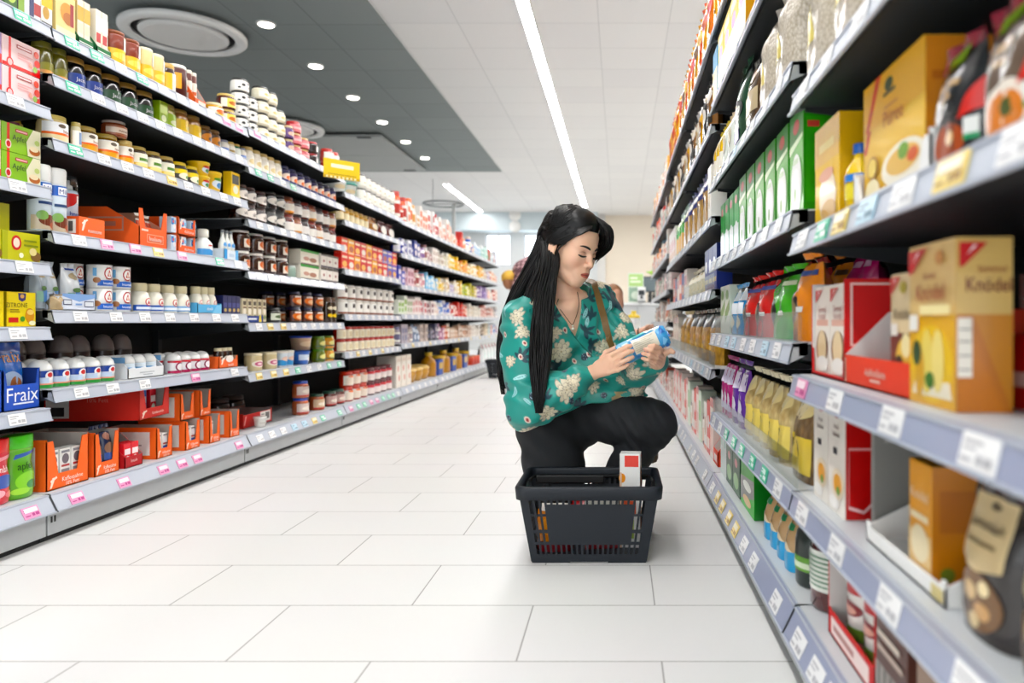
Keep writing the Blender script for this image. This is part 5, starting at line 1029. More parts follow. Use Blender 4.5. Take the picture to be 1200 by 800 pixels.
rput(lambda w: carton('dumpling_carton', w, .160, .06, 'dcc8a4', [('r', 0, 0, 1, .5, '7a2a20'), ('e', .6, .26, .36, .2, 'e8c05a'), ('e', .4, .2, .2, .12, '3a1c18'), ('e', .7, .4, .2, .1, 'efe0b0'), ('t', 'Knödel', .55, .66, .09, '4a2c24', .8), ('e', .6, .88, .14, .05, 'b0a03a'), ('r', .06, .48, .36, .58, 'ece4dc')] + flash(.04, .97, .44, .14), 'd0b88c'), A2, 1037, 1064, 'smaller dumpling carton left in the low orange tray', 'carton', back=.008, dz=.004)
put(carton('dumpling_carton', .10, .085, .05, 'b81c22', [('r', .2, .3, .8, .5, 'e8c8c0')], 'b81c22'), 1, A2, .845, 'red low carton in the shade behind the golden dumpling carton', 'carton', back=.085)
put(carton('dumpling_carton', .12, .16, .05, '6a4638', [('r', .1, .7, .6, .9, 'a03038')], '5a3a30'), 1, A2, .885, 'dark brown carton set back behind the golden dumpling carton', 'carton', back=.145)
# sauce cartons and mushroom pouches
sc_ = [('r', 0, 0, 1, 1, 'efe8de'), ('e', .5, .92, .22, .05, 'c0342c'), ('t', '~5', .5, .8, .05, '6a4a40', .7), ('t', '~7', .5, .73, .05, '6a4a40', .7), ('r', .32, .54, .56, .6, '3a3a40'), ('e', .6, .28, .36, .14, 'e8d8c0'), ('e', .6, .28, .24, .09, 'e8a83a'), ('e', .64, .22, .1, .04, '7aa04a'), ('e', .4, .1, .3, .06, 'f8f4ee')]
for k in range(2):
    put(carton('sauce_carton', .094, .185, .06, 'efe8de', sc_, 'b8141c' if k == 0 else 'c8b8b0', [('r', .08, .62, .92, .64, 'e0a0a0'), ('r', .08, .1, .1, .64, 'e0a0a0'), ('p', [(.08, .1), (.5, .06), (.5, .09), (.08, .13)], 'e8c0c0'), ('p', [(.5, .06), (.95, .2), (.95, .24), (.5, .09)], 'e8c0c0')] if k == 0 else ()), 1, A1, 1.247 + k * .098, 'white sauce carton on the shelf below the dumplings, %s one' % ('near, red sided', 'far')[k], 'carton')
put(carton('cardboard_divider', .012, .155, .16, '8d8c88', [], '8d8c88', [('r', .1, .9, .9, .93, 'a8a6a2')]), 1, A1, 1.13, 'upright grey cardboard divider behind the sauce cartons', 'cardboard', back=.02)
put(tray('display_tray', .265, .062, .20, 'f0efec', 'e6e4e0', .35, [('r', .86, .05, .98, .3, 'd8c88a')], .06, slope=True, cor=.03), 1, A1, .965, 'low white tray holding one orange carton', 'display tray')
rput(lambda w: carton('dumpling_carton', w, .145, .065, 'e0a23a', [('r', 0, .0, 1, .4, 'e8c890'), ('e', .5, .3, .4, .16, 'f0e2c0'), ('t', 'Knödel', .5, .72, .09, 'f6ecd2', .8), ('r', .1, .5, .9, .56, 'f4e4c0')], 'c98524', [('r', .15, .45, .85, .8, 'b87420'), ('e', .3, .1, .14, .06, '7a8a3a')]), A1, 1058, 1084, 'orange dumpling carton standing in the low white tray', 'carton', back=.008, dz=.004)
def mush(w): return bag('soup_pouch', w, .152, .05, '2a2320', [('p', [(.1, .94), (.9, .94), (.86, .50), (.5, .44), (.14, .50)], 'd8c39a'), ('e', .5, .88, .1, .03, '6a5a40'), ('t', '~10', .5, .76, .07, '4a3a2a', .6), ('r', .26, .62, .74, .65, '8a7654'), ('e', .5, .25, .38, .2, '7a5a3a'), ('e', .4, .3, .12, .07, 'd8bc90'), ('e', .62, .2, .12, .06, 'c8a070'), ('e', .5, .12, .1, .05, 'e0cca0'), ('e', .3, .18, .08, .05, '4a3424'), ('e', .66, .36, .08, .05, 'e8d8b0')], seal='2a2320', seed=33, wr=.002)
rput(mush, A1, 1115, 1178, 'dark pouch with cream label and mushroom picture', 'pouch')
rput(mush, A1, 1181, 1262, 'second dark mushroom pouch cut off by the frame edge', 'pouch')
# near bay, base shelf
put(tray('display_tray', .235, .125, .15, 'c8281f', 'dedad6', .34, [('r', .08, .05, .9, .28, 'f2dcd6'), ('r', .14, .12, .6, .2, 'b06a60')], .04, slope=None, cor=.045, sart=[('r', .14, .12, .9, .86, 'ece6e0')]), 1, .155, 1.18, 'red open tray with white panels on the lowest shelf', 'display tray')
for k in range(2):
    put(can('tomato_can', .075, .118, 'efe8e2', [('r', 0, .82, 1, 1, 'b8242c'), ('e', .5, .58, .3, .12, '8a2028'), ('e', .5, .56, .2, .07, 'd8a090'), ('r', .1, .1, .9, .3, '7a9a4a')], None, rim='b01c24', arc=.5), 1, .155, 1.19 + .085 * k - .05, 'white can with red top in the red tray, %s one' % ('near', 'far')[k], 'can', back=.012, dz=.004)
rput(lambda w: carton('chocolate_carton', w, .14, .06, '5a3024', [('r', 0, 0, 1, .45, '9a9088')] + [('r', .08 + .2 * i, 0, .16 + .2 * i, .44, '4a443e') for i in range(5)] + [('r', .1, .74, .8, .8, 'e0d0c0'), ('r', .1, .6, .9, .66, 'c8b0a0')], '5a3024', [('r', .2, .5, .8, .8, 'c8b0a0')]), .155, 1026, 1064, 'brown carton with grey striped foot on the lowest shelf', 'carton')
rput(lambda w: bottle('vinegar_bottle', w, .165, '23302a', '8a1c28', [('r', 0, 0, 1, .5, '6aa03a'), ('r', .1, .1, .9, .3, 'd8e4c8')], None, (.2, .55)), .155, 925, 941, 'dark bottle with green label on the lowest shelf', 'bottle')
rput(lambda w: jar('sauce_jar', w, .15, '5a2420', '6a1820', [('r', 0, 0, 1, 1, 'e6e8e0')] + [('r', .05, .1 + .12 * i, .95, .15 + .12 * i, '7a9a80') for i in range(7)], lab=(.25, .75)), .155, 942, 960, 'dark red lidded jar with green lined label', 'jar')
# second bay
B1, B2_, B3_, B4_, B5_, B6_ = .375, .66, .918, 1.205, 1.485, 1.745
cr = lambda w: bag('breadcrumb_bag', w, .125, .05, 'c0a078', [('r', 0, 0, 1, .34, '2a9ac8'), ('p', [(.1, .34), (.9, .34), (.5, .55)], 'e2d4b8'), ('r', .2, .7, .8, .8, '2f8a5a')], seal='c8b08a', nu=8, nv=12, wr=.003)
row(1, .155, 893, 926, 4, cr, 'breadcrumb bag with cyan foot on the lowest shelf', 'bag', gap=.9)
gr_ = lambda c, s, t: (lambda w: carton('mix_carton', w, .14, .06, c, t, s))
row(1, .155, 868, 884, 1, gr_('3fae3a', '1f7a2a', [('p', [(0, .1), (1, .4), (1, .75), (0, .6)], '1c2a1c'), ('e', .5, .5, .3, .1, 'e8ece0'), ('e', .5, .2, .3, .1, 'd8b060')]), 'bright green carton with dark diagonal band', 'carton')
row(1, .155, 851, 867, 2, gr_('1f5a30', '16482a', [('e', .5, .7, .2, .1, 'b82a2c'), ('e', .5, .3, .36, .18, '6ab04a')]), 'dark green carton with red spot on the base shelf', 'carton')
row(1, .155, 844.5, 851, 2, lambda w: carton('mix_carton', w, .17, .06, 'e3ece8', [('r', .2, .6, .8, .8, 'b8dcd0')], 'd8e8e2'), 'pale mint carton on the base shelf', 'carton')
pb = lambda c: (lambda w: bag('pasta_bag', w, .205, .06, c, [('p', [(.1, .1), (.9, .1), (.5, .5)], 'd8c8e8'), ('r', .1, .55, .9, .8, 'e8dcf0'), ('e', .5, .3, .3, .12, 'f0e8f4')], seal=c, nu=8, nv=14, wr=.005))
row(1, B1, 856, 870, 2, pb('6a3a9a'), 'purple pasta bag', 'pasta bag', gap=.92)
row(1, B1, 844.5, 855, 3, pb('b83a80'), 'magenta pasta bag', 'pasta bag', gap=.92)
cl = lambda c, lc: (lambda w: bag('pasta_bag', w, .195, .07, c, [('r', .12, .08, .9, .46, lc), ('r', .2, .3, .24, .4, '5a4a20'), ('r', .2, .18, .24, .28, '5a4a20'), ('e', .5, .75, .36, .12, 'e2d09c')], seal='e6dcc0', nu=9, nv=14, wr=.008, rough=.15, grain=(75, '9c7c3c' if c[0] == 'd' else '4a3418')))
row(1, B1, 871, 921, 5, cl('d2bb80', 'e8d27a'), 'clear bag of pale pasta with yellow label', 'pasta bag', gap=.92)
row(1, B1, 922, 947, 1, cl('8a6a3c', 'dcc25a'), 'clear bag of brown pasta with yellow label', 'pasta bag', gap=.92)
row(1, B2_, 844.5, 855, 2, lambda w: carton('risotto_pack', w, .165, .05, 'e8ece0', [('p', [(0, .2), (1, .5), (1, .7), (0, .45)], '7aa84a'), ('e', .5, .8, .3, .1, 'a8c880')], 'dfe6d4'), 'white and green rice pack behind the clear stop', 'carton')
row(1, B2_, 855, 868, 2, lambda w: bag('noodle_bag', w, .16, .05, '3a9ad0', [('r', .1, .4, .9, .62, 'eef2f6'), ('e', .5, .24, .3, .12, 'e8dcc0'), ('r', .6, .66, 1, .9, 'e8eef2')], seal='4aa8dc', nu=8, nv=12), 'cyan and white noodle bag behind the clear stop', 'bag')
def shiny(c, c2, h=.17): return lambda w: bag('coffee_style_bag', w, h, .075, c, [('e', .18, .36, .26, .2, '1c1a1c'), ('e', .16, .36, .2, .15, '8a7a5a'), ('r', .52, .32, .78, .38, 'f0f0ea'), ('r', .5, .72, .95, .78, c2)], seal=c, nu=10, nv=14, wr=.010, seed=int(c[:2], 16))
row(1, B2_, 868, 899, 2, shiny('c81e22', '3a4a9a'), 'glossy red lentil bag behind the clear stop', 'bag', gap=.93)
row(1, B2_, 900, 922, 1, shiny('4aa818', 'd8e0c0'), 'glossy green lentil bag behind the clear stop', 'bag', gap=.95)
row(1, B2_, 923, 945, 1, shiny('e08e18', '2a4a8a', .185), 'glossy orange lentil bag behind the clear stop', 'bag', gap=.95)
row(1, B2_, 880, 905, 2, shiny('a01c20', '3a3a7a', .2), 'dark red lentil bag in the row behind', 'bag', back=.11, gap=.93)
row(1, B2_, 906, 944, 2, None, '', 'bag', back=.11, mix=[(shiny('c02a72', 'e0b0c8', .21), 'magenta lentil bag in the row behind'), (shiny('d88a1c', '5a3a1a', .2), 'amber lentil bag in the row behind')], gap=.93)
gc = [('r', 0, 0, 1, 1, '63b43c'), ('r', 0, .72, 1, 1, '4f9a48'), ('e', .5, .86, .24, .07, 'c83434'), ('e', .5, .86, .2, .05, 'd85a50'), ('p', [(0, .62), (1, .72), (1, .76), (0, .7)], 'd8ecc0'), ('e', .52, .30, .40, .30, 'eef0ea'), ('e', .52, .26, .28, .2, 'fafaf6'), ('e', .46, .2, .08, .07, '8ab05a'), ('r', .3, .5, .7, .55, 'cfe0c0')]
gcart = lambda w: carton('rice_carton', w, .215, .08, '5aae3a', gc, '2f8a24', [('r', .06, .1, .94, .9, '3a9a2a'), ('r', .1, .8, .4, .86, 'b84a40')])
row(1, B3_, 866, 943, 6, gcart, 'green rice carton with white bowl', 'carton', gap=.84)
row(1, B3_, 844.5, 866, 4, lambda w: carton('rice_carton', w, .20, .07, '4aa85a', [('r', 0, 0, 1, .45, 'dfeae4'), ('e', .5, .3, .4, .2, 'f4f6f2'), ('r', 0, 0, 1, .1, '3a9a8a'), ('e', .5, .84, .26, .07, 'c84a40')], '2a8a4a'), 'slim green and white rice carton', 'carton', gap=.88)
rice = lambda w: bag('rice_bag', w, .245, .10, 'd8cfc0', [('p', [(.04, .2), (.5, .24), (.5, .70), (.04, .66)], 'e6d582'), ('r', .1, .5, .13, .6, '6a6028'), ('r', .1, .34, .13, .46, '6a6028'), ('r', .24, .5, .27, .62, '6a6028')], seal='dcd6cc', wr=.008, rough=.2, grain=(210, '9c8d76'))
row(1, B4_, 899, 941, 2, rice, 'clear bag of rice with yellow label on the high shelf', 'rice bag', gap=.95, back=-.028)
row(1, .005 + 1.135, 955, 1090, 3, rice, 'clear bag of rice with yellow label above the puree', 'rice bag', gap=.95, back=-.028)
row(1, B4_, 882, 898, 1, lambda w: bag('bean_bag', w, .19, .06, '5a4634', [('r', .1, .2, .9, .5, 'c8b898'), ('e', .5, .7, .3, .12, '8a7048')], seal='3a3028', nu=8, nv=12), 'brown bean bag beside the rice', 'bag', back=-.028)
row(1, B4_, 868, 882, 1, lambda w: bag('lentil_bag', w, .24, .06, '1f4a30', [('e', .5, .42, .36, .12, '14181a'), ('e', .5, .42, .24, .07, 'e8ece4'), ('r', .44, .5, .5, .95, 'c8d8cc'), ('r', .3, .06, .7, .2, '6a4ab0')], seal='2a5a3c', nu=8, nv=12), 'dark green lentil bag with black oval', 'bag', back=-.028)
row(1, B4_, 855, 868, 2, lambda w: bag('barley_bag', w, .17, .06, 'e8ece4', [('r', .05, .3, .25, .9, '2f6a44'), ('e', .6, .4, .2, .16, 'd8d0b8')], seal='e0c8a0', nu=8, nv=12), 'white and green grain bag on the high shelf', 'bag', back=-.028)
row(1, B4_, 844.5, 855, 3, lambda w: bag('semolina_bag', w, .17, .06, 'e6c23a', [('r', .1, .1, .9, .4, 'f0ece0'), ('r', .4, .4, .6, .9, 'f4e8b0')], seal='e8d060', nu=8, nv=12), 'yellow and white semolina bag on the high shelf', 'bag', back=-.028)
row(1, B5_, 851, 886, 4, lambda w: carton('corn_carton', w, .19, .07, 'ecca3a', [('r', 0, .1, 1, .5, 'f0d8c8'), ('e', .5, .6, .3, .12, 'd8609a'), ('r', .1, .75, .9, .9, 'f4e49a')], 'd8a01c'), 'yellow carton with pink spot near the rack top', 'carton', back=-.028)
row(1, B5_, 844.5, 850, 2, lambda w: carton('corn_carton', w, .18, .06, '3a9ac8', [('r', 0, 0, 1, .6, 'ecd04a')]), 'blue and yellow carton near the rack top', 'carton', back=-.028)
ob = lambda c, c2: (lambda w: bag('crisp_bag', w, .30, .06, c, [('e', .5, .5, .36, .16, c2), ('r', .2, .74, .8, .84, 'f4e0b0'), ('e', .5, .26, .26, .1, 'f2c832'), ('e', .4, .5, .12, .06, '5a2a14')], seal=c, nu=8, nv=12, wr=.008))
orm = [(ob('e8861c', 'd8431c'), 'orange crisp bag on the rack top'), (ob('eeb024', 'c85a1c'), 'golden crisp bag on the rack top'), (ob('e0601c', 'f0c030'), 'red orange crisp bag on the rack top'), (ob('d8a022', '6a4a1c'), 'mustard yellow crisp bag on the rack top')]
row(1, B6_, 844.5, 878, 6, None, '', 'bag', mix=orm, gap=.94, tail='of the second bay from near end', back=-.028)
row(1, 1.745, 801, 842, 9, None, '', 'bag', mix=orm, gap=.94, tail='of the third bay from near end', back=-.028)
row(1, 1.745, 789, 799, 6, None, '', 'bag', mix=orm[1:3] + orm[:1], gap=.94, tail='of the fourth bay from near end', back=-.028)
# third and fourth bays: pasta, sauces
C0, C1, C2, C3, C4 = .155, .53, .82, 1.085, 1.42
bw = [(lambda w: bag('nut_bag', w, .24, .06, '8a6238', [('e', .5, .6, .3, .14, 'e8e2d8'), ('r', .1, .14, .9, .3, '2c2622')], seal='ece8e2', nu=7, nv=10, wr=.008), 'brown nut bag with white window'), (lambda w: bag('nut_bag', w, .24, .06, '26221f', [('e', .5, .4, .34, .16, 'e8e4dc'), ('r', .2, .7, .8, .82, 'c8a858')], seal='26221f', nu=7, nv=10, wr=.008), 'black nut bag with white oval'), (lambda w: bag('nut_bag', w, .23, .06, 'd8a83a', [('e', .5, .4, .3, .14, '8a5a2a'), ('r', .1, .7, .9, .84, '2a2622')], seal='efeae0', nu=7, nv=10, wr=.008), 'golden nut bag'), (lambda w: bag('nut_bag', w, .22, .06, 'ded6c4', [('e', .5, .4, .3, .14, 'b89a62'), ('r', .2, .72, .8, .84, '8a7a5a')], seal='efece6', nu=7, nv=10, wr=.008), 'pale nut bag')]
row(1, C4, 789, 841, 16, None, '', 'bag', mix=bw, gap=.93, tail='below the rack top from near end', back=-.028)
ps = lambda c: (lambda w: bag('pasta_bag', w, .24, .07, 'c89a34', [('r', 0, .55, 1, .92, c), ('r', .1, .08, .2, .55, c), ('e', .5, .7, .3, .08, 'f0ece0')], seal=c, nu=8, nv=12, wr=.008, rough=.15, grain=(80, '8a5c14')))
row(1, C3, 806, 838, 5, ps('20307a'), 'golden pasta bag with navy band on the eye level shelf', 'pasta bag', gap=.93, back=-.028)
row(1, C3, 838, 842, 1, lambda w: carton('pasta_carton', w, .2, .06, 'eceae4', [('e', .5, .4, .3, .2, 'b8a070')]), 'white pasta pack at the bay joint', 'carton', back=-.028)
row(1, C3, 797, 806, 3, lambda w: bag('pasta_bag', w, .25, .07, '3fae3a', [('r', .1, .05, .9, .4, 'd8a83a'), ('e', .5, .7, .3, .1, 'd8ecc8')], seal='2f9a34', nu=7, nv=10), 'green topped pasta bag on the eye level shelf', 'pasta bag', back=-.028)
row(1, C3, 789, 797, 4, lambda w: carton('pasta_carton', w, .2, .06, 'e8e2dc', [('e', .5, .5, .3, .2, 'c8342c'), ('r', .1, .1, .9, .3, 'd89a5a')]), 'white and red pasta carton on the eye level shelf', 'carton', back=-.028)
row(1, C2, 826, 840, 3, lambda w: carton('pasta_carton', w, .18, .06, '20388a', [('e', .4, .6, .3, .14, 'e8ecf4'), ('r', .1, .2, .9, .3, 'c8a83a')], '1c2f74'), 'navy blue pasta carton behind the clear stop', 'carton')
row(1, C2, 806, 825, 4, lambda w: bag('pasta_bag', w, .14, .07, 'e2cf94', [('r', .1, .5, .9, .8, 'efeada'), ('e', .5, .3, .3, .14, 'e8c848')], seal='efe8d0', nu=7, nv=10, wr=.008), 'cream pasta bag behind the clear stop', 'pasta bag', gap=.93)
row(1, C2, 789, 805, 6, None, '', 'carton', mix=[(lambda w: carton('pasta_carton', w, .17, .06, 'e6ded6', [('r', .1, .5, .9, .8, 'c86a6a')]), 'pale pink pasta carton'), (lambda w: carton('pasta_carton', w, .16, .06, '2a4a90', [('e', .5, .4, .3, .2, 'e89a3a')]), 'blue carton with orange spot'), (lambda w: carton('pasta_carton', w, .17, .06, 'd86a5a', [('r', .1, .3, .9, .6, 'f0e0d8')]), 'salmon pasta carton')], group='pasta cartons on the middle shelf', tail='on the middle shelf, fourth bay')
spg = lambda w: bag('pasta_bag', w, .225, .075, 'cf9a1c', [('e', .3, .62, .14, .05, 'e0b83a'), ('e', .62, .44, .16, .05, 'b8821a'), ('e', .4, .28, .14, .05, 'e0b83a'), ('e', .7, .2, .12, .05, 'dcae2c'), ('p', [(.0, .62), (1, .66), (1, .9), (0, .9)], '173a2a'), ('r', .44, .7, .56, .84, 'e8ece4')], seal='173a2a', nu=9, nv=14, wr=.006, rough=.15, grain=(80, '8a5c0c'))
row(1, C1, 806, 838, 4, spg, 'yellow pasta bag with dark green top beyond the shopper', 'pasta bag', gap=.93)
row(1, C1, 796, 805, 2, lambda w: bag('pasta_bag', w, .23, .075, 'd8a41e', [('e', .4, .6, .2, .06, 'e8bc3a'), ('e', .6, .3, .2, .06, 'b8861a')], seal='e8d8a0', nu=8, nv=12, wr=.006, grain=(80, '8a5c0c')), 'clear bag of yellow corkscrew pasta', 'pasta bag', gap=.93)
row(1, C1, 789, 795, 4, None, '', 'packet', mix=[(lambda w: carton('rice_packet', w, .20, .06, 'ece4d8', [('e', .5, .4, .3, .2, 'd8a890'), ('r', 0, .8, 1, 1, 'b8382c')]), 'cream packet with red top'), (lambda w: carton('rice_packet', w, .22, .06, 'e8e0d8', [('r', 0, .75, 1, 1, '8a1c1c'), ('e', .5, .4, .3, .2, 'e8c8a8')]), 'white packet with dark red top')], group='packets beside the corkscrew pasta', tail='beside the corkscrew pasta')
lowm = [(lambda w: carton('sauce_packet', w, .24, .07, 'efe0d8', [('r', .1, .1, .9, .5, 'e8b8a8'), ('r', 0, .85, 1, 1, 'd84a34')]), 'pinkish sauce packet'), (lambda w: carton('sauce_packet', w, .22, .07, 'd8432a', [('r', .1, .1, .9, .3, 'f0d8cc'), ('e', .5, .6, .3, .12, 'f0e8e0')]), 'red sauce packet'), (lambda w: carton('sauce_packet', w, .2, .07, 'e8e4de', [('e', .5, .5, .3, .2, 'c8a080'), ('r', 0, 0, 1, .1, 'e87a5a')]), 'white sauce packet'), (lambda w: jar('sauce_jar', w, .17, '8a2a1c', '2a1c18', [('r', 0, 0, 1, .6, 'e8d0c0')], n=14), 'dark red sauce jar'), (lambda w: carton('sauce_packet', w, .23, .07, 'dfe8d8', [('r', .1, .4, .9, .8, '7ab04a')]), 'pale green sauce packet')]
row(1, C0, 800, 836, 13, None, '', 'packet', mix=lowm, gap=.93, group='sauce packets on the base shelf', tail='on the base shelf, third bay')
row(1, C0, 789, 799, 9, None, '', 'packet', mix=lowm[:3], gap=.93, group='sauce packets on the base shelf', tail='on the base shelf, fourth bay')
put(tray('display_tray', .13, .11, .1, 'e0502a', 'e8e4de', .5, [('r', .2, .1, .8, .35, 'f0d8cc')], .12, slope=True), 1, C0, pyr(838.5) - .0, 'torn orange tray on the base shelf by the bay joint', 'display tray')
# the last two bays
farR = {1.72: ['e8a83a,c85a2a', 'd8d0c8,8a6a5a', '3a4a5a,c8b8a8', 'e8d8b8,d08a3a', 'c8b0a0,7a5a4a'], 1.43: ['d8402c,f0d8c8', 'ece6de,b88a6a', '4a3a34,c8a890', 'e86a4a,f0e0d8', 'e0dcd4,8aa090'], 1.18: ['e89a5a,f0e0c8', 'ece8e0,d8a88a', 'd88a6a,e8d8cc', 'f0e0d0,c87a5a', 'e8dcd0,6a8a9a'], .93: ['d85a6a,f0d8d8', 'ecd8d4,c84a5a', '7a9a7a,e0e8dc', 'e8e0dc,b06a6a', 'c8c0bc,5a6a6a'], .70: ['efe4da,d8704a', 'e0c8b8,a85a3a', '3a3a3a,b8a898', 'ecd8c8,d8a08a', 'e8e8e4,9aa8a0'], .45: ['c83a2a,f0dcd0', 'efe4dc,d87a5a', 'e0d8cc,a8806a', 'd8a89a,efe4de', 'e8e2da,b8a090'], .155: ['efe0d8,d85a40', 'e8dcd4,c8a08a', 'd8604a,f0e4dc', 'ece6e0,a8a098', 'e8d0c4,b8604a']}
RH = {1.72: 'top shelf', 1.43: 'second highest shelf', 1.18: 'third highest shelf', .93: 'fourth highest shelf', .70: 'fifth highest shelf', .45: 'shelf over the base', .155: 'base shelf'}
for z, cols in farR.items():
    y = 5.22; k = 0; used = {}
    while y < 7.56:
        c1, c2 = cols[fr.randrange(len(cols))].split(','); w = round(fr.uniform(.085, .12) / .015) * .015; kind = fr.choice(['box', 'bag', 'box', 'jar'])
        h = round(fr.uniform(.12, .19) / .02) * .02
        if z + h > 2: pass
        a, b = cname(c1), cname(c2); base = '%s and %s %s' % (a, b, KW[kind]) if a != b else '%s %s' % (a, KW[kind])
        bn = BN[4 if y < 6.42 else 5]; key = base + bn; used[key] = used.get(key, 0) + 1
        put(far_pack(kind, w * .95, h, c1, c2), 1, z, y + w / 2, base + ', %s such in the pasta rack\'s %s bay, %s' % (ORD[used[key] - 1], bn, RH[z]), 'packet' if kind == 'box' else KW[kind], 'small packs on the %s, last pasta bays' % RH[z], back=-.028 if z > 1 else 0)
        y += w
# ---------------------------------------------------------------- smooth bodies: distance fields meshed on a fine grid
class Field:
    def __init__(s, lo, hi, res):
        s.res = res; s.lo = np.array(lo, float)
        s.n = np.ceil((np.array(hi) - s.lo) / res).astype(int) + 1
        s.ax = [s.lo[i] + res * np.arange(s.n[i]) for i in range(3)]
        s.D = np.full(s.n, .5, np.float32)
    def box(s, lo, hi):
        a = np.clip(np.floor((np.array(lo) - s.lo) / s.res).astype(int), 0, s.n - 1)
        b = np.clip(np.ceil((np.array(hi) - s.lo) / s.res).astype(int) + 1, 1, s.n)
        sl = tuple(slice(a[i], b[i]) for i in range(3))
        P = np.stack(np.meshgrid(*[s.ax[i][sl[i]] for i in range(3)], indexing='ij'), -1)
        return sl, P
    def put(s, sl, d, k, op):
        A = s.D[sl]
        if op == 'sub':
            d = -d
            if k > 0:
                h = np.clip(.5 - .5 * (A - d) / k, 0, 1); s.D[sl] = A + (d - A) * h + k * h * (1 - h)
            else: s.D[sl] = np.maximum(A, d)
        else:
            if k > 0:
                h = np.clip(.5 + .5 * (A - d) / k, 0, 1); s.D[sl] = A + (d - A) * h - k * h * (1 - h)
            else: s.D[sl] = np.minimum(A, d)
    def cap(s, a, b, ra, rb=None, k=.01, op='add', m=.02):
        rb = ra if rb is None else rb
        a = np.array(a, float); b = np.array(b, float); r = max(ra, rb) + m + k
        sl, P = s.box(np.minimum(a, b) - r, np.maximum(a, b) + r)
        if min(P.shape[:3]) == 0: return s
        ba = b - a; q = P - a; h = np.clip((q @ ba) / max(ba @ ba, 1e-12), 0, 1)
        d = np.linalg.norm(q - h[..., None] * ba, axis=-1) - (ra + (rb - ra) * h)
        s.put(sl, d.astype(np.float32), k, op); return s
    def chain(s, pts, rs, k=.01, **kw):
        for i in range(len(pts) - 1): s.cap(pts[i], pts[i + 1], rs[i], rs[i + 1], k, **kw)
        return s
    def ell(s, c, r, rot=None, k=.01, op='add', m=.02):
        c = np.array(c, float); r = np.array(r, float); R_ = max(r) + m + k
        sl, P = s.box(c - R_, c + R_)
        if min(P.shape[:3]) == 0: return s
        q = P - c
        if rot is not None: q = q @ rot                              # columns of rot are the local axes
        k0 = np.linalg.norm(q / r, axis=-1); k1 = np.linalg.norm(q / (r * r), axis=-1)
        d = k0 * (k0 - 1) / np.maximum(k1, 1e-9)
        s.put(sl, d.astype(np.float32), k, op); return s
    def mesh(s, iso=0.):
        D = s.D - iso; ins = D < 0
        nx, ny, nz = D.shape
        c = np.zeros((nx - 1, ny - 1, nz - 1), np.uint8)
        for i in (0, 1):
            for j in (0, 1):
                for k in (0, 1):
                    c += ins[i:nx - 1 + i, j:ny - 1 + j, k:nz - 1 + k]
        act = (c > 0) & (c < 8); idx = np.argwhere(act)
        vid = np.full(c.shape, -1, np.int64); vid[act] = np.arange(len(idx))
        acc = np.zeros((len(idx), 3)); cnt = np.zeros(len(idx))
        C8 = [(0, 0, 0), (1, 0, 0), (0, 1, 0), (1, 1, 0), (0, 0, 1), (1, 0, 1), (0, 1, 1), (1, 1, 1)]
        E = [(0, 1), (2, 3), (4, 5), (6, 7), (0, 2), (1, 3), (4, 6), (5, 7), (0, 4), (1, 5), (2, 6), (3, 7)]
        val = [D[idx[:, 0] + o[0], idx[:, 1] + o[1], idx[:, 2] + o[2]] for o in C8]
        for a, b in E:
            va, vb = val[a], val[b]; x = (va < 0) != (vb < 0)
            t = np.where(x, va / np.where(x, va - vb, 1), 0)
            oa, ob = np.array(C8[a], float), np.array(C8[b], float)
            acc[x] += (oa + (ob - oa) * t[:, None])[x]; cnt[x] += 1
        V = s.lo + (idx + acc / cnt[:, None]) * s.res
        Fq = []
        for ax in range(3):
            o = [(ax + 1) % 3, (ax + 2) % 3]
            sa = [slice(None)] * 3; sb = [slice(None)] * 3
            sa[ax] = slice(0, -1); sb[ax] = slice(1, None)
            ch = ins[tuple(sa)] != ins[tuple(sb)]
            e = np.argwhere(ch)
            ok = (e[:, o[0]] > 0) & (e[:, o[1]] > 0) & (e[:, o[0]] < D.shape[o[0]] - 1) & (e[:, o[1]] < D.shape[o[1]] - 1)
            e = e[ok]; flip = ins[tuple(sa)][tuple(e.T)]
            q = []
            for da, db in ((1, 1), (0, 1), (0, 0), (1, 0)):
                w = e.copy(); w[:, o[0]] -= da; w[:, o[1]] -= db
                q.append(vid[tuple(w.T)])
            q = np.stack(q, 1); q[~flip] = q[~flip][:, ::-1]
            Fq.append(q)
        Fq = np.concatenate(Fq); Fq = Fq[(Fq >= 0).all(1)]
        return V, Fq
def relax(V, Fq, it=1, w=.5):
    e = np.concatenate([Fq[:, [0, 1]], Fq[:, [1, 2]], Fq[:, [2, 3]], Fq[:, [3, 0]]]); e = np.concatenate([e, e[:, ::-1]])
    n = np.bincount(e[:, 0], minlength=len(V))[:, None]
    for _ in range(it):
        S = np.stack([np.bincount(e[:, 0], V[e[:, 1], i], len(V)) for i in range(3)], 1)
        V = V + w * (S / np.maximum(n, 1) - V)
    return V
def vnormals(V, Fq):
    a = np.cross(V[Fq[:, 2]] - V[Fq[:, 0]], V[Fq[:, 3]] - V[Fq[:, 1]])
    N = np.zeros_like(V)
    for i in range(4): np.add.at(N, Fq[:, i], a)
    return N / np.maximum(np.linalg.norm(N, axis=1, keepdims=True), 1e-12)
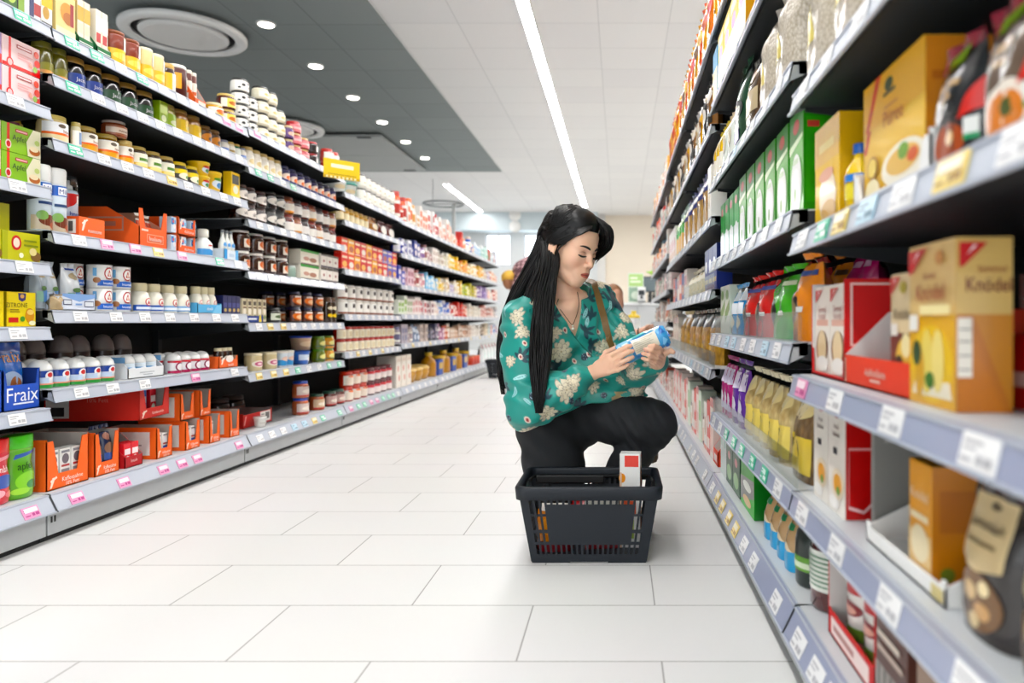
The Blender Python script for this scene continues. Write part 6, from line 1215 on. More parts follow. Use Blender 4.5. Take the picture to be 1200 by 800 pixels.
def skin_mesh(name, V, Fq, mat, tint=None, parent=None):
    me = bpy.data.meshes.new(name)
    me.vertices.add(len(V)); me.vertices.foreach_set('co', V.astype(np.float32).ravel())
    me.loops.add(len(Fq) * 4); me.loops.foreach_set('vertex_index', Fq.astype(np.int32).ravel())
    me.polygons.add(len(Fq)); me.polygons.foreach_set('loop_start', np.arange(0, len(Fq) * 4, 4, dtype=np.int32))
    me.polygons.foreach_set('use_smooth', np.ones(len(Fq), bool))
    me.update(calc_edges=True); me.validate()
    me.materials.append(mat)
    if tint is not None:
        ca = me.color_attributes.new('tint', 'FLOAT_COLOR', 'POINT')
        ca.data.foreach_set('color', np.concatenate([tint, np.ones((len(V), 1))], 1).astype(np.float32).ravel())
    o = bpy.data.objects.new(name, me); COL.objects.link(o)
    if parent is not None: o.parent = parent
    return o
def tint_mat(name, rough=.5, sss=0., coat=0., sheen=0.):
    m, nt, b, N, L = nodemat(name)
    a = N('ShaderNodeVertexColor'); a.layer_name = 'tint'
    L(a.outputs['Color'], b.inputs['Base Color']); b.inputs['Roughness'].default_value = rough
    if sss:
        b.inputs['Subsurface Weight'].default_value = sss; b.inputs['Subsurface Radius'].default_value = (.012, .004, .002); b.inputs['Subsurface Scale'].default_value = 1
    if sheen: b.inputs['Sheen Weight'].default_value = sheen
    b.inputs['Coat Weight'].default_value = coat
    n = N('ShaderNodeTexNoise'); n.inputs['Scale'].default_value = 260; bp = N('ShaderNodeBump'); bp.inputs['Strength'].default_value = .06; bp.inputs['Distance'].default_value = .001
    L(n.outputs['Fac'], bp.inputs['Height']); L(bp.outputs[0], b.inputs['Normal'])
    return m
def L3(h): return np.array(lin(h)[:3])
def at(px, py, Y): return np.array([(px - VX) * Y / F, Y, CH - (py - VY) * Y / F])
def crom(P, n):
    P = [np.array(p, float) for p in P]; P = [2 * P[0] - P[1]] + P + [2 * P[-1] - P[-2]]
    o = []; S = len(P) - 3
    for i in range(n):
        t = i / (n - 1) * S; k = min(int(t), S - 1); t -= k
        a, b, c, d = P[k:k + 4]
        o.append(.5 * (2 * b + (c - a) * t + (2 * a - 5 * b + 4 * c - d) * t * t + (3 * b - a - 3 * c + d) * t ** 3))
    return o
# ---------------------------------------------------------------- the crouching shopper
INK = 0
rng = np.random.default_rng(5)
psi, pit, rol = math.radians(54), math.radians(19), math.radians(3)
hf = np.array([math.sin(psi), -math.cos(psi), 0]); hr = np.array([-math.cos(psi), -math.sin(psi), 0]); hu0 = np.array([0, 0, 1.])
fy = hf * math.cos(pit) - hu0 * math.sin(pit); fz = hu0 * math.cos(pit) + hf * math.sin(pit)
fx = hr * math.cos(rol) + fz * math.sin(rol); fz = fz * math.cos(rol) - hr * math.sin(rol)
HR = np.stack([fx, fy, fz], 1)                                       # head axes: her right, forward, up
HO = at(666.5, 290.5, 2.47)
def H(x, y, z): return HO + HR @ np.array([x, y, z])
SR, SL = np.array([-.328, 2.425, .728]), np.array([-.066, 2.585, .790])   # shoulders
NB = np.array([-.172, 2.51, .790])
ER, WR = np.array([-.295, 2.345, .432]), at(693, 437, 2.325)
EL, WL = np.array([.048, 2.54, .560]), at(770, 424, 2.335)
PV = np.array([-.205, 2.60, .36])
chl = (SR - SL) / np.linalg.norm(SR - SL)                            # chest axes: her right, forward, up
chu = NB - PV; chu /= np.linalg.norm(chu); chf = np.cross(chu, chl); chf /= np.linalg.norm(chf); chu = np.cross(chl, chf)
CR = np.stack([chl, chf, chu], 1)
CM = (SR + SL) / 2
def CH_(x, y, z): return CM + CR @ np.array([x, y, z])
def torso(f, g=0., k=.03, hips=True):
    """ribcage, bust, shoulders, waist; g swells it for the blouse"""
    f.ell(CH_(0, -.012, -.085), (.142 + g, .092 + g, .15 + g), CR, k)
    f.cap(CH_(.115, -.012, -.005), CH_(-.115, -.012, -.005), .045 + g, None, k)
    f.cap(CH_(.14, -.01, -.015), CH_(.155, -.005, -.03), .046 + g, None, k); f.cap(CH_(-.14, -.01, -.015), CH_(-.155, -.005, -.03), .046 + g, None, k)
    f.ell(CH_(.068, .062, -.125), (.058 + g, .048 + g, .055 + g), CR, k); f.ell(CH_(-.068, .062, -.125), (.058 + g, .048 + g, .055 + g), CR, k)
    m = (CM + PV) / 2
    f.ell(m - .02 * chu, (.118 + g, .088 + g, .13 + g), CR, k)
    if hips: f.ell(PV + .05 * chu, (.148 + g, .11 + g, .11 + g), CR, k)

# -- skin: head, neck, chest, arms and hands in one surface
bf = Field((-.46, 2.16, .33), (.19, 2.74, 1.10), .0026)
torso(bf, -.012, .03, False)
bf.chain([H(0, -.030, -.045), (H(0, -.02, -.12) + NB) / 2, NB - .02 * chu], [.049, .047, .054], .02)
bf.chain([CH_(.0, .055, -.002), CH_(.075, .035, .018)], [.017, .012], .02); bf.chain([CH_(.0, .055, -.002), CH_(-.07, .035, .018)], [.017, .012], .02)
bf.ell(CH_(.003, .040, -.06), (.06, .036, .075), CR, .03)
for S_, E_, W_ in ((SR, ER, WR), (SL, EL, WL)):
    bf.chain([S_ - .02 * chu, E_, E_ + (W_ - E_) * .35, W_], [.034, .034, .034, .0235], .012)
# head
def he(c, r, k=.012, op='add'): bf.ell(H(*c), r, HR, k, op)
he((0, -.014, .045), (.073, .092, .084), .0)
he((0, .040, -.008), (.0595, .056, .086), .02)
he((0, .050, .048), (.056, .040, .048), .025)
he((0, .043, -.064), (.043, .048, .046), .02)
he((0, .076, -.0975), (.0165, .017, .0165), .022)
for s in (1, -1):
    he((s * .037, .057, -.026), (.025, .029, .030), .02)
    bf.cap(H(s * .046, .012, -.060), H(s * .016, .066, -.098), .017, .014, .018)
    bf.cap(H(s * .014, .089, .020), H(s * .044, .074, .022), .0085, .007, .014)
    he((s * .031, .1005, .002), (.018, .013, .0135), .012, 'sub')
    he((s * .031, .0765, .0005), (.0155, .0145, .0125), .004)
    bf.cap(H(s * .017, .0905, -.0050), H(s * .045, .079, -.0045), .0018, .0015, .003)      # lower lid rim
    # ear
    he((s * .0745, -.006, -.008), (.008, .0175, .029), .006)
    he((s * .0835, -.003, -.004), (.006, .009, .016), .004, 'sub')
    he((s * .075, .003, -.032), (.006, .009, .010), .005)
bf.chain([H(0, .088, .016), H(0, .0985, -.006), H(0, .1105, -.0265)], [.0064, .0062, .0070], .012)
he((0, .1110, -.0305), (.0082, .0088, .0078), .006)
for s in (1, -1):
    he((s * .0092, .1015, -.0335), (.0056, .0082, .0060), .005)
    bf.cap(H(s * .0055, .1085, -.0405), H(s * .0065, .1025, -.0400), .0024, .0024, .002, 'sub')
he((0, .085, -.064), (.030, .018, .024), .018)
bf.chain([H(.0215, .0895, -.0645), H(.010, .0995, -.0600), H(0, .1015, -.0605), H(-.010, .0995, -.0600), H(-.0215, .0895, -.0645)], [.0022, .0048, .0046, .0048, .0022], .004)
bf.chain([H(.0195, .0895, -.0665), H(.008, .0985, -.0705), H(-.008, .0985, -.0705), H(-.0195, .0895, -.0665)], [.0022, .0056, .0056, .0022], .004)
bf.chain([H(.021, .0935, -.0655), H(.007, .1055, -.0655), H(-.007, .1055, -.0655), H(-.021, .0935, -.0655)], [.0012, .0014, .0014, .0012], .002, op='sub')
bf.cap(H(.0, .1045, -.047), H(0, .1045, -.055), .0022, .0022, .004, 'sub')
# hands -------------------------------------------------
NAIL = []
def finger(pts, r0, r1, k=.0022, sub=()):
    r0 *= .90; r1 *= .92
    n = len(pts); rs = [r0 + (r1 - r0) * i / (n - 1) for i in range(n)]
    bf.chain(pts, rs, k)
    for i in range(1, n - 1): bf.ell(pts[i], (rs[i] * 1.06,) * 3, None, k)
    NAIL.append((np.array(pts[-1]), np.array(pts[-1]) - np.array(pts[-2])))
# her right hand: back of the hand towards us, fingers laid along the packet
rm = [at(714, 417.5, 2.262), at(717, 423.5, 2.258), at(717, 430, 2.262), at(713, 436, 2.27)]
for m_ in rm: bf.cap(WR + (m_ - WR) * .12, m_, .0165, .0105, .012)
bf.ell((WR + rm[1]) / 2 + np.array([.0, .006, 0]), (.026, .012, .024), None, .012)
finger([rm[0], at(726.5, 410.5, 2.238), at(734.5, 406.3, 2.229), at(739.0, 405.0, 2.230)], .0098, .0072)
finger([rm[1], at(729, 416, 2.236), at(737, 412.2, 2.229), at(741.5, 411.0, 2.231)], .0098, .0072)
finger([rm[2], at(728, 424.5, 2.240), at(737, 420.5, 2.234), at(741.5, 418.5, 2.236)], .0096, .0070)
finger([rm[3], at(724, 433.5, 2.250), at(731.5, 430.0, 2.246), at(736, 427.0, 2.246)], .0088, .0062)
finger([WR + (rm[0] - WR) * .35, at(711, 413, 2.305), at(722, 408, 2.318), at(730, 407, 2.318)], .0125, .0085)
# her left hand: palm behind and below, fingers curled up over the front
lm = [at(776.5, 411.5, 2.318), at(776.5, 417, 2.312), at(775, 422.5, 2.312), at(772, 427.5, 2.316)]
for m_ in lm: bf.cap(WL, m_, .0165, .0110, .012)
finger([lm[0], at(772.5, 407.6, 2.268), at(766.5, 405.2, 2.243), at(760.8, 405.8, 2.240)], .0095, .0070)
finger([lm[1], at(771.5, 413.5, 2.262), at(763.5, 410.0, 2.240), at(756.0, 409.0, 2.238)], .0097, .0070)
finger([lm[2], at(769.5, 419.5, 2.264), at(760.5, 415.6, 2.243), at(753.2, 414.0, 2.242)], .0095, .0068)
finger([lm[3], at(767.0, 424.8, 2.270), at(759.5, 421.5, 2.250), at(753.0, 419.6, 2.250)], .0086, .0062)
finger([WL + (lm[0] - WL) * .4, at(781, 412.5, 2.300), at(785.5, 410.8, 2.290), at(789, 412.5, 2.286)], .0125, .0080)
V, Q = bf.mesh(); V = relax(V, Q, 2, .45)
# skin tint: lips, lids, cheeks, knuckles
hl = (V - HO) @ HR
T_ = np.tile(L3('ecbc9e'), (len(V), 1))
def blend(mask, c): 
    global T_
    T_ = T_ * (1 - mask[:, None]) + np.array(c) * mask[:, None]
def sm(x, a, b): return np.clip((x - a) / (b - a), 0, 1) ** 2 * (3 - 2 * np.clip((x - a) / (b - a), 0, 1))
front = sm(hl[:, 1], .05, .07)
for s in (1, -1):
    blend(.35 * front * np.exp(-(((hl[:, 0] - s * .040) / .02) ** 2 + ((hl[:, 2] + .035) / .018) ** 2)), L3('d8866e'))
    blend(.45 * front * np.exp(-(((hl[:, 0] - s * .031) / .017) ** 2 + ((hl[:, 2] - .006) / .011) ** 2)), L3('b87a66'))
blend(.3 * front * np.exp(-((hl[:, 0] / .014) ** 2 + ((hl[:, 2] + .032) / .012) ** 2)), L3('d8907a'))
lw = np.clip(1 - (np.abs(hl[:, 0]) / .0215) ** 2, 0, 1)
lip = front * sm(.0092 * np.sqrt(lw) - np.abs(hl[:, 2] + .0655) , -.0006, .0012) * sm(hl[:, 1], .083, .089)
blend(lip, L3('c8604c'))
blend(front * (lw > .05) * sm(.0011 - np.abs(hl[:, 2] + .0655), -.0004, .0006) * sm(hl[:, 1], .083, .089), L3('5a2220'))
for tip, dr in NAIL:
    dr = dr / np.linalg.norm(dr); q = V - (tip + dr * .003)
    blend(.7 * sm(.0075 - np.linalg.norm(q, axis=1), 0, .003), L3('e0a898'))
for m_ in rm + lm: blend(.3 * np.exp(-(np.linalg.norm(V - m_, axis=1) / .009) ** 2), L3('cf8a70'))
person = empty('person', (0, 0, 0))
tag(person, 'woman with long black hair crouching in a teal floral blouse reading a packet', 'person')
skin = tint_mat('skin', .48, .12)
body = skin_mesh('body', V, Q, skin, T_, person)
from mathutils.bvhtree import BVHTree
def bvh(V, Q): return BVHTree.FromPolygons([tuple(v) for v in V], [tuple(q) for q in Q.tolist()])
BT = bvh(V, Q)
def onface(x, z, lift=.0006):
    o = H(x, .2, z); h = BT.ray_cast(Vector(o), Vector(-fy))
    p = np.array(h[0]) if h[0] is not None else o
    return p + fy * lift
# brows, lashes
BLK = M('0c0808', .6)
for s, nm in ((1, 'near'), (-1, 'far')):
    b = MB(); pts = [onface(s * (.013 + .035 * i / 8), .0195 + .0072 * math.sin(PI * (i / 8) ** .8 * .62) - .003 * (i / 8) ** 3, .0003) for i in range(9)]
    b.tube(pts, [.0028, .0038, .0042, .0041, .0038, .0034, .0029, .0021, .0009], M('241915', .7), 6)
    b.build('eyebrow', person)
    l = MB(); pts = [onface(s * (.0135 + .032 * i / 8), -.0050 - .0028 * math.sin(PI * i / 8), .0006) for i in range(9)]
    l.tube(pts, [.0010, .0020, .0027, .0031, .0033, .0033, .0031, .0026, .0013], BLK, 6)
    for i in range(2, 9):
        p = pts[i]; l.tube([p, p + fy * .0035 - fz * .0012, p + fy * .0065 - fz * .0008 + fx * s * .0012], [.0006, .0005, .0002], BLK, 4)
    l.build('eyelashes', person)
    c = MB(); pts = [onface(s * (.0155 + .028 * i / 8), .0040 + .0036 * math.sin(PI * i / 8), .0001) for i in range(9)]
    c.tube(pts, [.0003, .0007, .0009, .0010, .0010, .0010, .0009, .0007, .0003], M('8a5040', .6), 5); c.build('eyelid_crease', person)
    er = MB(); er.lathe([(0, -.003), (.0024, -.0018), (.003, 0), (.0024, .0018), (0, .003)], M('f2ece0', .15, coat=.8), 12, cap=False)
    eo = er.build('pearl_earring', person); eo.location = H(s * .0815, .004, -.040)
# necklace with a pearl, lying on the chest
def onchest(x, z, T=None):
    o = CH_(x, .4, z); h = (T or BT).ray_cast(Vector(o), Vector(-chf))
    return (np.array(h[0]) if h[0] is not None else CH_(x, .08, z)) + chf * .0015
nk = MB(); ch = [onchest(x, z) for x, z in ((.052, .045), (.046, .02), (.036, -.005), (.022, -.032), (.008, -.052))] + [onchest(x, z) for x, z in ((-.006, -.034), (-.02, -.008), (-.032, .018), (-.040, .045))]
nk.tube(crom(ch, 30), .0011, M('4a3826', .4, .6), 5); nko = nk.build('necklace', person)
pe = MB(); 
for z_, r_ in ((0, .0035), (-.0095, .0058)): pe.lathe([(0, z_ - r_), (r_ * .8, z_ - r_ * .6), (r_, z_), (r_ * .8, z_ + r_ * .6), (0, z_ + r_)], M('f4ede0', .12, coat=.9), 14, cap=False)
po = pe.build('pearl_pendant', nko); po.location = ch[4] + chf * .003 - chu * .004

# -- blouse
cf = Field((-.50, 2.15, .26), (.20, 2.78, .90), .0030)
torso(cf, .011, .035)
hem = PV + .035 * chu
cf.chain([hem + .10 * chu - .02 * chf, hem + .005 * chu + .005 * chf], [.13, .158], .04)
cf.chain([at(672, 480, 2.52), at(705, 468, 2.50), at(742, 458, 2.50), at(758, 463, 2.51)], [.055, .040, .022, .012], .03)        # the shirt tail lying over the raised thigh
cf.chain([at(690, 430, 2.50), at(725, 436, 2.50), at(748, 446, 2.50)], [.06, .05, .035], .03)
def sleeve(S_, E_, W_, rr):
    A = E_ + (W_ - E_) * .45; B = W_ - (W_ - E_) / np.linalg.norm(W_ - E_) * .020
    cf.chain([S_ - .012 * chu, S_ + (E_ - S_) * .5, E_, A, B - (W_ - E_) / np.linalg.norm(W_ - E_) * .03], [rr[0], rr[1], rr[2], rr[3], rr[4]], .022)
    cf.cap(B - (W_ - E_) / np.linalg.norm(W_ - E_) * .018, B + (W_ - E_) / np.linalg.norm(W_ - E_) * .004, .031, .0285, .006)
sleeve(SR, ER, WR, [.060, .064, .062, .060, .046]); sleeve(SL, EL, WL, [.047, .053, .057, .060, .050])
# sag of the full sleeves under the forearms
cf.chain([ER + np.array([.0, .0, -.02]), ER + (WR - ER) * .5 + np.array([0, 0, -.022])], [.055, .045], .03)
cf.chain([EL + np.array([-.03, -.06, -.025]), EL + (WL - EL) * .5 + np.array([-.035, 0, -.03]), WL + np.array([-.06, .02, -.012])], [.045, .05, .036], .03)
# folds: gentle ridges running along sleeves and across the waist
G3 = np.stack(np.meshgrid(*cf.ax, indexing='ij'), -1).astype(np.float32)
def foldnoise(P):
    a = np.sin(P[..., 0] * 46 + P[..., 2] * 61 + 2.2 * np.sin(P[..., 2] * 23 + P[..., 1] * 17))
    b = np.sin(P[..., 1] * 71 - P[..., 2] * 52 + P[..., 0] * 37 + 1.7 * np.sin(P[..., 0] * 29))
    return .0046 * a + .0030 * b
near = np.abs(cf.D) < .03
cf.D[near] += foldnoise(G3[near]).astype(np.float32)
fold = lambda a, b, r, k=.012: cf.cap(a, b, r, r * .6, k, 'sub')
for (a, b) in ((SR + (ER - SR) * .25 + np.array([.05, -.058, 0]), ER + np.array([.058, -.05, .09])), (ER + np.array([-.02, -.066, .05]), ER + (WR - ER) * .5 + np.array([0, -.066, .045])), (CH_(.10, .12, -.10), CH_(.02, .125, -.24)), (CH_(-.11, .09, -.04), CH_(-.03, .125, -.20)), (SL + np.array([.03, -.055, -.06]), EL + np.array([.0, -.062, .06])), (SL + np.array([.055, -.04, -.05]), EL + np.array([.045, -.045, .08])), (ER + np.array([.03, -.02, -.085]), PV + np.array([.1, -.12, .06])), (PV + np.array([-.13, -.10, .10]), PV + np.array([.02, -.14, .04]))):
    fold(np.array(a), np.array(b), .013, .014)
# wrap neckline: cut the V down to the skin, then lay the two crossing edges
vx = (G3 - CM.astype(np.float32)) @ CR.astype(np.float32)
vz = vx[..., 2]; vt = np.array([(.052, .075), (.030, -.02), (-.002, -.122)])
half_r = np.interp(vz, [-.118, -.02, .05, .2], [-.004, .040, .058, .075]); half_l = np.interp(vz, [-.118, -.02, .05, .2], [.010, -.034, -.050, -.065])
cut = np.maximum(np.maximum(vx[..., 0] - half_r, half_l - vx[..., 0]), -.118 - vz)
cut = np.maximum(cut, -(vx[..., 1] + .045)).astype(np.float32)
cf.D = np.maximum(cf.D, -cut)
nkc = np.linalg.norm((G3 - NB.astype(np.float32)) - ((G3 - NB.astype(np.float32)) @ chu.astype(np.float32))[..., None] * chu.astype(np.float32), axis=-1) - .068
nkc = np.maximum(nkc, -(vz - .02)).astype(np.float32); cf.D = np.maximum(cf.D, -nkc)
# hem: cut off below the waist line, slanting up to the raised thigh
hc = (CH - ((G3[..., 2] - 0))) * 0
hemz = np.interp(G3[..., 0], [-.36, -.30, -.10, -.02, .12], [.345, .350, .428, .43, .43])
front_hem = G3[..., 2] - hemz
cf.D = np.maximum(cf.D, -(front_hem).astype(np.float32))
CV, CQ = cf.mesh(); CV = relax(CV, CQ, 2, .5); CN = vnormals(CV, CQ)
del G3, vx, vz, nkc, cut, hemz, front_hem
rolle = MB()
CB = bvh(CV, CQ)
# the print: cream chrysanthemums, navy sprays, pale blue leaves, red buds
TEAL = L3('048f83'); CT = np.tile(TEAL, (len(CV), 1))
CT *= (1 + .05 * np.sin(CV[:, :1] * 40 + CV[:, 2:] * 31))
def surf(px, py):
    d = at(px, py, 1.0) - np.array([0, 0, CH]); h = CB.ray_cast(Vector((0, 0, CH)), Vector(d).normalized())
    return (np.array(h[0]), np.array(h[1])) if h[0] is not None else None
def local(c, n, ang, R_):
    n = n / np.linalg.norm(n); up = np.array([0, 0, 1.]) - n * n[2]; up /= max(np.linalg.norm(up), 1e-6); si = np.cross(up, n)
    d = CV - c; m = (np.abs(d) < R_ * 1.4).all(1) & (CN @ n > .1); i = np.where(m)[0]
    d = d[i]; u = d @ si; v = d @ up; ca, sa = math.cos(ang), math.sin(ang)
    return i, u * ca + v * sa, -u * sa + v * ca
def paint(i, a, c):
    a = np.clip(a, 0, 1)[:, None]; CT[i] = CT[i] * (1 - a) + np.array(c) * a
NAVY = L3('0c2436'); CREAM = L3('e9dec2'); BROWN = L3('54412c'); PALE = L3('9bd6d6'); MID = L3('0a5f66'); RED = L3('b02a2a')
def mum(c, n, R_, ang=0., tilt=1.):
    i, u, v = local(c, n, ang, R_)
    v = v / tilt
    for ring, (ro, np_, ph, sh) in enumerate(((1., 9, 0, .84), (.74, 7, .35, .95), (.46, 5, .1, 1.0))):
        th = np.arctan2(v, u) + ph; r = np.hypot(u, v)
        pet = np.abs(np.sin(th * np_ / 2)) ** .6
        edge = R_ * ro * (.60 + .40 * pet) * (1 + .10 * np.sin(3 * th + 7 * ro))
        a = sm(edge - r, -.0008, .0012)
        col = CREAM * sh
        paint(i, a, col)
        line = a * np.maximum(sm(.30 - np.abs(np.sin(th * np_ / 2)), 0, .2) * (r > R_ * ro * .45), sm(.0022 - np.abs(edge - r), 0, .0018))
        paint(i, .85 * line, BROWN)
    paint(i, .8 * sm(R_ * .12 - np.hypot(u, v), 0, .003), L3('a88a50'))
def leaf(c, n, L_, w, ang, col, vein=None):
    i, u, v = local(c, n, ang, L_)
    t = u / L_; hw = w * np.clip(1 - t * t, 0, 1) ** .8
    a = sm(hw - np.abs(v), -.0006, .0012) * (np.abs(t) < 1); paint(i, a, col)
    if vein is not None: paint(i, .8 * a * sm(.0012 - np.abs(v), 0, .0008), vein)
def spray(c, n, s, ang, col):
    for k, (l, o) in enumerate(((1, 0), (.8, .7), (.8, -.7), (.6, 1.4), (.6, -1.4))):
        leaf2(c, n, s * l * .5, s * .13, ang + o, col)
def leaf2(c, n, L_, w, ang, col):
    i, u, v = local(c, n, ang, L_ * 2.2)
    t = (u - L_) / L_; a = sm(w * np.clip(1 - t * t, 0, 1) ** .8 - np.abs(v), -.0006, .0012) * (np.abs(t) < 1); paint(i, a, col)
def rose(c, n, s):
    i, u, v = local(c, n, 0, s); r = np.hypot(u, v); th = np.arctan2(v, u)
    paint(i, sm(s - r, 0, .002), NAVY); paint(i, .9 * sm(.35 - np.abs(np.sin(r / s * 9 + th)), 0, .2) * (r < s * .92), L3('8fb8cc')); paint(i, sm(s * .3 - r, 0, .002), RED if s < .009 else NAVY)
def bud(c, n, s):
    i, u, v = local(c, n, .5, s); r = np.hypot(u, v * .7)
    paint(i, sm(s - r, 0, .002), L3('ead8c8')); paint(i, sm(s * .62 - r, 0, .002), RED); paint(i, sm(s * .25 - r, 0, .001), L3('3a1010'))
def do(fn, px, py, *a):
    h = surf(px, py)
    if h is not None: fn(h[0], h[1], *a)
def fill_pattern():
    cells = rng.permutation(len(CV)); pts = []
    for j in cells[:6000]:
        p = CV[j]
        if all(np.linalg.norm(p - q) > .052 for q in pts + MAIN): pts.append(p); k = len(pts) % 6; n = CN[j]; a = rng.uniform(0, 6.28)
        else: continue
        if k in (0, 3): mum(p, n, rng.uniform(.020, .030), a)
        elif k == 1: spray(p, n, .05, a, NAVY * .9 + MID * .3)
        elif k == 2: leaf(p, n, .024, .008, a, PALE, MID)
        elif k == 4: rose(p, n, .012)
        else: bud(p, n, .008)
MAINPX = [('m', 605, 372, .026), ('m', 613, 388, .026), ('m', 658, 412, .040), ('m', 649, 389, .028), ('m', 706, 407, .028), ('m', 728, 389, .027), ('m', 664, 457, .036), ('m', 641, 484, .030), ('m', 598, 423, .020), ('m', 740, 439, .032), ('m', 717, 410, .018), ('m', 672, 447, .024), ('m', 738, 425, .02),
          ('s', 690, 350, .05, 1.2), ('s', 684, 388, .05, .4), ('s', 694, 372, .055, 2.2), ('s', 720, 360, .06, 1.8), ('s', 690, 404, .05, 0.), ('s', 654, 430, .06, 2.6), ('s', 640, 468, .045, 2.), ('s', 610, 420, .05, 1.), ('s', 700, 345, .04, .2), ('s', 732, 365, .05, 2.), ('s', 648, 372, .04, 1.), ('s', 678, 476, .04, 1.4),
          ('l', 686, 367, .022, 1.1), ('l', 688, 377, .020, 1.3), ('l', 714, 362, .022, 1.2), ('l', 680, 361, .014, 2.2), ('l', 609, 442, .024, .3), ('l', 604, 460, .02, 1.5), ('l', 618, 470, .018, 2.3), ('l', 716, 400, .02, 1.2),
          ('r', 625, 464, .015), ('r', 646, 371, .014), ('r', 685, 418, .014), ('r', 670, 470, .012), ('r', 718, 345, .014),
          ('b', 592, 392, .008), ('b', 615, 402, .008), ('b', 610, 418, .008), ('b', 662, 387, .009), ('b', 673, 423, .008), ('b', 618, 492, .010), ('b', 707, 327, .011), ('b', 690, 415, .008)]
MAIN = [h[0] for h in (surf(m[1], m[2]) for m in MAINPX) if h is not None]
fill_pattern()
for m in [x for x in MAINPX if x[0] == 's']: do(spray, m[1], m[2], m[3], m[4], NAVY * .85 + MID * .25)
for m in MAINPX:
    if m[0] == 'l': do(leaf, m[1], m[2], m[3], m[3] * .34, m[4], PALE, MID)
    elif m[0] == 'm': do(mum, m[1], m[2], m[3], rng.uniform(0, 6))
    elif m[0] == 'r': do(rose, m[1], m[2], m[3])
    elif m[0] == 'b': do(bud, m[1], m[2], m[3])
blouse = skin_mesh('blouse', CV, CQ, tint_mat('printed_satin', .42, 0, 0, .15), CT, person)

wl = MB(); wp = [surf(px, py) for px, py in ((669.5, 389), (675, 397), (681, 404), (688, 411), (694, 418))]
wl.tube(crom([h[0] + h[1] / np.linalg.norm(h[1]) * .0004 for h in wp if h is not None and h[0][1] < 2.6], 24), .0022, M('0a6e60', .5), 6); wl.build('neckline_trim', blouse)
# -- jeans
jf = Field((-.42, 2.26, .0), (.26, 2.86, .50), .0045)
jf.ell(PV - .01 * chu, (.162, .118, .135), CR, .03)
KR, AR = at(655, 592, 2.53), np.array([-.22, 2.84, .10])
KL = at(770, 496, 2.47); HLp = np.array([-.115, 2.60, .385]); HRp = np.array([-.245, 2.54, .335])
jf.chain([HRp, HRp + (KR - HRp) * .5, KR], [.102, .098, .070], .04)
jf.chain([KR, KR + (AR - KR) * .4, AR], [.066, .060, .045], .03)
jf.chain([HLp, HLp + (KL - HLp) * .45, KL + np.array([-.03, 0, .004]), KL], [.098, .092, .074, .066], .04)
AL = np.array([-.050, 2.56, .105])
jf.chain([KL + np.array([-.004, 0, -.01]), KL + (AL - KL) * .42 + np.array([-.01, .01, -.012]), AL], [.064, .062, .047], .02)
G3 = np.stack(np.meshgrid(*jf.ax, indexing='ij'), -1); near = np.abs(jf.D) < .02
P = G3[near]; dk = np.linalg.norm(P - (KL + np.array([-.06, 0, -.02])), axis=1)
jf.D[near] += (.0022 * np.sin(P[:, 0] * 60 + P[:, 2] * 80 + 2 * np.sin(P[:, 1] * 30)) + .0045 * np.exp(-(dk / .09) ** 2) * np.sin(P[:, 0] * 190 + P[:, 2] * 120)).astype(np.float32)
JV, JQ = jf.mesh(); JV = relax(JV, JQ, 2, .5); del G3
JV[:, 2] = np.maximum(JV[:, 2], .004)
jm, nt, b, N, L = nodemat('black_denim')
tc = N('ShaderNodeTexCoord'); wv = N('ShaderNodeTexWave'); wv.inputs['Scale'].default_value = 260; wv.inputs['Distortion'].default_value = 1.5
ns = N('ShaderNodeTexNoise'); ns.inputs['Scale'].default_value = 14
cr_ = N('ShaderNodeMix'); cr_.data_type = 'RGBA'; cr_.inputs['A'].default_value = (.006, .007, .009, 1); cr_.inputs['B'].default_value = (.018, .020, .024, 1)
L(tc.outputs['Object'], wv.inputs['Vector']); L(tc.outputs['Object'], ns.inputs['Vector']); L(ns.outputs['Fac'], cr_.inputs['Factor']); L(cr_.outputs['Result'], b.inputs['Base Color'])
bp = N('ShaderNodeBump'); bp.inputs['Strength'].default_value = .12; bp.inputs['Distance'].default_value = .001; L(wv.outputs['Fac'], bp.inputs['Height']); L(bp.outputs[0], b.inputs['Normal']); b.inputs['Roughness'].default_value = .8
skin_mesh('jeans', JV, JQ, jm, None, person)
# ankle boots
BR = M('3a2a1c', .6, noise=.08)
for A_, dr in ((AL, np.array([.72, -.35, 0.])), (AR, np.array([.0, .9, 0.]))):
    f = Field(A_ - np.array([.22, .22, .13]), A_ + np.array([.24, .24, .08]), .005)
    base = np.array([A_[0], A_[1], .0]); dr = dr / np.linalg.norm(dr)
    f.cap(A_ + np.array([0, 0, .04]), base + np.array([0, 0, .06]), .046, .042, .02)
    f.chain([base + np.array([0, 0, .042]), base + dr * .09 + np.array([0, 0, .038]), base + dr * .155 + np.array([0, 0, .03])], [.038, .038, .028], .02)
    bv, bq = f.mesh(); bv[:, 2] = np.maximum(bv[:, 2], .003); skin_mesh('ankle_boot', bv, bq, BR, None, person)

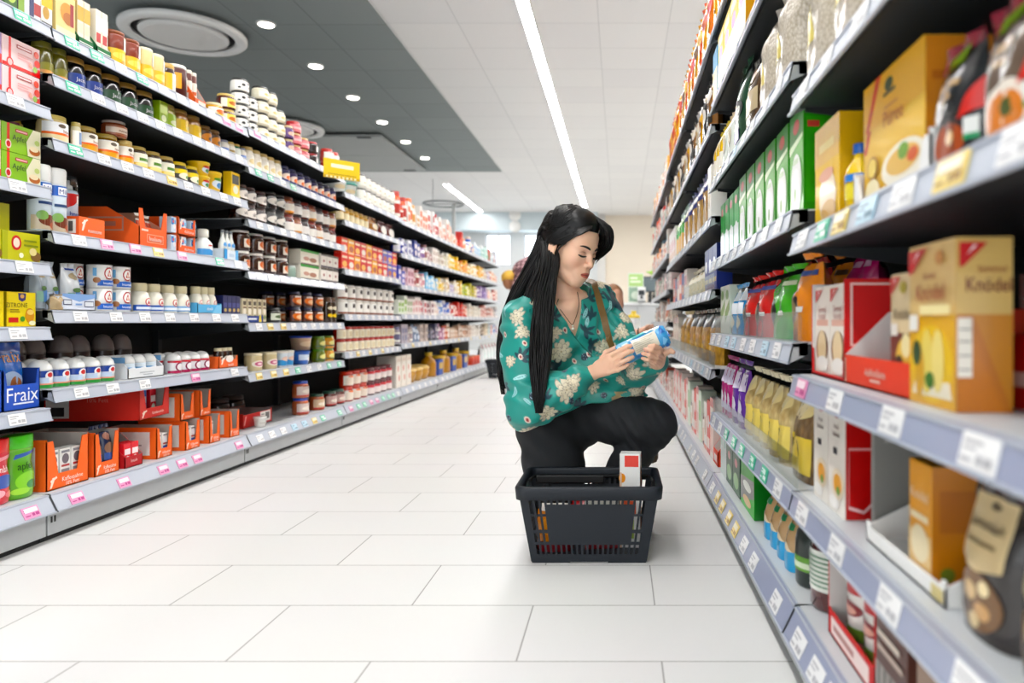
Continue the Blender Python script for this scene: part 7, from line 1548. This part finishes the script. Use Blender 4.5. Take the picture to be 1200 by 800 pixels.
# -- hair: a shaped cap, then many locks
HK = bpy.data.materials.new('black_hair'); HK.use_nodes = True; b = HK.node_tree.nodes['Principled BSDF']
b.inputs['Base Color'].default_value = (.0035, .003, .003, 1); b.inputs['Roughness'].default_value = .30; b.inputs['Specular IOR Level'].default_value = .28
b.inputs['Anisotropic'].default_value = .5
hfld = Field(HO - .16, HO + .16, .004)
hfld.ell(H(0, -.018, .048), (.081, .100, .090), HR, 0)
hfld.ell(H(0, .02, .088), (.062, .064, .052), HR, .02)
hfld.ell(H(0, -.085, .03), (.040, .030, .045), HR, .03)
hfld.ell(H(0, .098, -.036), (.076, .072, .084), HR, .012, 'sub')
hfld.ell(H(.075, .035, -.043), (.05, .048, .052), HR, .01, 'sub'); hfld.ell(H(-.07, .03, -.035), (.05, .052, .056), HR, .01, 'sub')
hv, hq = hfld.mesh(); hv = relax(hv, hq, 1)
hair = skin_mesh('hair', hv, hq, HK, None, person)
lk = MB(); rr = random.Random(3)
def onskull(d, ex):
    d = np.array(d, float); r = np.array([.081, .100, .092]) * ex; d = d / np.linalg.norm(d / r)
    return H(d[0], d[1] - .018, d[2] + .048)
KNOT = np.array([.03, -.10, .012])
for i in range(150):                                                 # near side: from the parting back to the knot
    t = rr.random(); s = np.array([-.022 + .03 * t * rr.uniform(-1, 1), .088 - .13 * t, .075 - .0 * t])
    e = KNOT + np.array([rr.uniform(-.02, .02), rr.uniform(-.01, .0), rr.uniform(-.02, .02)])
    mid = np.array([.075 + .02 * rr.random(), .035 - .07 * rr.random(), .03 + .05 * rr.random() - .055 * (rr.random() ** 3)])
    p = [onskull(s, 1.02 + .03 * rr.random()), onskull(s * .55 + mid * .6, 1.03 + .035 * rr.random()), onskull(mid, 1.01 + .035 * rr.random()), onskull(mid * .45 + e * .6, 1.01 + .03 * rr.random()), H(*(e))]
    lk.tube(crom(p, 12), [.0022] * 10 + [.002, .0014], HK, 5, False)
for i in range(90):                                                  # far side: the fringe sweeping over the brow and out
    t = rr.random(); q = rr.random()
    s = onskull([-.02, .085 - .07 * t, .08], 1.02 + .04 * rr.random())
    o1 = H(-.030 - .012 * q, .102 + .016 * q - .03 * t, .098 + .012 * q)
    o2 = H(-.062 - .014 * q, .108 + .014 * q - .055 * t, .045 + .008 * rr.random())
    o3 = H(-.078 - .008 * q, .080 + .012 * q - .06 * t, .006 + .012 * rr.random())
    o4 = H(-.076 - .01 * q, .050 + .02 * q - .05 * t, -.028 + .02 * rr.random())
    lk.tube(crom([s, o1, o2, o3, o4], 14), [.0022] * 11 + [.0018, .0012, .0006], HK, 5, False)
for i in range(130):                                                  # hair drawn forward over the near temple
    q = rr.random(); s = onskull([-.01, .09 - .03 * q, .072], 1.03)
    lk.tube(crom([s, H(.030 + .012 * q, .092 - .052 * q, .084 + .018 * q), H(.063 + .010 * q, .068 - .055 * q, .048 + .022 * q), H(.0775 + .004 * q, .036 - .045 * q, .012 + .020 * q + .01 * rr.random()), H(.081, .004 - .04 * q, -.004 + .02 * rr.random())], 11), [.0021] * 9 + [.0014, .0008], HK, 5, False)
for i in range(10):                                                  # fine lock before the ear
    q = rr.random(); lk.tube(crom([H(.070, .045 - .01 * q, .02), H(.076, .026 - .006 * q, -.008), H(.072, .022 + .004 * q, -.03 - .012 * q)], 8), [.0014] * 5 + [.001, .0007, .0003], HK, 4, False)
def tress(n, ctr, spread, flat=1., r=.0026, axis=np.array([1., .0, 0])):
    cp = crom(ctr, 22); sp = np.interp(np.linspace(0, 1, 22), np.linspace(0, 1, len(spread)), spread)
    for i in range(n):
        a = rr.uniform(0, 2 * PI); q = math.sqrt(rr.random()); w1, w2 = rr.uniform(0, 6), rr.uniform(0, 6)
        cut = 22 - int(rr.random() ** 2 * 4); pts = []
        for j in range(cut):
            g = sp[j] * q; wob = .0035 * math.sin(j * .55 + w1) * min(1, j / 5)
            pts.append(cp[j] + axis * (g * math.cos(a) + wob) + np.array([0, 1, 0]) * (g * math.sin(a) * flat + .003 * math.sin(j * .47 + w2)))
        rs = [r * (1 if j < cut * .72 else max(.15, 1 - (j - cut * .72) / (cut * .3))) for j in range(cut)]
        lk.tube(pts, rs, HK, 5, False)
kn = H(*KNOT)
# the back fall, behind the near shoulder and outside the sleeve
tress(230, [kn + np.array([.01, .0, .01]), at(633, 300, 2.47), at(617, 335, 2.49), at(603, 365, 2.51), at(594, 395, 2.51), at(590, 425, 2.50), at(592, 455, 2.49)], [.022, .036, .044, .040, .030, .022, .012], .8)
tress(60, [kn, at(630, 300, 2.45), at(608, 340, 2.455), at(593, 375, 2.475), at(588, 410, 2.48), at(587, 440, 2.48), at(590, 462, 2.48)], [.012, .014, .012, .010, .010, .009, .005], 1)
# the front fall, over the chest
tress(210, [H(.05, -.055, .0), at(645, 308, 2.40), at(638, 345, 2.375), at(634, 385, 2.335), at(632, 425, 2.30), at(632, 460, 2.275), at(631, 484, 2.268)], [.026, .028, .030, .032, .028, .020, .009], .55)
tress(70, [H(.06, -.03, -.01), at(648, 310, 2.395), at(645, 345, 2.37), at(643, 385, 2.33), at(640, 425, 2.30), at(636, 455, 2.28), at(634, 470, 2.272)], [.010, .012, .012, .012, .010, .008, .004], .8)
tress(100, [H(.03, -.08, -.02), at(636, 315, 2.43), at(626, 345, 2.42), at(622, 375, 2.40)], [.02, .028, .030, .020], .9)
lk.build('hair_locks', hair)

# -- the packet she reads
pc, pa = at(753.5, 404.0, 2.288), at(783, 391.5, 2.288) - at(723, 418, 2.288); pl = np.linalg.norm(pa); pa /= pl
pk_ = empty('food_packet', tuple(pc))
up_ = np.cross(pa, np.array([0, 1., 0])); up_ /= np.linalg.norm(up_); bk = np.cross(up_, pa)
PM = Matrix(((pa[0], -bk[0] * -1, up_[0]), (pa[1], -bk[1] * -1, up_[1]), (pa[2], -bk[2] * -1, up_[2])))
pk_.rotation_euler = Matrix((( pa[0], 0 * 1, up_[0]), (pa[1], 1, up_[1]), (pa[2], 0, up_[2]))).to_euler()
mb = MB(); nA, nL = 28, 26; BL = M('3aa0dc', .3, coat=.4)
def prad(t): e = abs(2 * t - 1); return .0345 * (1 - max(0, e - .86) ** 1.3 * 2.4)
def ppos(t, a, off=0.):
    r = prad(t) + off + .0012 * math.sin(5 * a + 14 * t) + .0014 * math.sin(23 * t + 2 * a) * abs(2 * t - 1)
    return ((t - .5) * pl * .94, -r * math.cos(a) * .86, r * math.sin(a))
pts = [ppos(i / nL, 2 * PI * j / nA) for i in range(nL + 1) for j in range(nA)]
mb.add(pts, [(i * nA + j, (i + 1) * nA + j, (i + 1) * nA + (j + 1) % nA, i * nA + (j + 1) % nA) for i in range(nL) for j in range(nA)], BL, True)
mb.add([ppos(0, 2 * PI * j / nA) for j in range(nA)] , [list(range(nA))], BL); mb.add([ppos(1, 2 * PI * j / nA) for j in range(nA)], [list(reversed(range(nA)))], BL)
mpk = lambda u, v, off: ppos(u / pl + .5, (v / .11 - .5) * PI * .9, off)
pw = [('r', .30, .30, .80, .80, 'e6e0cc'), ('r', .28, .10, .31, .98, '2f8fd0'), ('r', .02, .35, .26, .92, '8fd0ec'), ('r', .05, .62, .24, .80, 'e6f2f8'), ('r', .07, .42, .22, .50, '2a6ab8'), ('r', .30, .02, .86, .26, '2a86cc'), ('p', [(.84, .2), (.97, .35), (.90, .5)], '7cc4ee'), ('p', [(.85, .6), (.98, .62), (.92, .95)], '1f6cc0'), ('p', [(.88, .05), (.97, .1), (.93, .3)], '1f6cc0'), ('r', .32, .86, .78, .96, '5fd0c8')] + lines(.34, .76, .36, .74, 7, 'c9c2ac')
mb.art(pw, mpk, pl, .11, nu=14, nv=16, base=.0006)
mb.build('wrapper', pk_)
for s, x in ((1, .5), (-1, -.5)):
    sl = MB(); n = 12
    pts = [(x * pl * .94 - s * .004 + s * .010 * k / 2, (-.028 + .056 * j / n) * (1 + .12 * k) * .8 + .0, .004 * math.sin(j * 1.3 + k) + (-.028 + .056 * j / n) * .35) for k in range(3) for j in range(n + 1)]
    sl.add(pts, [(k * (n + 1) + j, k * (n + 1) + j + 1, (k + 1) * (n + 1) + j + 1, (k + 1) * (n + 1) + j) for k in range(2) for j in range(n)], M('2a7cc8', .3, coat=.4), True)
    sl.build('end_seal', pk_)
tag(pk_, 'light blue film packet with a cream panel held in both hands', 'packet')

# -- shoulder bag: strap over the far shoulder, bag behind the raised knee
sb = empty('shoulder_bag', (.075, 2.70, .0))
def onbl(px, py, lift=.004):
    h = surf(px, py); p = h[0] + h[1] / np.linalg.norm(h[1]) * lift; return p, h[1]
st = MB(); LTH = M('7a5a26', .5, noise=.05); wv_ = .0115
pp = []
for px, py in ((694, 331), (697, 338), (700.5, 348), (704, 360), (707.5, 372), (710.5, 384), (713, 394), (716, 405)):
    h = surf(px, py)
    if h is None: continue
    pp.append((h[0], h[1]))
top = SL + np.array([-.085, .02, .062])
pp = [(top + np.array([-.01, .10, -.06]), np.array([0, .9, .4])), (top + np.array([-.012, .035, -.003]), np.array([0, .3, .9]))] + pp
pos = crom([p + n / np.linalg.norm(n) * .005 for p, n in pp] + [at(733, 444, 2.50), at(752, 467, 2.56), np.array([.095, 2.66, .36]), np.array([.085, 2.69, .30])], 60)
nor = crom([n for p, n in pp] + [np.array([-.2, -1, .2]), np.array([-.3, -.9, .3]), np.array([-.3, -.9, .2]), np.array([-.2, -1, 0])], 60)
vv = []
for i, p in enumerate(pos):
    t = pos[min(i + 1, 59)] - pos[max(i - 1, 0)]; n = nor[i] / np.linalg.norm(nor[i]); w = np.cross(t, n); w /= np.linalg.norm(w)
    ww = wv_ if i < 42 else .006
    for a, o in ((-1, 0), (1, 0), (1, .003), (-1, .003)): vv.append(p + w * ww * a - n * o - np.array([.075, 2.70, 0]))
st.add(vv, [(4 * i + a, 4 * i + 4 + a, 4 * i + 4 + (a + 1) % 4, 4 * i + (a + 1) % 4) for i in range(59) for a in range(4)], LTH, False)
st.build('strap', sb)
bgm = MB().box(-.055, -.04, .185, .066, .03, .325, M('4a3418', .55, noise=.06), .02); bgm.build('bag_body', sb)
MB().box(-.056, -.046, .24, .067, -.038, .33, M('503a1c', .55, noise=.06), .004).build('flap', sb)
MB().box(0, -.050, .255, .02, -.045, .27, M('b8a060', .3, .8)).build('clasp', sb)
tag(sb, 'brown leather shoulder bag behind the crouching woman, strap across her chest', 'bag')
# ---------------------------------------------------------------- shopping baskets
BK = M('0a141f', .55); BK2 = M('07090b', .5)
def basket_parts(root):
    Wt, Dt, Wb, Db, Hh = .405, .285, .335, .235, .212
    def corner(sx, sy, t): return np.array([sx * (Wb + (Wt - Wb) * t) / 2, sy * (Db + (Dt - Db) * t) / 2, .004 + Hh * t])
    names = (('front_wall', (-1, -1), (1, -1)), ('side_wall', (1, -1), (1, 1)), ('rear_wall', (1, 1), (-1, 1)), ('side_wall', (-1, 1), (-1, -1)))
    for nm, a, b in names:
        m = MB(); L = np.linalg.norm(corner(*b, .5) - corner(*a, .5)); n = int(round(L / .0163)); bar = .40
        nrm = np.array([(a[0] + b[0]) / 2, (a[1] + b[1]) / 2, -.12]); nrm /= np.linalg.norm(nrm)
        def P(u, t): return corner(*a, t) * (1 - u) + corner(*b, t) * u
        def patch(u0, u1, t0, t1, th=.0028):
            q = [P(u0, t0), P(u1, t0), P(u1, t1), P(u0, t1)]; r = [p - nrm * th for p in q]
            m.add(q + r, [(0, 1, 2, 3), (7, 6, 5, 4), (0, 4, 5, 1), (1, 5, 6, 2), (2, 6, 7, 3), (3, 7, 4, 0)], BK)
        long_ = L > .27
        edge = 2
        rows = [(.10, .235), (.275, .40), (.445, .635), (.665, .93)]
        for i in range(n):
            u0, u1 = i / n, (i + bar) / n
            patch(u0, u1, 0, 1)                                     # a rib
            s0, s1 = u1, (i + 1) / n
            if i < edge - 1 or i >= n - edge:
                patch(s0, s1, 0, 1); continue
            plate = long_ and 4 <= i < n - 4                         # the blank plate in the long walls
            op = [(.10, .235), (.80, .93)] if plate else rows
            t = 0
            for o0, o1 in op:
                patch(s0, s1, t, o0); t = o1
            patch(s0, s1, t, 1)
        m.build(nm, root)
    f = MB(); n = 12
    f.box(-Wb / 2 + .004, -Db / 2 + .004, .010, Wb / 2 - .004, Db / 2 - .004, .013, BK)
    for i in range(n):
        x = -Wb / 2 + Wb * (i + .3) / n; f.box(x, -Db / 2 + .03, .0, x + .012, Db / 2 - .03, .010, BK)
    for sx in (-1, 1):
        for sy in (-1, 1):
            a, b_ = sorted((sx * (Wb / 2 - .002), sx * .055)); c, d_ = sorted((sy * (Db / 2 - .001), sy * (Db / 2 - .012)))
            f.box(a, c, .0, b_, d_, .010, BK)
    f.build('floor_panel', root)
    # rolled rim with rounded corners
    def loop(w, d, r, z, k=6):
        o = []
        for sx, sy, a0 in ((1, -1, -PI / 2), (1, 1, 0), (-1, 1, PI / 2), (-1, -1, PI)):
            for i in range(k + 1):
                a = a0 + PI / 2 * i / k; o.append((sx * (w / 2 - r) + r * math.cos(a), sy * (d / 2 - r) + r * math.sin(a), z))
        return o
    z = .004 + Hh
    rings = [loop(Wt - .004, Dt - .004, .02, z - .030), loop(Wt + .018, Dt + .014, .03, z - .028), loop(Wt + .024, Dt + .020, .033, z + .004), loop(Wt + .018, Dt + .014, .03, z + .010), loop(Wt - .012, Dt - .012, .02, z + .010), loop(Wt - .016, Dt - .016, .018, z + .004), loop(Wt - .012, Dt - .012, .018, z - .020)]
    m = MB(); N = len(rings[0]); m.add([p for r in rings for p in r], [(i * N + j, i * N + (j + 1) % N, (i + 1) * N + (j + 1) % N, (i + 1) * N + j) for i in range(len(rings) - 1) for j in range(N)], BK, True)
    m.build('rim', root)
    # two folding carry handles lying along the rim
    for sy in (-1, 1):
        h = MB(); x0 = Wt / 2 - .012; y = sy * (Dt / 2 - .028); zz = z - .004
        h.tube([(-x0, 0 + sy * .01, zz - .002), (-x0 + .004, y * .6, zz - .004), (-x0 + .012, y, zz - .008), (x0 - .012, y, zz - .008), (x0 - .004, y * .6, zz - .004), (x0, 0 + sy * .01, zz - .002)], .0055, BK2, 8)
        if sy > 0: h.box(-x0 + .01, y - .010, zz - .030, .04, y + .004, zz - .004, BK2, .004)
        h.build('handle', root)
bkt = empty('shopping_basket', (-.0885, 2.255, .0008)); basket_parts(bkt)
tag(bkt, 'dark blue plastic shopping basket with groceries standing before the crouching woman', 'basket')
b2 = dup(bkt); b2.location = (-1.465, 9.28, .0008); b2.rotation_euler = (0, 0, .06)
tag(b2, 'distant dark shopping basket on the floor by the jar rack', 'basket')
INK = 1
def inb(o, x, y, z, rz, label, cat, rx=0., ry=0.):
    o.location = (-.0885 + x, 2.255 + y, .0148 + z); o.rotation_euler = (rx, ry, rz); return tag(o, label, cat)
inb(carton('food_carton', .062, .285, .05, 'f0efec', [('r', .24, .86, .92, .98, 'e2431e'), ('e', .12, .74, .16, .05, 'f0a040'), ('r', 0, 0, .1, .8, 'e6c8b0'), ('r', .3, .1, .7, .3, 'b8cc70'), ('r', .2, .36, .8, .5, 'd86a4a')], 'ece4dc', [('r', .0, .2, 1, .92, 'd89070'), ('e', .5, .66, .3, .07, 'c83a2c'), ('e', .5, .4, .3, .08, 'e8c8a0')]), .120, -.02, 0, -.10, 'tall white carton with red square standing in the blue basket', 'carton')
inb(bag('bread_roll_bag', .11, .15, .07, 'd8892c', [('e', .5, .5, .4, .2, 'e8a040'), ('r', .1, .78, .9, .92, 'efe8e0'), ('r', 0, .0, 1, .2, '8a1c24')], seal='2a2622', seed=71, nu=8, nv=10), -.105, -.062, 0, .0, 'orange snack bag at one end inside the blue basket', 'bag')
inb(carton('food_carton', .10, .165, .04, 'f0eee8', [('r', 0, .0, 1, .4, '8a1c24'), ('e', .6, .55, .3, .16, 'e8b84a'), ('r', .1, .8, .9, .92, 'd8d4cc')]), .035, -.03, 0, .1, 'white and yellow carton in the middle of the blue basket', 'carton')
inb(bag('fruit_gum_bag', .11, .13, .05, 'b01c2a', [('e', .5, .5, .3, .2, 'f0d8d0'), ('r', .1, .1, .5, .3, '3aa0d8')], seed=72, nu=8, nv=10), -.02, .05, 0, .0, 'red sweet bag lying in the blue basket', 'bag')
inb(bag('pasta_bag', .075, .14, .05, 'e4ddd0', [('e', .5, .5, .3, .2, '2a2a30'), ('r', .1, .7, .9, .85, 'd8a030')], seal='2c2c30', seed=73, nu=8, nv=10), -.115, .05, 0, .0, 'pale bag with dark top at the rear of the blue basket', 'bag')

INK = 0
# ---------------------------------------------------------------- people further back
def figure(name, label, lo, hi, res, build, colors, extra=None, mats=None):
    f = Field(lo, hi, res); build(f); V, Q = f.mesh(); V = relax(V, Q, 2)
    root = empty(name); tag(root, label, 'person')
    return root
def pbody(parent, nm, lo, hi, res, prims, color, rough=.6, pattern=None, floor=False):
    f = Field(lo, hi, res)
    for p in prims:
        if p[0] == 'c': f.chain(p[1], p[2], p[3])
        else: f.ell(p[1], p[2], None, p[3])
    V, Q = f.mesh(); V = relax(V, Q, 2)
    if floor: V[:, 2] = np.maximum(V[:, 2], .003)
    T = np.tile(L3(color), (len(V), 1))
    if pattern: T = pattern(V, T)
    return skin_mesh(nm, V, Q, tint_mat(nm + '_surface', rough), T, parent)
# a second shopper crouching behind her, reaching into the same rack
q = empty('person'); tag(q, 'fair haired person in a pale top crouching behind, arm stretched to the pasta rack', 'person')
hp = at(719, 351, 5.7); A = lambda px, py, Y=5.7: at(px, py, Y)
sh = A(712, 377); hand = A(761, 384.5, 5.62)
el_ = A(734, 391, 5.66)
pbody(q, 'body', hp - np.array([.35, .35, .55]), hp + np.array([.5, .4, .25]), .006, [('e', hp + [0, 0, .012], (.075, .09, .10), 0), ('e', hp + [.02, -.02, -.045], (.055, .062, .065), .03), ('e', hp + [.035, -.075, -.02], (.014, .02, .02), .012), ('c', [hp + [0, .03, -.06], hp + [-.01, .06, -.17]], [.05, .055], .02), ('e', hp + [-.02, .08, -.32], (.17, .11, .17), .03), ('c', [sh, el_, A(750, 389.5, 5.63)], [.045, .038, .027], .02), ('c', [A(750, 389.5, 5.63), A(756, 387, 5.62)], [.03, .032], .015)] + [('c', [A(756, 387 + .9 * (k - 1.5), 5.615), A(761.5, 384 + 1.5 * (k - 1.5), 5.61), A(765.0, 383.4 + 1.9 * (k - 1.5), 5.61)], [.011, .0095, .008], .006) for k in range(4)] + [('c', [A(755, 385.5, 5.60), A(758, 382, 5.585), A(761, 381, 5.58)], [.013, .011, .009], .006)], 'e0ad90', .5)
pbody(q, 'hair', hp - .2, hp + .2, .006, [('e', hp + [-.012, .014, .030], (.087, .098, .096), 0), ('e', hp + [-.05, .04, -.03], (.05, .06, .07), .03)], '9a6e4c', .5)
pbody(q, 'shirt', hp - np.array([.5, .4, .75]), hp + np.array([.4, .5, 0]), .009, [('e', hp + [-.02, .09, -.31], (.20, .135, .19), .03), ('e', hp + [-.06, .14, -.52], (.17, .14, .17), .05), ('c', [sh - [.02, 0, 0], sh + (el_ - sh) * .45], [.065, .058], .03), ('c', [sh - [-.01, -.20, .01], sh + [-.02, .10, -.26]], [.065, .055], .04)], 'd9d6d2', .7)
pbody(q, 'trousers', np.array([-.6, 5.2, 0]), np.array([.25, 6.1, .62]), .010, [('e', np.array([-.14, 5.88, .27]), (.18, .16, .15), .03), ('c', [np.array([-.08, 5.82, .27]), np.array([.03, 5.50, .40]), np.array([-.02, 5.62, .06])], [.09, .07, .05], .03), ('c', [np.array([-.22, 5.82, .27]), np.array([-.24, 5.46, .40]), np.array([-.24, 5.6, .06])], [.09, .07, .05], .03)], '5a6068', .8, floor=True)
for x in (-.03, -.245):
    pbody(q, 'shoe', np.array([x - .1, 5.35, 0]), np.array([x + .1, 5.8, .16]), .008, [('c', [np.array([x, 5.66, .045]), np.array([x, 5.48, .035])], [.045, .035], .02), ('c', [np.array([x, 5.64, .10]), np.array([x, 5.64, .05])], [.04, .042], .02)], 'e6e4e0', .6, floor=True)
w = MB(); c = A(749, 389.6, 5.632); ax = A(750, 389.5, 5.63) - el_; ax /= np.linalg.norm(ax)
s1 = np.cross(ax, [0, 0, 1.]); s1 /= np.linalg.norm(s1); s2 = np.cross(s1, ax)
w.tube([c + (s1 * math.cos(2 * PI * i / 20) + s2 * math.sin(2 * PI * i / 20)) * .033 for i in range(21)], .006, M('1c1c1e', .4), 6); w.tube([c - s1 * .034 - ax * .001, c - s1 * .040], [.016, .016], M('1c1c1e', .3), 14); w.build('wristwatch', q)
# a third shopper bending over by the far basket
q = empty('person'); tag(q, 'person in a mottled plum jacket and yellow cap bending down far behind', 'person')
Y3 = 9.3; B = lambda px, py, dy=0.: at(px, py, Y3 + dy)
def mott(V, T):
    a = np.sin(V[:, 0] * 52 + 3 * np.sin(V[:, 2] * 31)) * np.sin(V[:, 2] * 47 + V[:, 1] * 39 + 2 * np.sin(V[:, 0] * 23))
    m = sm(a, -.15, .25)[:, None]; return T * (1 - m) + L3('c9a0a4') * m
pbody(q, 'body', B(560, 345) - [.3, .3, .6], B(640, 300) + [.3, .3, .3], .010, [('e', B(597, 330), (.085, .10, .10), 0), ('c', [B(599, 329), B(606, 322)], [.055, .06], .03), ('c', [B(612, 322), B(604, 345), B(597, 362)], [.05, .042, .034], .02)] + [('c', [B(597, 362), B(594.5 + k * 1.2, 368), B(594 + k * 1.2, 372)], [.02, .011, .008], .01) for k in range(4)], 'b07a58', .6)
pbody(q, 'cap', B(597, 326) - .25, B(597, 326) + .25, .009, [('e', B(597.5, 327) + [0, 0, .03], (.108, .112, .082), 0), ('c', [B(589.5, 328.5), B(591.5, 327.5)], [.02, .03], .02)], 'efbf4e', .7)
pbody(q, 'jacket', B(560, 390) - [.2, .4, .3], B(660, 290) + [.2, .5, .2], .012, [('e', B(617, 316), (.15, .19, .13), 0), ('c', [B(612, 318), B(628, 312), B(640, 335)], [.12, .15, .15], .06), ('c', [B(610, 320, -.15), B(604, 340, -.15), B(600, 352, -.12)], [.07, .06, .05], .03), ('e', B(640, 350), (.17, .17, .2), .06)], '5a3640', .8, mott)
pbody(q, 'trousers', np.array([-1.3, 8.9, 0]), np.array([-.6, 9.8, 1.15]), .012, [('e', B(640, 362), (.17, .15, .15), 0), ('c', [B(637, 368, -.09), B(636, 400, -.1), np.array([-.97, 9.2, .09])], [.10, .075, .06], .03), ('c', [B(643, 368, .09), B(643, 400, .1), np.array([-.89, 9.42, .09])], [.10, .075, .06], .03)], '2c3038', .8, floor=True)
for x, y in ((-.99, 9.2), (-.91, 9.42)):
    pbody(q, 'shoe', np.array([x - .25, y - .12, 0]), np.array([x + .15, y + .12, .16]), .009, [('c', [np.array([x, y, .045]), np.array([x - .17, y, .035])], [.045, .035], .02), ('c', [np.array([x + .01, y, .11]), np.array([x + .01, y, .05])], [.042, .042], .02)], '3a3836', .6, floor=True)

# ---------------------------------------------------------------- the counter at the far end of the aisle
e = empty('service_counter', (.42, 12.6, 0)); g = M('b9bcbe', .5, noise=.03)
MB().box(-.55, -.35, .06, .75, .35, .98, g, .01).build('cabinet', e)
MB().box(-.52, -.32, .0, .72, .32, .06, KICK).build('kick_plate', e)
MB().box(-.58, -.38, .98, .78, .38, 1.02, M('dfe1e2', .35), .006).build('worktop', e)
for x in (-.12, .32): MB().box(x - .004, -.352, .1, x + .004, -.349, .95, M('7f8486', .5)).build('door_joint', e)
tag(e, 'pale grey service counter closing the far end of the aisle', 'counter')
e = empty('menu_board', (-.145 + .42, 12.42, 1.0212)); MB().box(-.13, -.03, .0, .13, .03, .50, M('dfe6dc', .5), .005).build('panel', e)
m = MB(); m.art([('r', .04, .55, .96, .97, 'a9cf7c'), ('r', .04, .04, .96, .52, '8fae96'), ('r', .15, .68, .8, .74, 'e8f2d8'), ('r', .15, .8, .6, .86, 'e8f2d8'), ('e', .5, .25, .3, .14, 'd8e4d4')], lambda u, v, off: (u, -.030 - off, v), .26, .50); m.build('poster', e)
tag(e, 'light green board standing on the far counter', 'sign')
e = empty('scale_terminal', (.53, 12.54, 1.0212)); D_ = M('2e3438', .4)
MB().box(-.07, -.06, 0, .07, .06, .02, D_, .004).build('foot', e); MB().box(-.022, -.02, .02, .022, .02, .2, D_).build('post', e)
MB().box(-.15, -.03, .18, .15, .02, .45, D_, .008).build('monitor', e); MB().art([('r', .06, .08, .94, .92, '5c6a70')], lambda u, v, off: (u, -.030 - off, v + .18), .30, .27).build('screen', e)
tag(e, 'dark screen terminal on a post on the far counter', 'screen')
e = empty('plush_leaf_sign', (.60, 12.50, 1.482)); 
for k in range(5): MB().tube([(0, 0, 0), (-.06 + .03 * k, 0, .05 + .012 * (2 - abs(k - 2))), (-.15 + .075 * k, .0, .07 + .02 * (2 - abs(k - 2)))], [.02, .028, .004], M('9ccb4a', .6), 8).build('leaf', e)
tag(e, 'lime green leaf shaped decoration above the dark screen', 'decoration')
e = empty('coffee_machine', (.36, 12.26, 1.0212)); Wm = M('e8eaea', .35)
MB().box(-.06, -.1, 0, .07, .1, .26, Wm, .012).build('housing', e); MB().box(-.045, -.115, .12, .055, -.098, .2, D_, .004).build('control_panel', e); MB().box(-.012, -.13, .06, .022, -.1, .11, D_, .004).build('spout', e); MB().box(-.06, -.16, 0, .07, -.1, .02, D_, .003).build('drip_tray', e)
tag(e, 'small white coffee machine between the green board and the screen', 'coffee machine')
for k, x in enumerate((.50, .575)):
    o = bottle('pump_bottle', .05, .2, '1f2224', '141617', [('r', .2, .2, .8, .8, '3a4044')]); o.location = (x, 12.3, 1.0218); tag(o, 'black bottle before the screen on the far counter, %s of two' % ('near the machine', 'near the rack')[k], 'bottle')
e = empty('display_table', (.175, 8.05, 0)); MB().box(-.2, -.16, .0, .2, .16, .56, M('c2c5c6', .5, noise=.03), .01).build('plinth', e); MB().box(-.22, -.18, .56, .22, .18, .585, M('d8dadb', .4), .004).build('top', e)
tag(e, 'grey promotion plinth standing in the aisle far behind', 'table')
o = bottle('detergent_bottle', .135, .235, 'efefec', 'f2cf2a', [('r', .1, .1, .9, .7, 'f6f6f2')], None, (.05, .5), [(.7, 0), (.95, .02), (1, .06), (1, .66), (.9, .72)], [(1.0, .66), (1.04, .70), (1.0, .78), (.5, .84), (.42, .9), (.42, .99), (.2, 1)]); o.location = (.155, 7.96, .5858)
tag(o, 'white bottle with big yellow cap on the grey plinth far behind', 'bottle')
EXPO = 0.70
vs = scene.view_settings
scene.display_settings.display_device = 'sRGB'
vs.view_transform = 'Standard'; vs.look = 'None'; vs.gamma = 1.0; vs.use_curve_mapping = False
vs.exposure = EXPO
cy = scene.cycles
cy.max_bounces = 8; cy.diffuse_bounces = 4; cy.glossy_bounces = 3; cy.transmission_bounces = 4; cy.transparent_max_bounces = 8
cy.caustics_reflective = False; cy.caustics_refractive = False
cy.use_denoising = True; cy.sample_clamp_indirect = 6.0
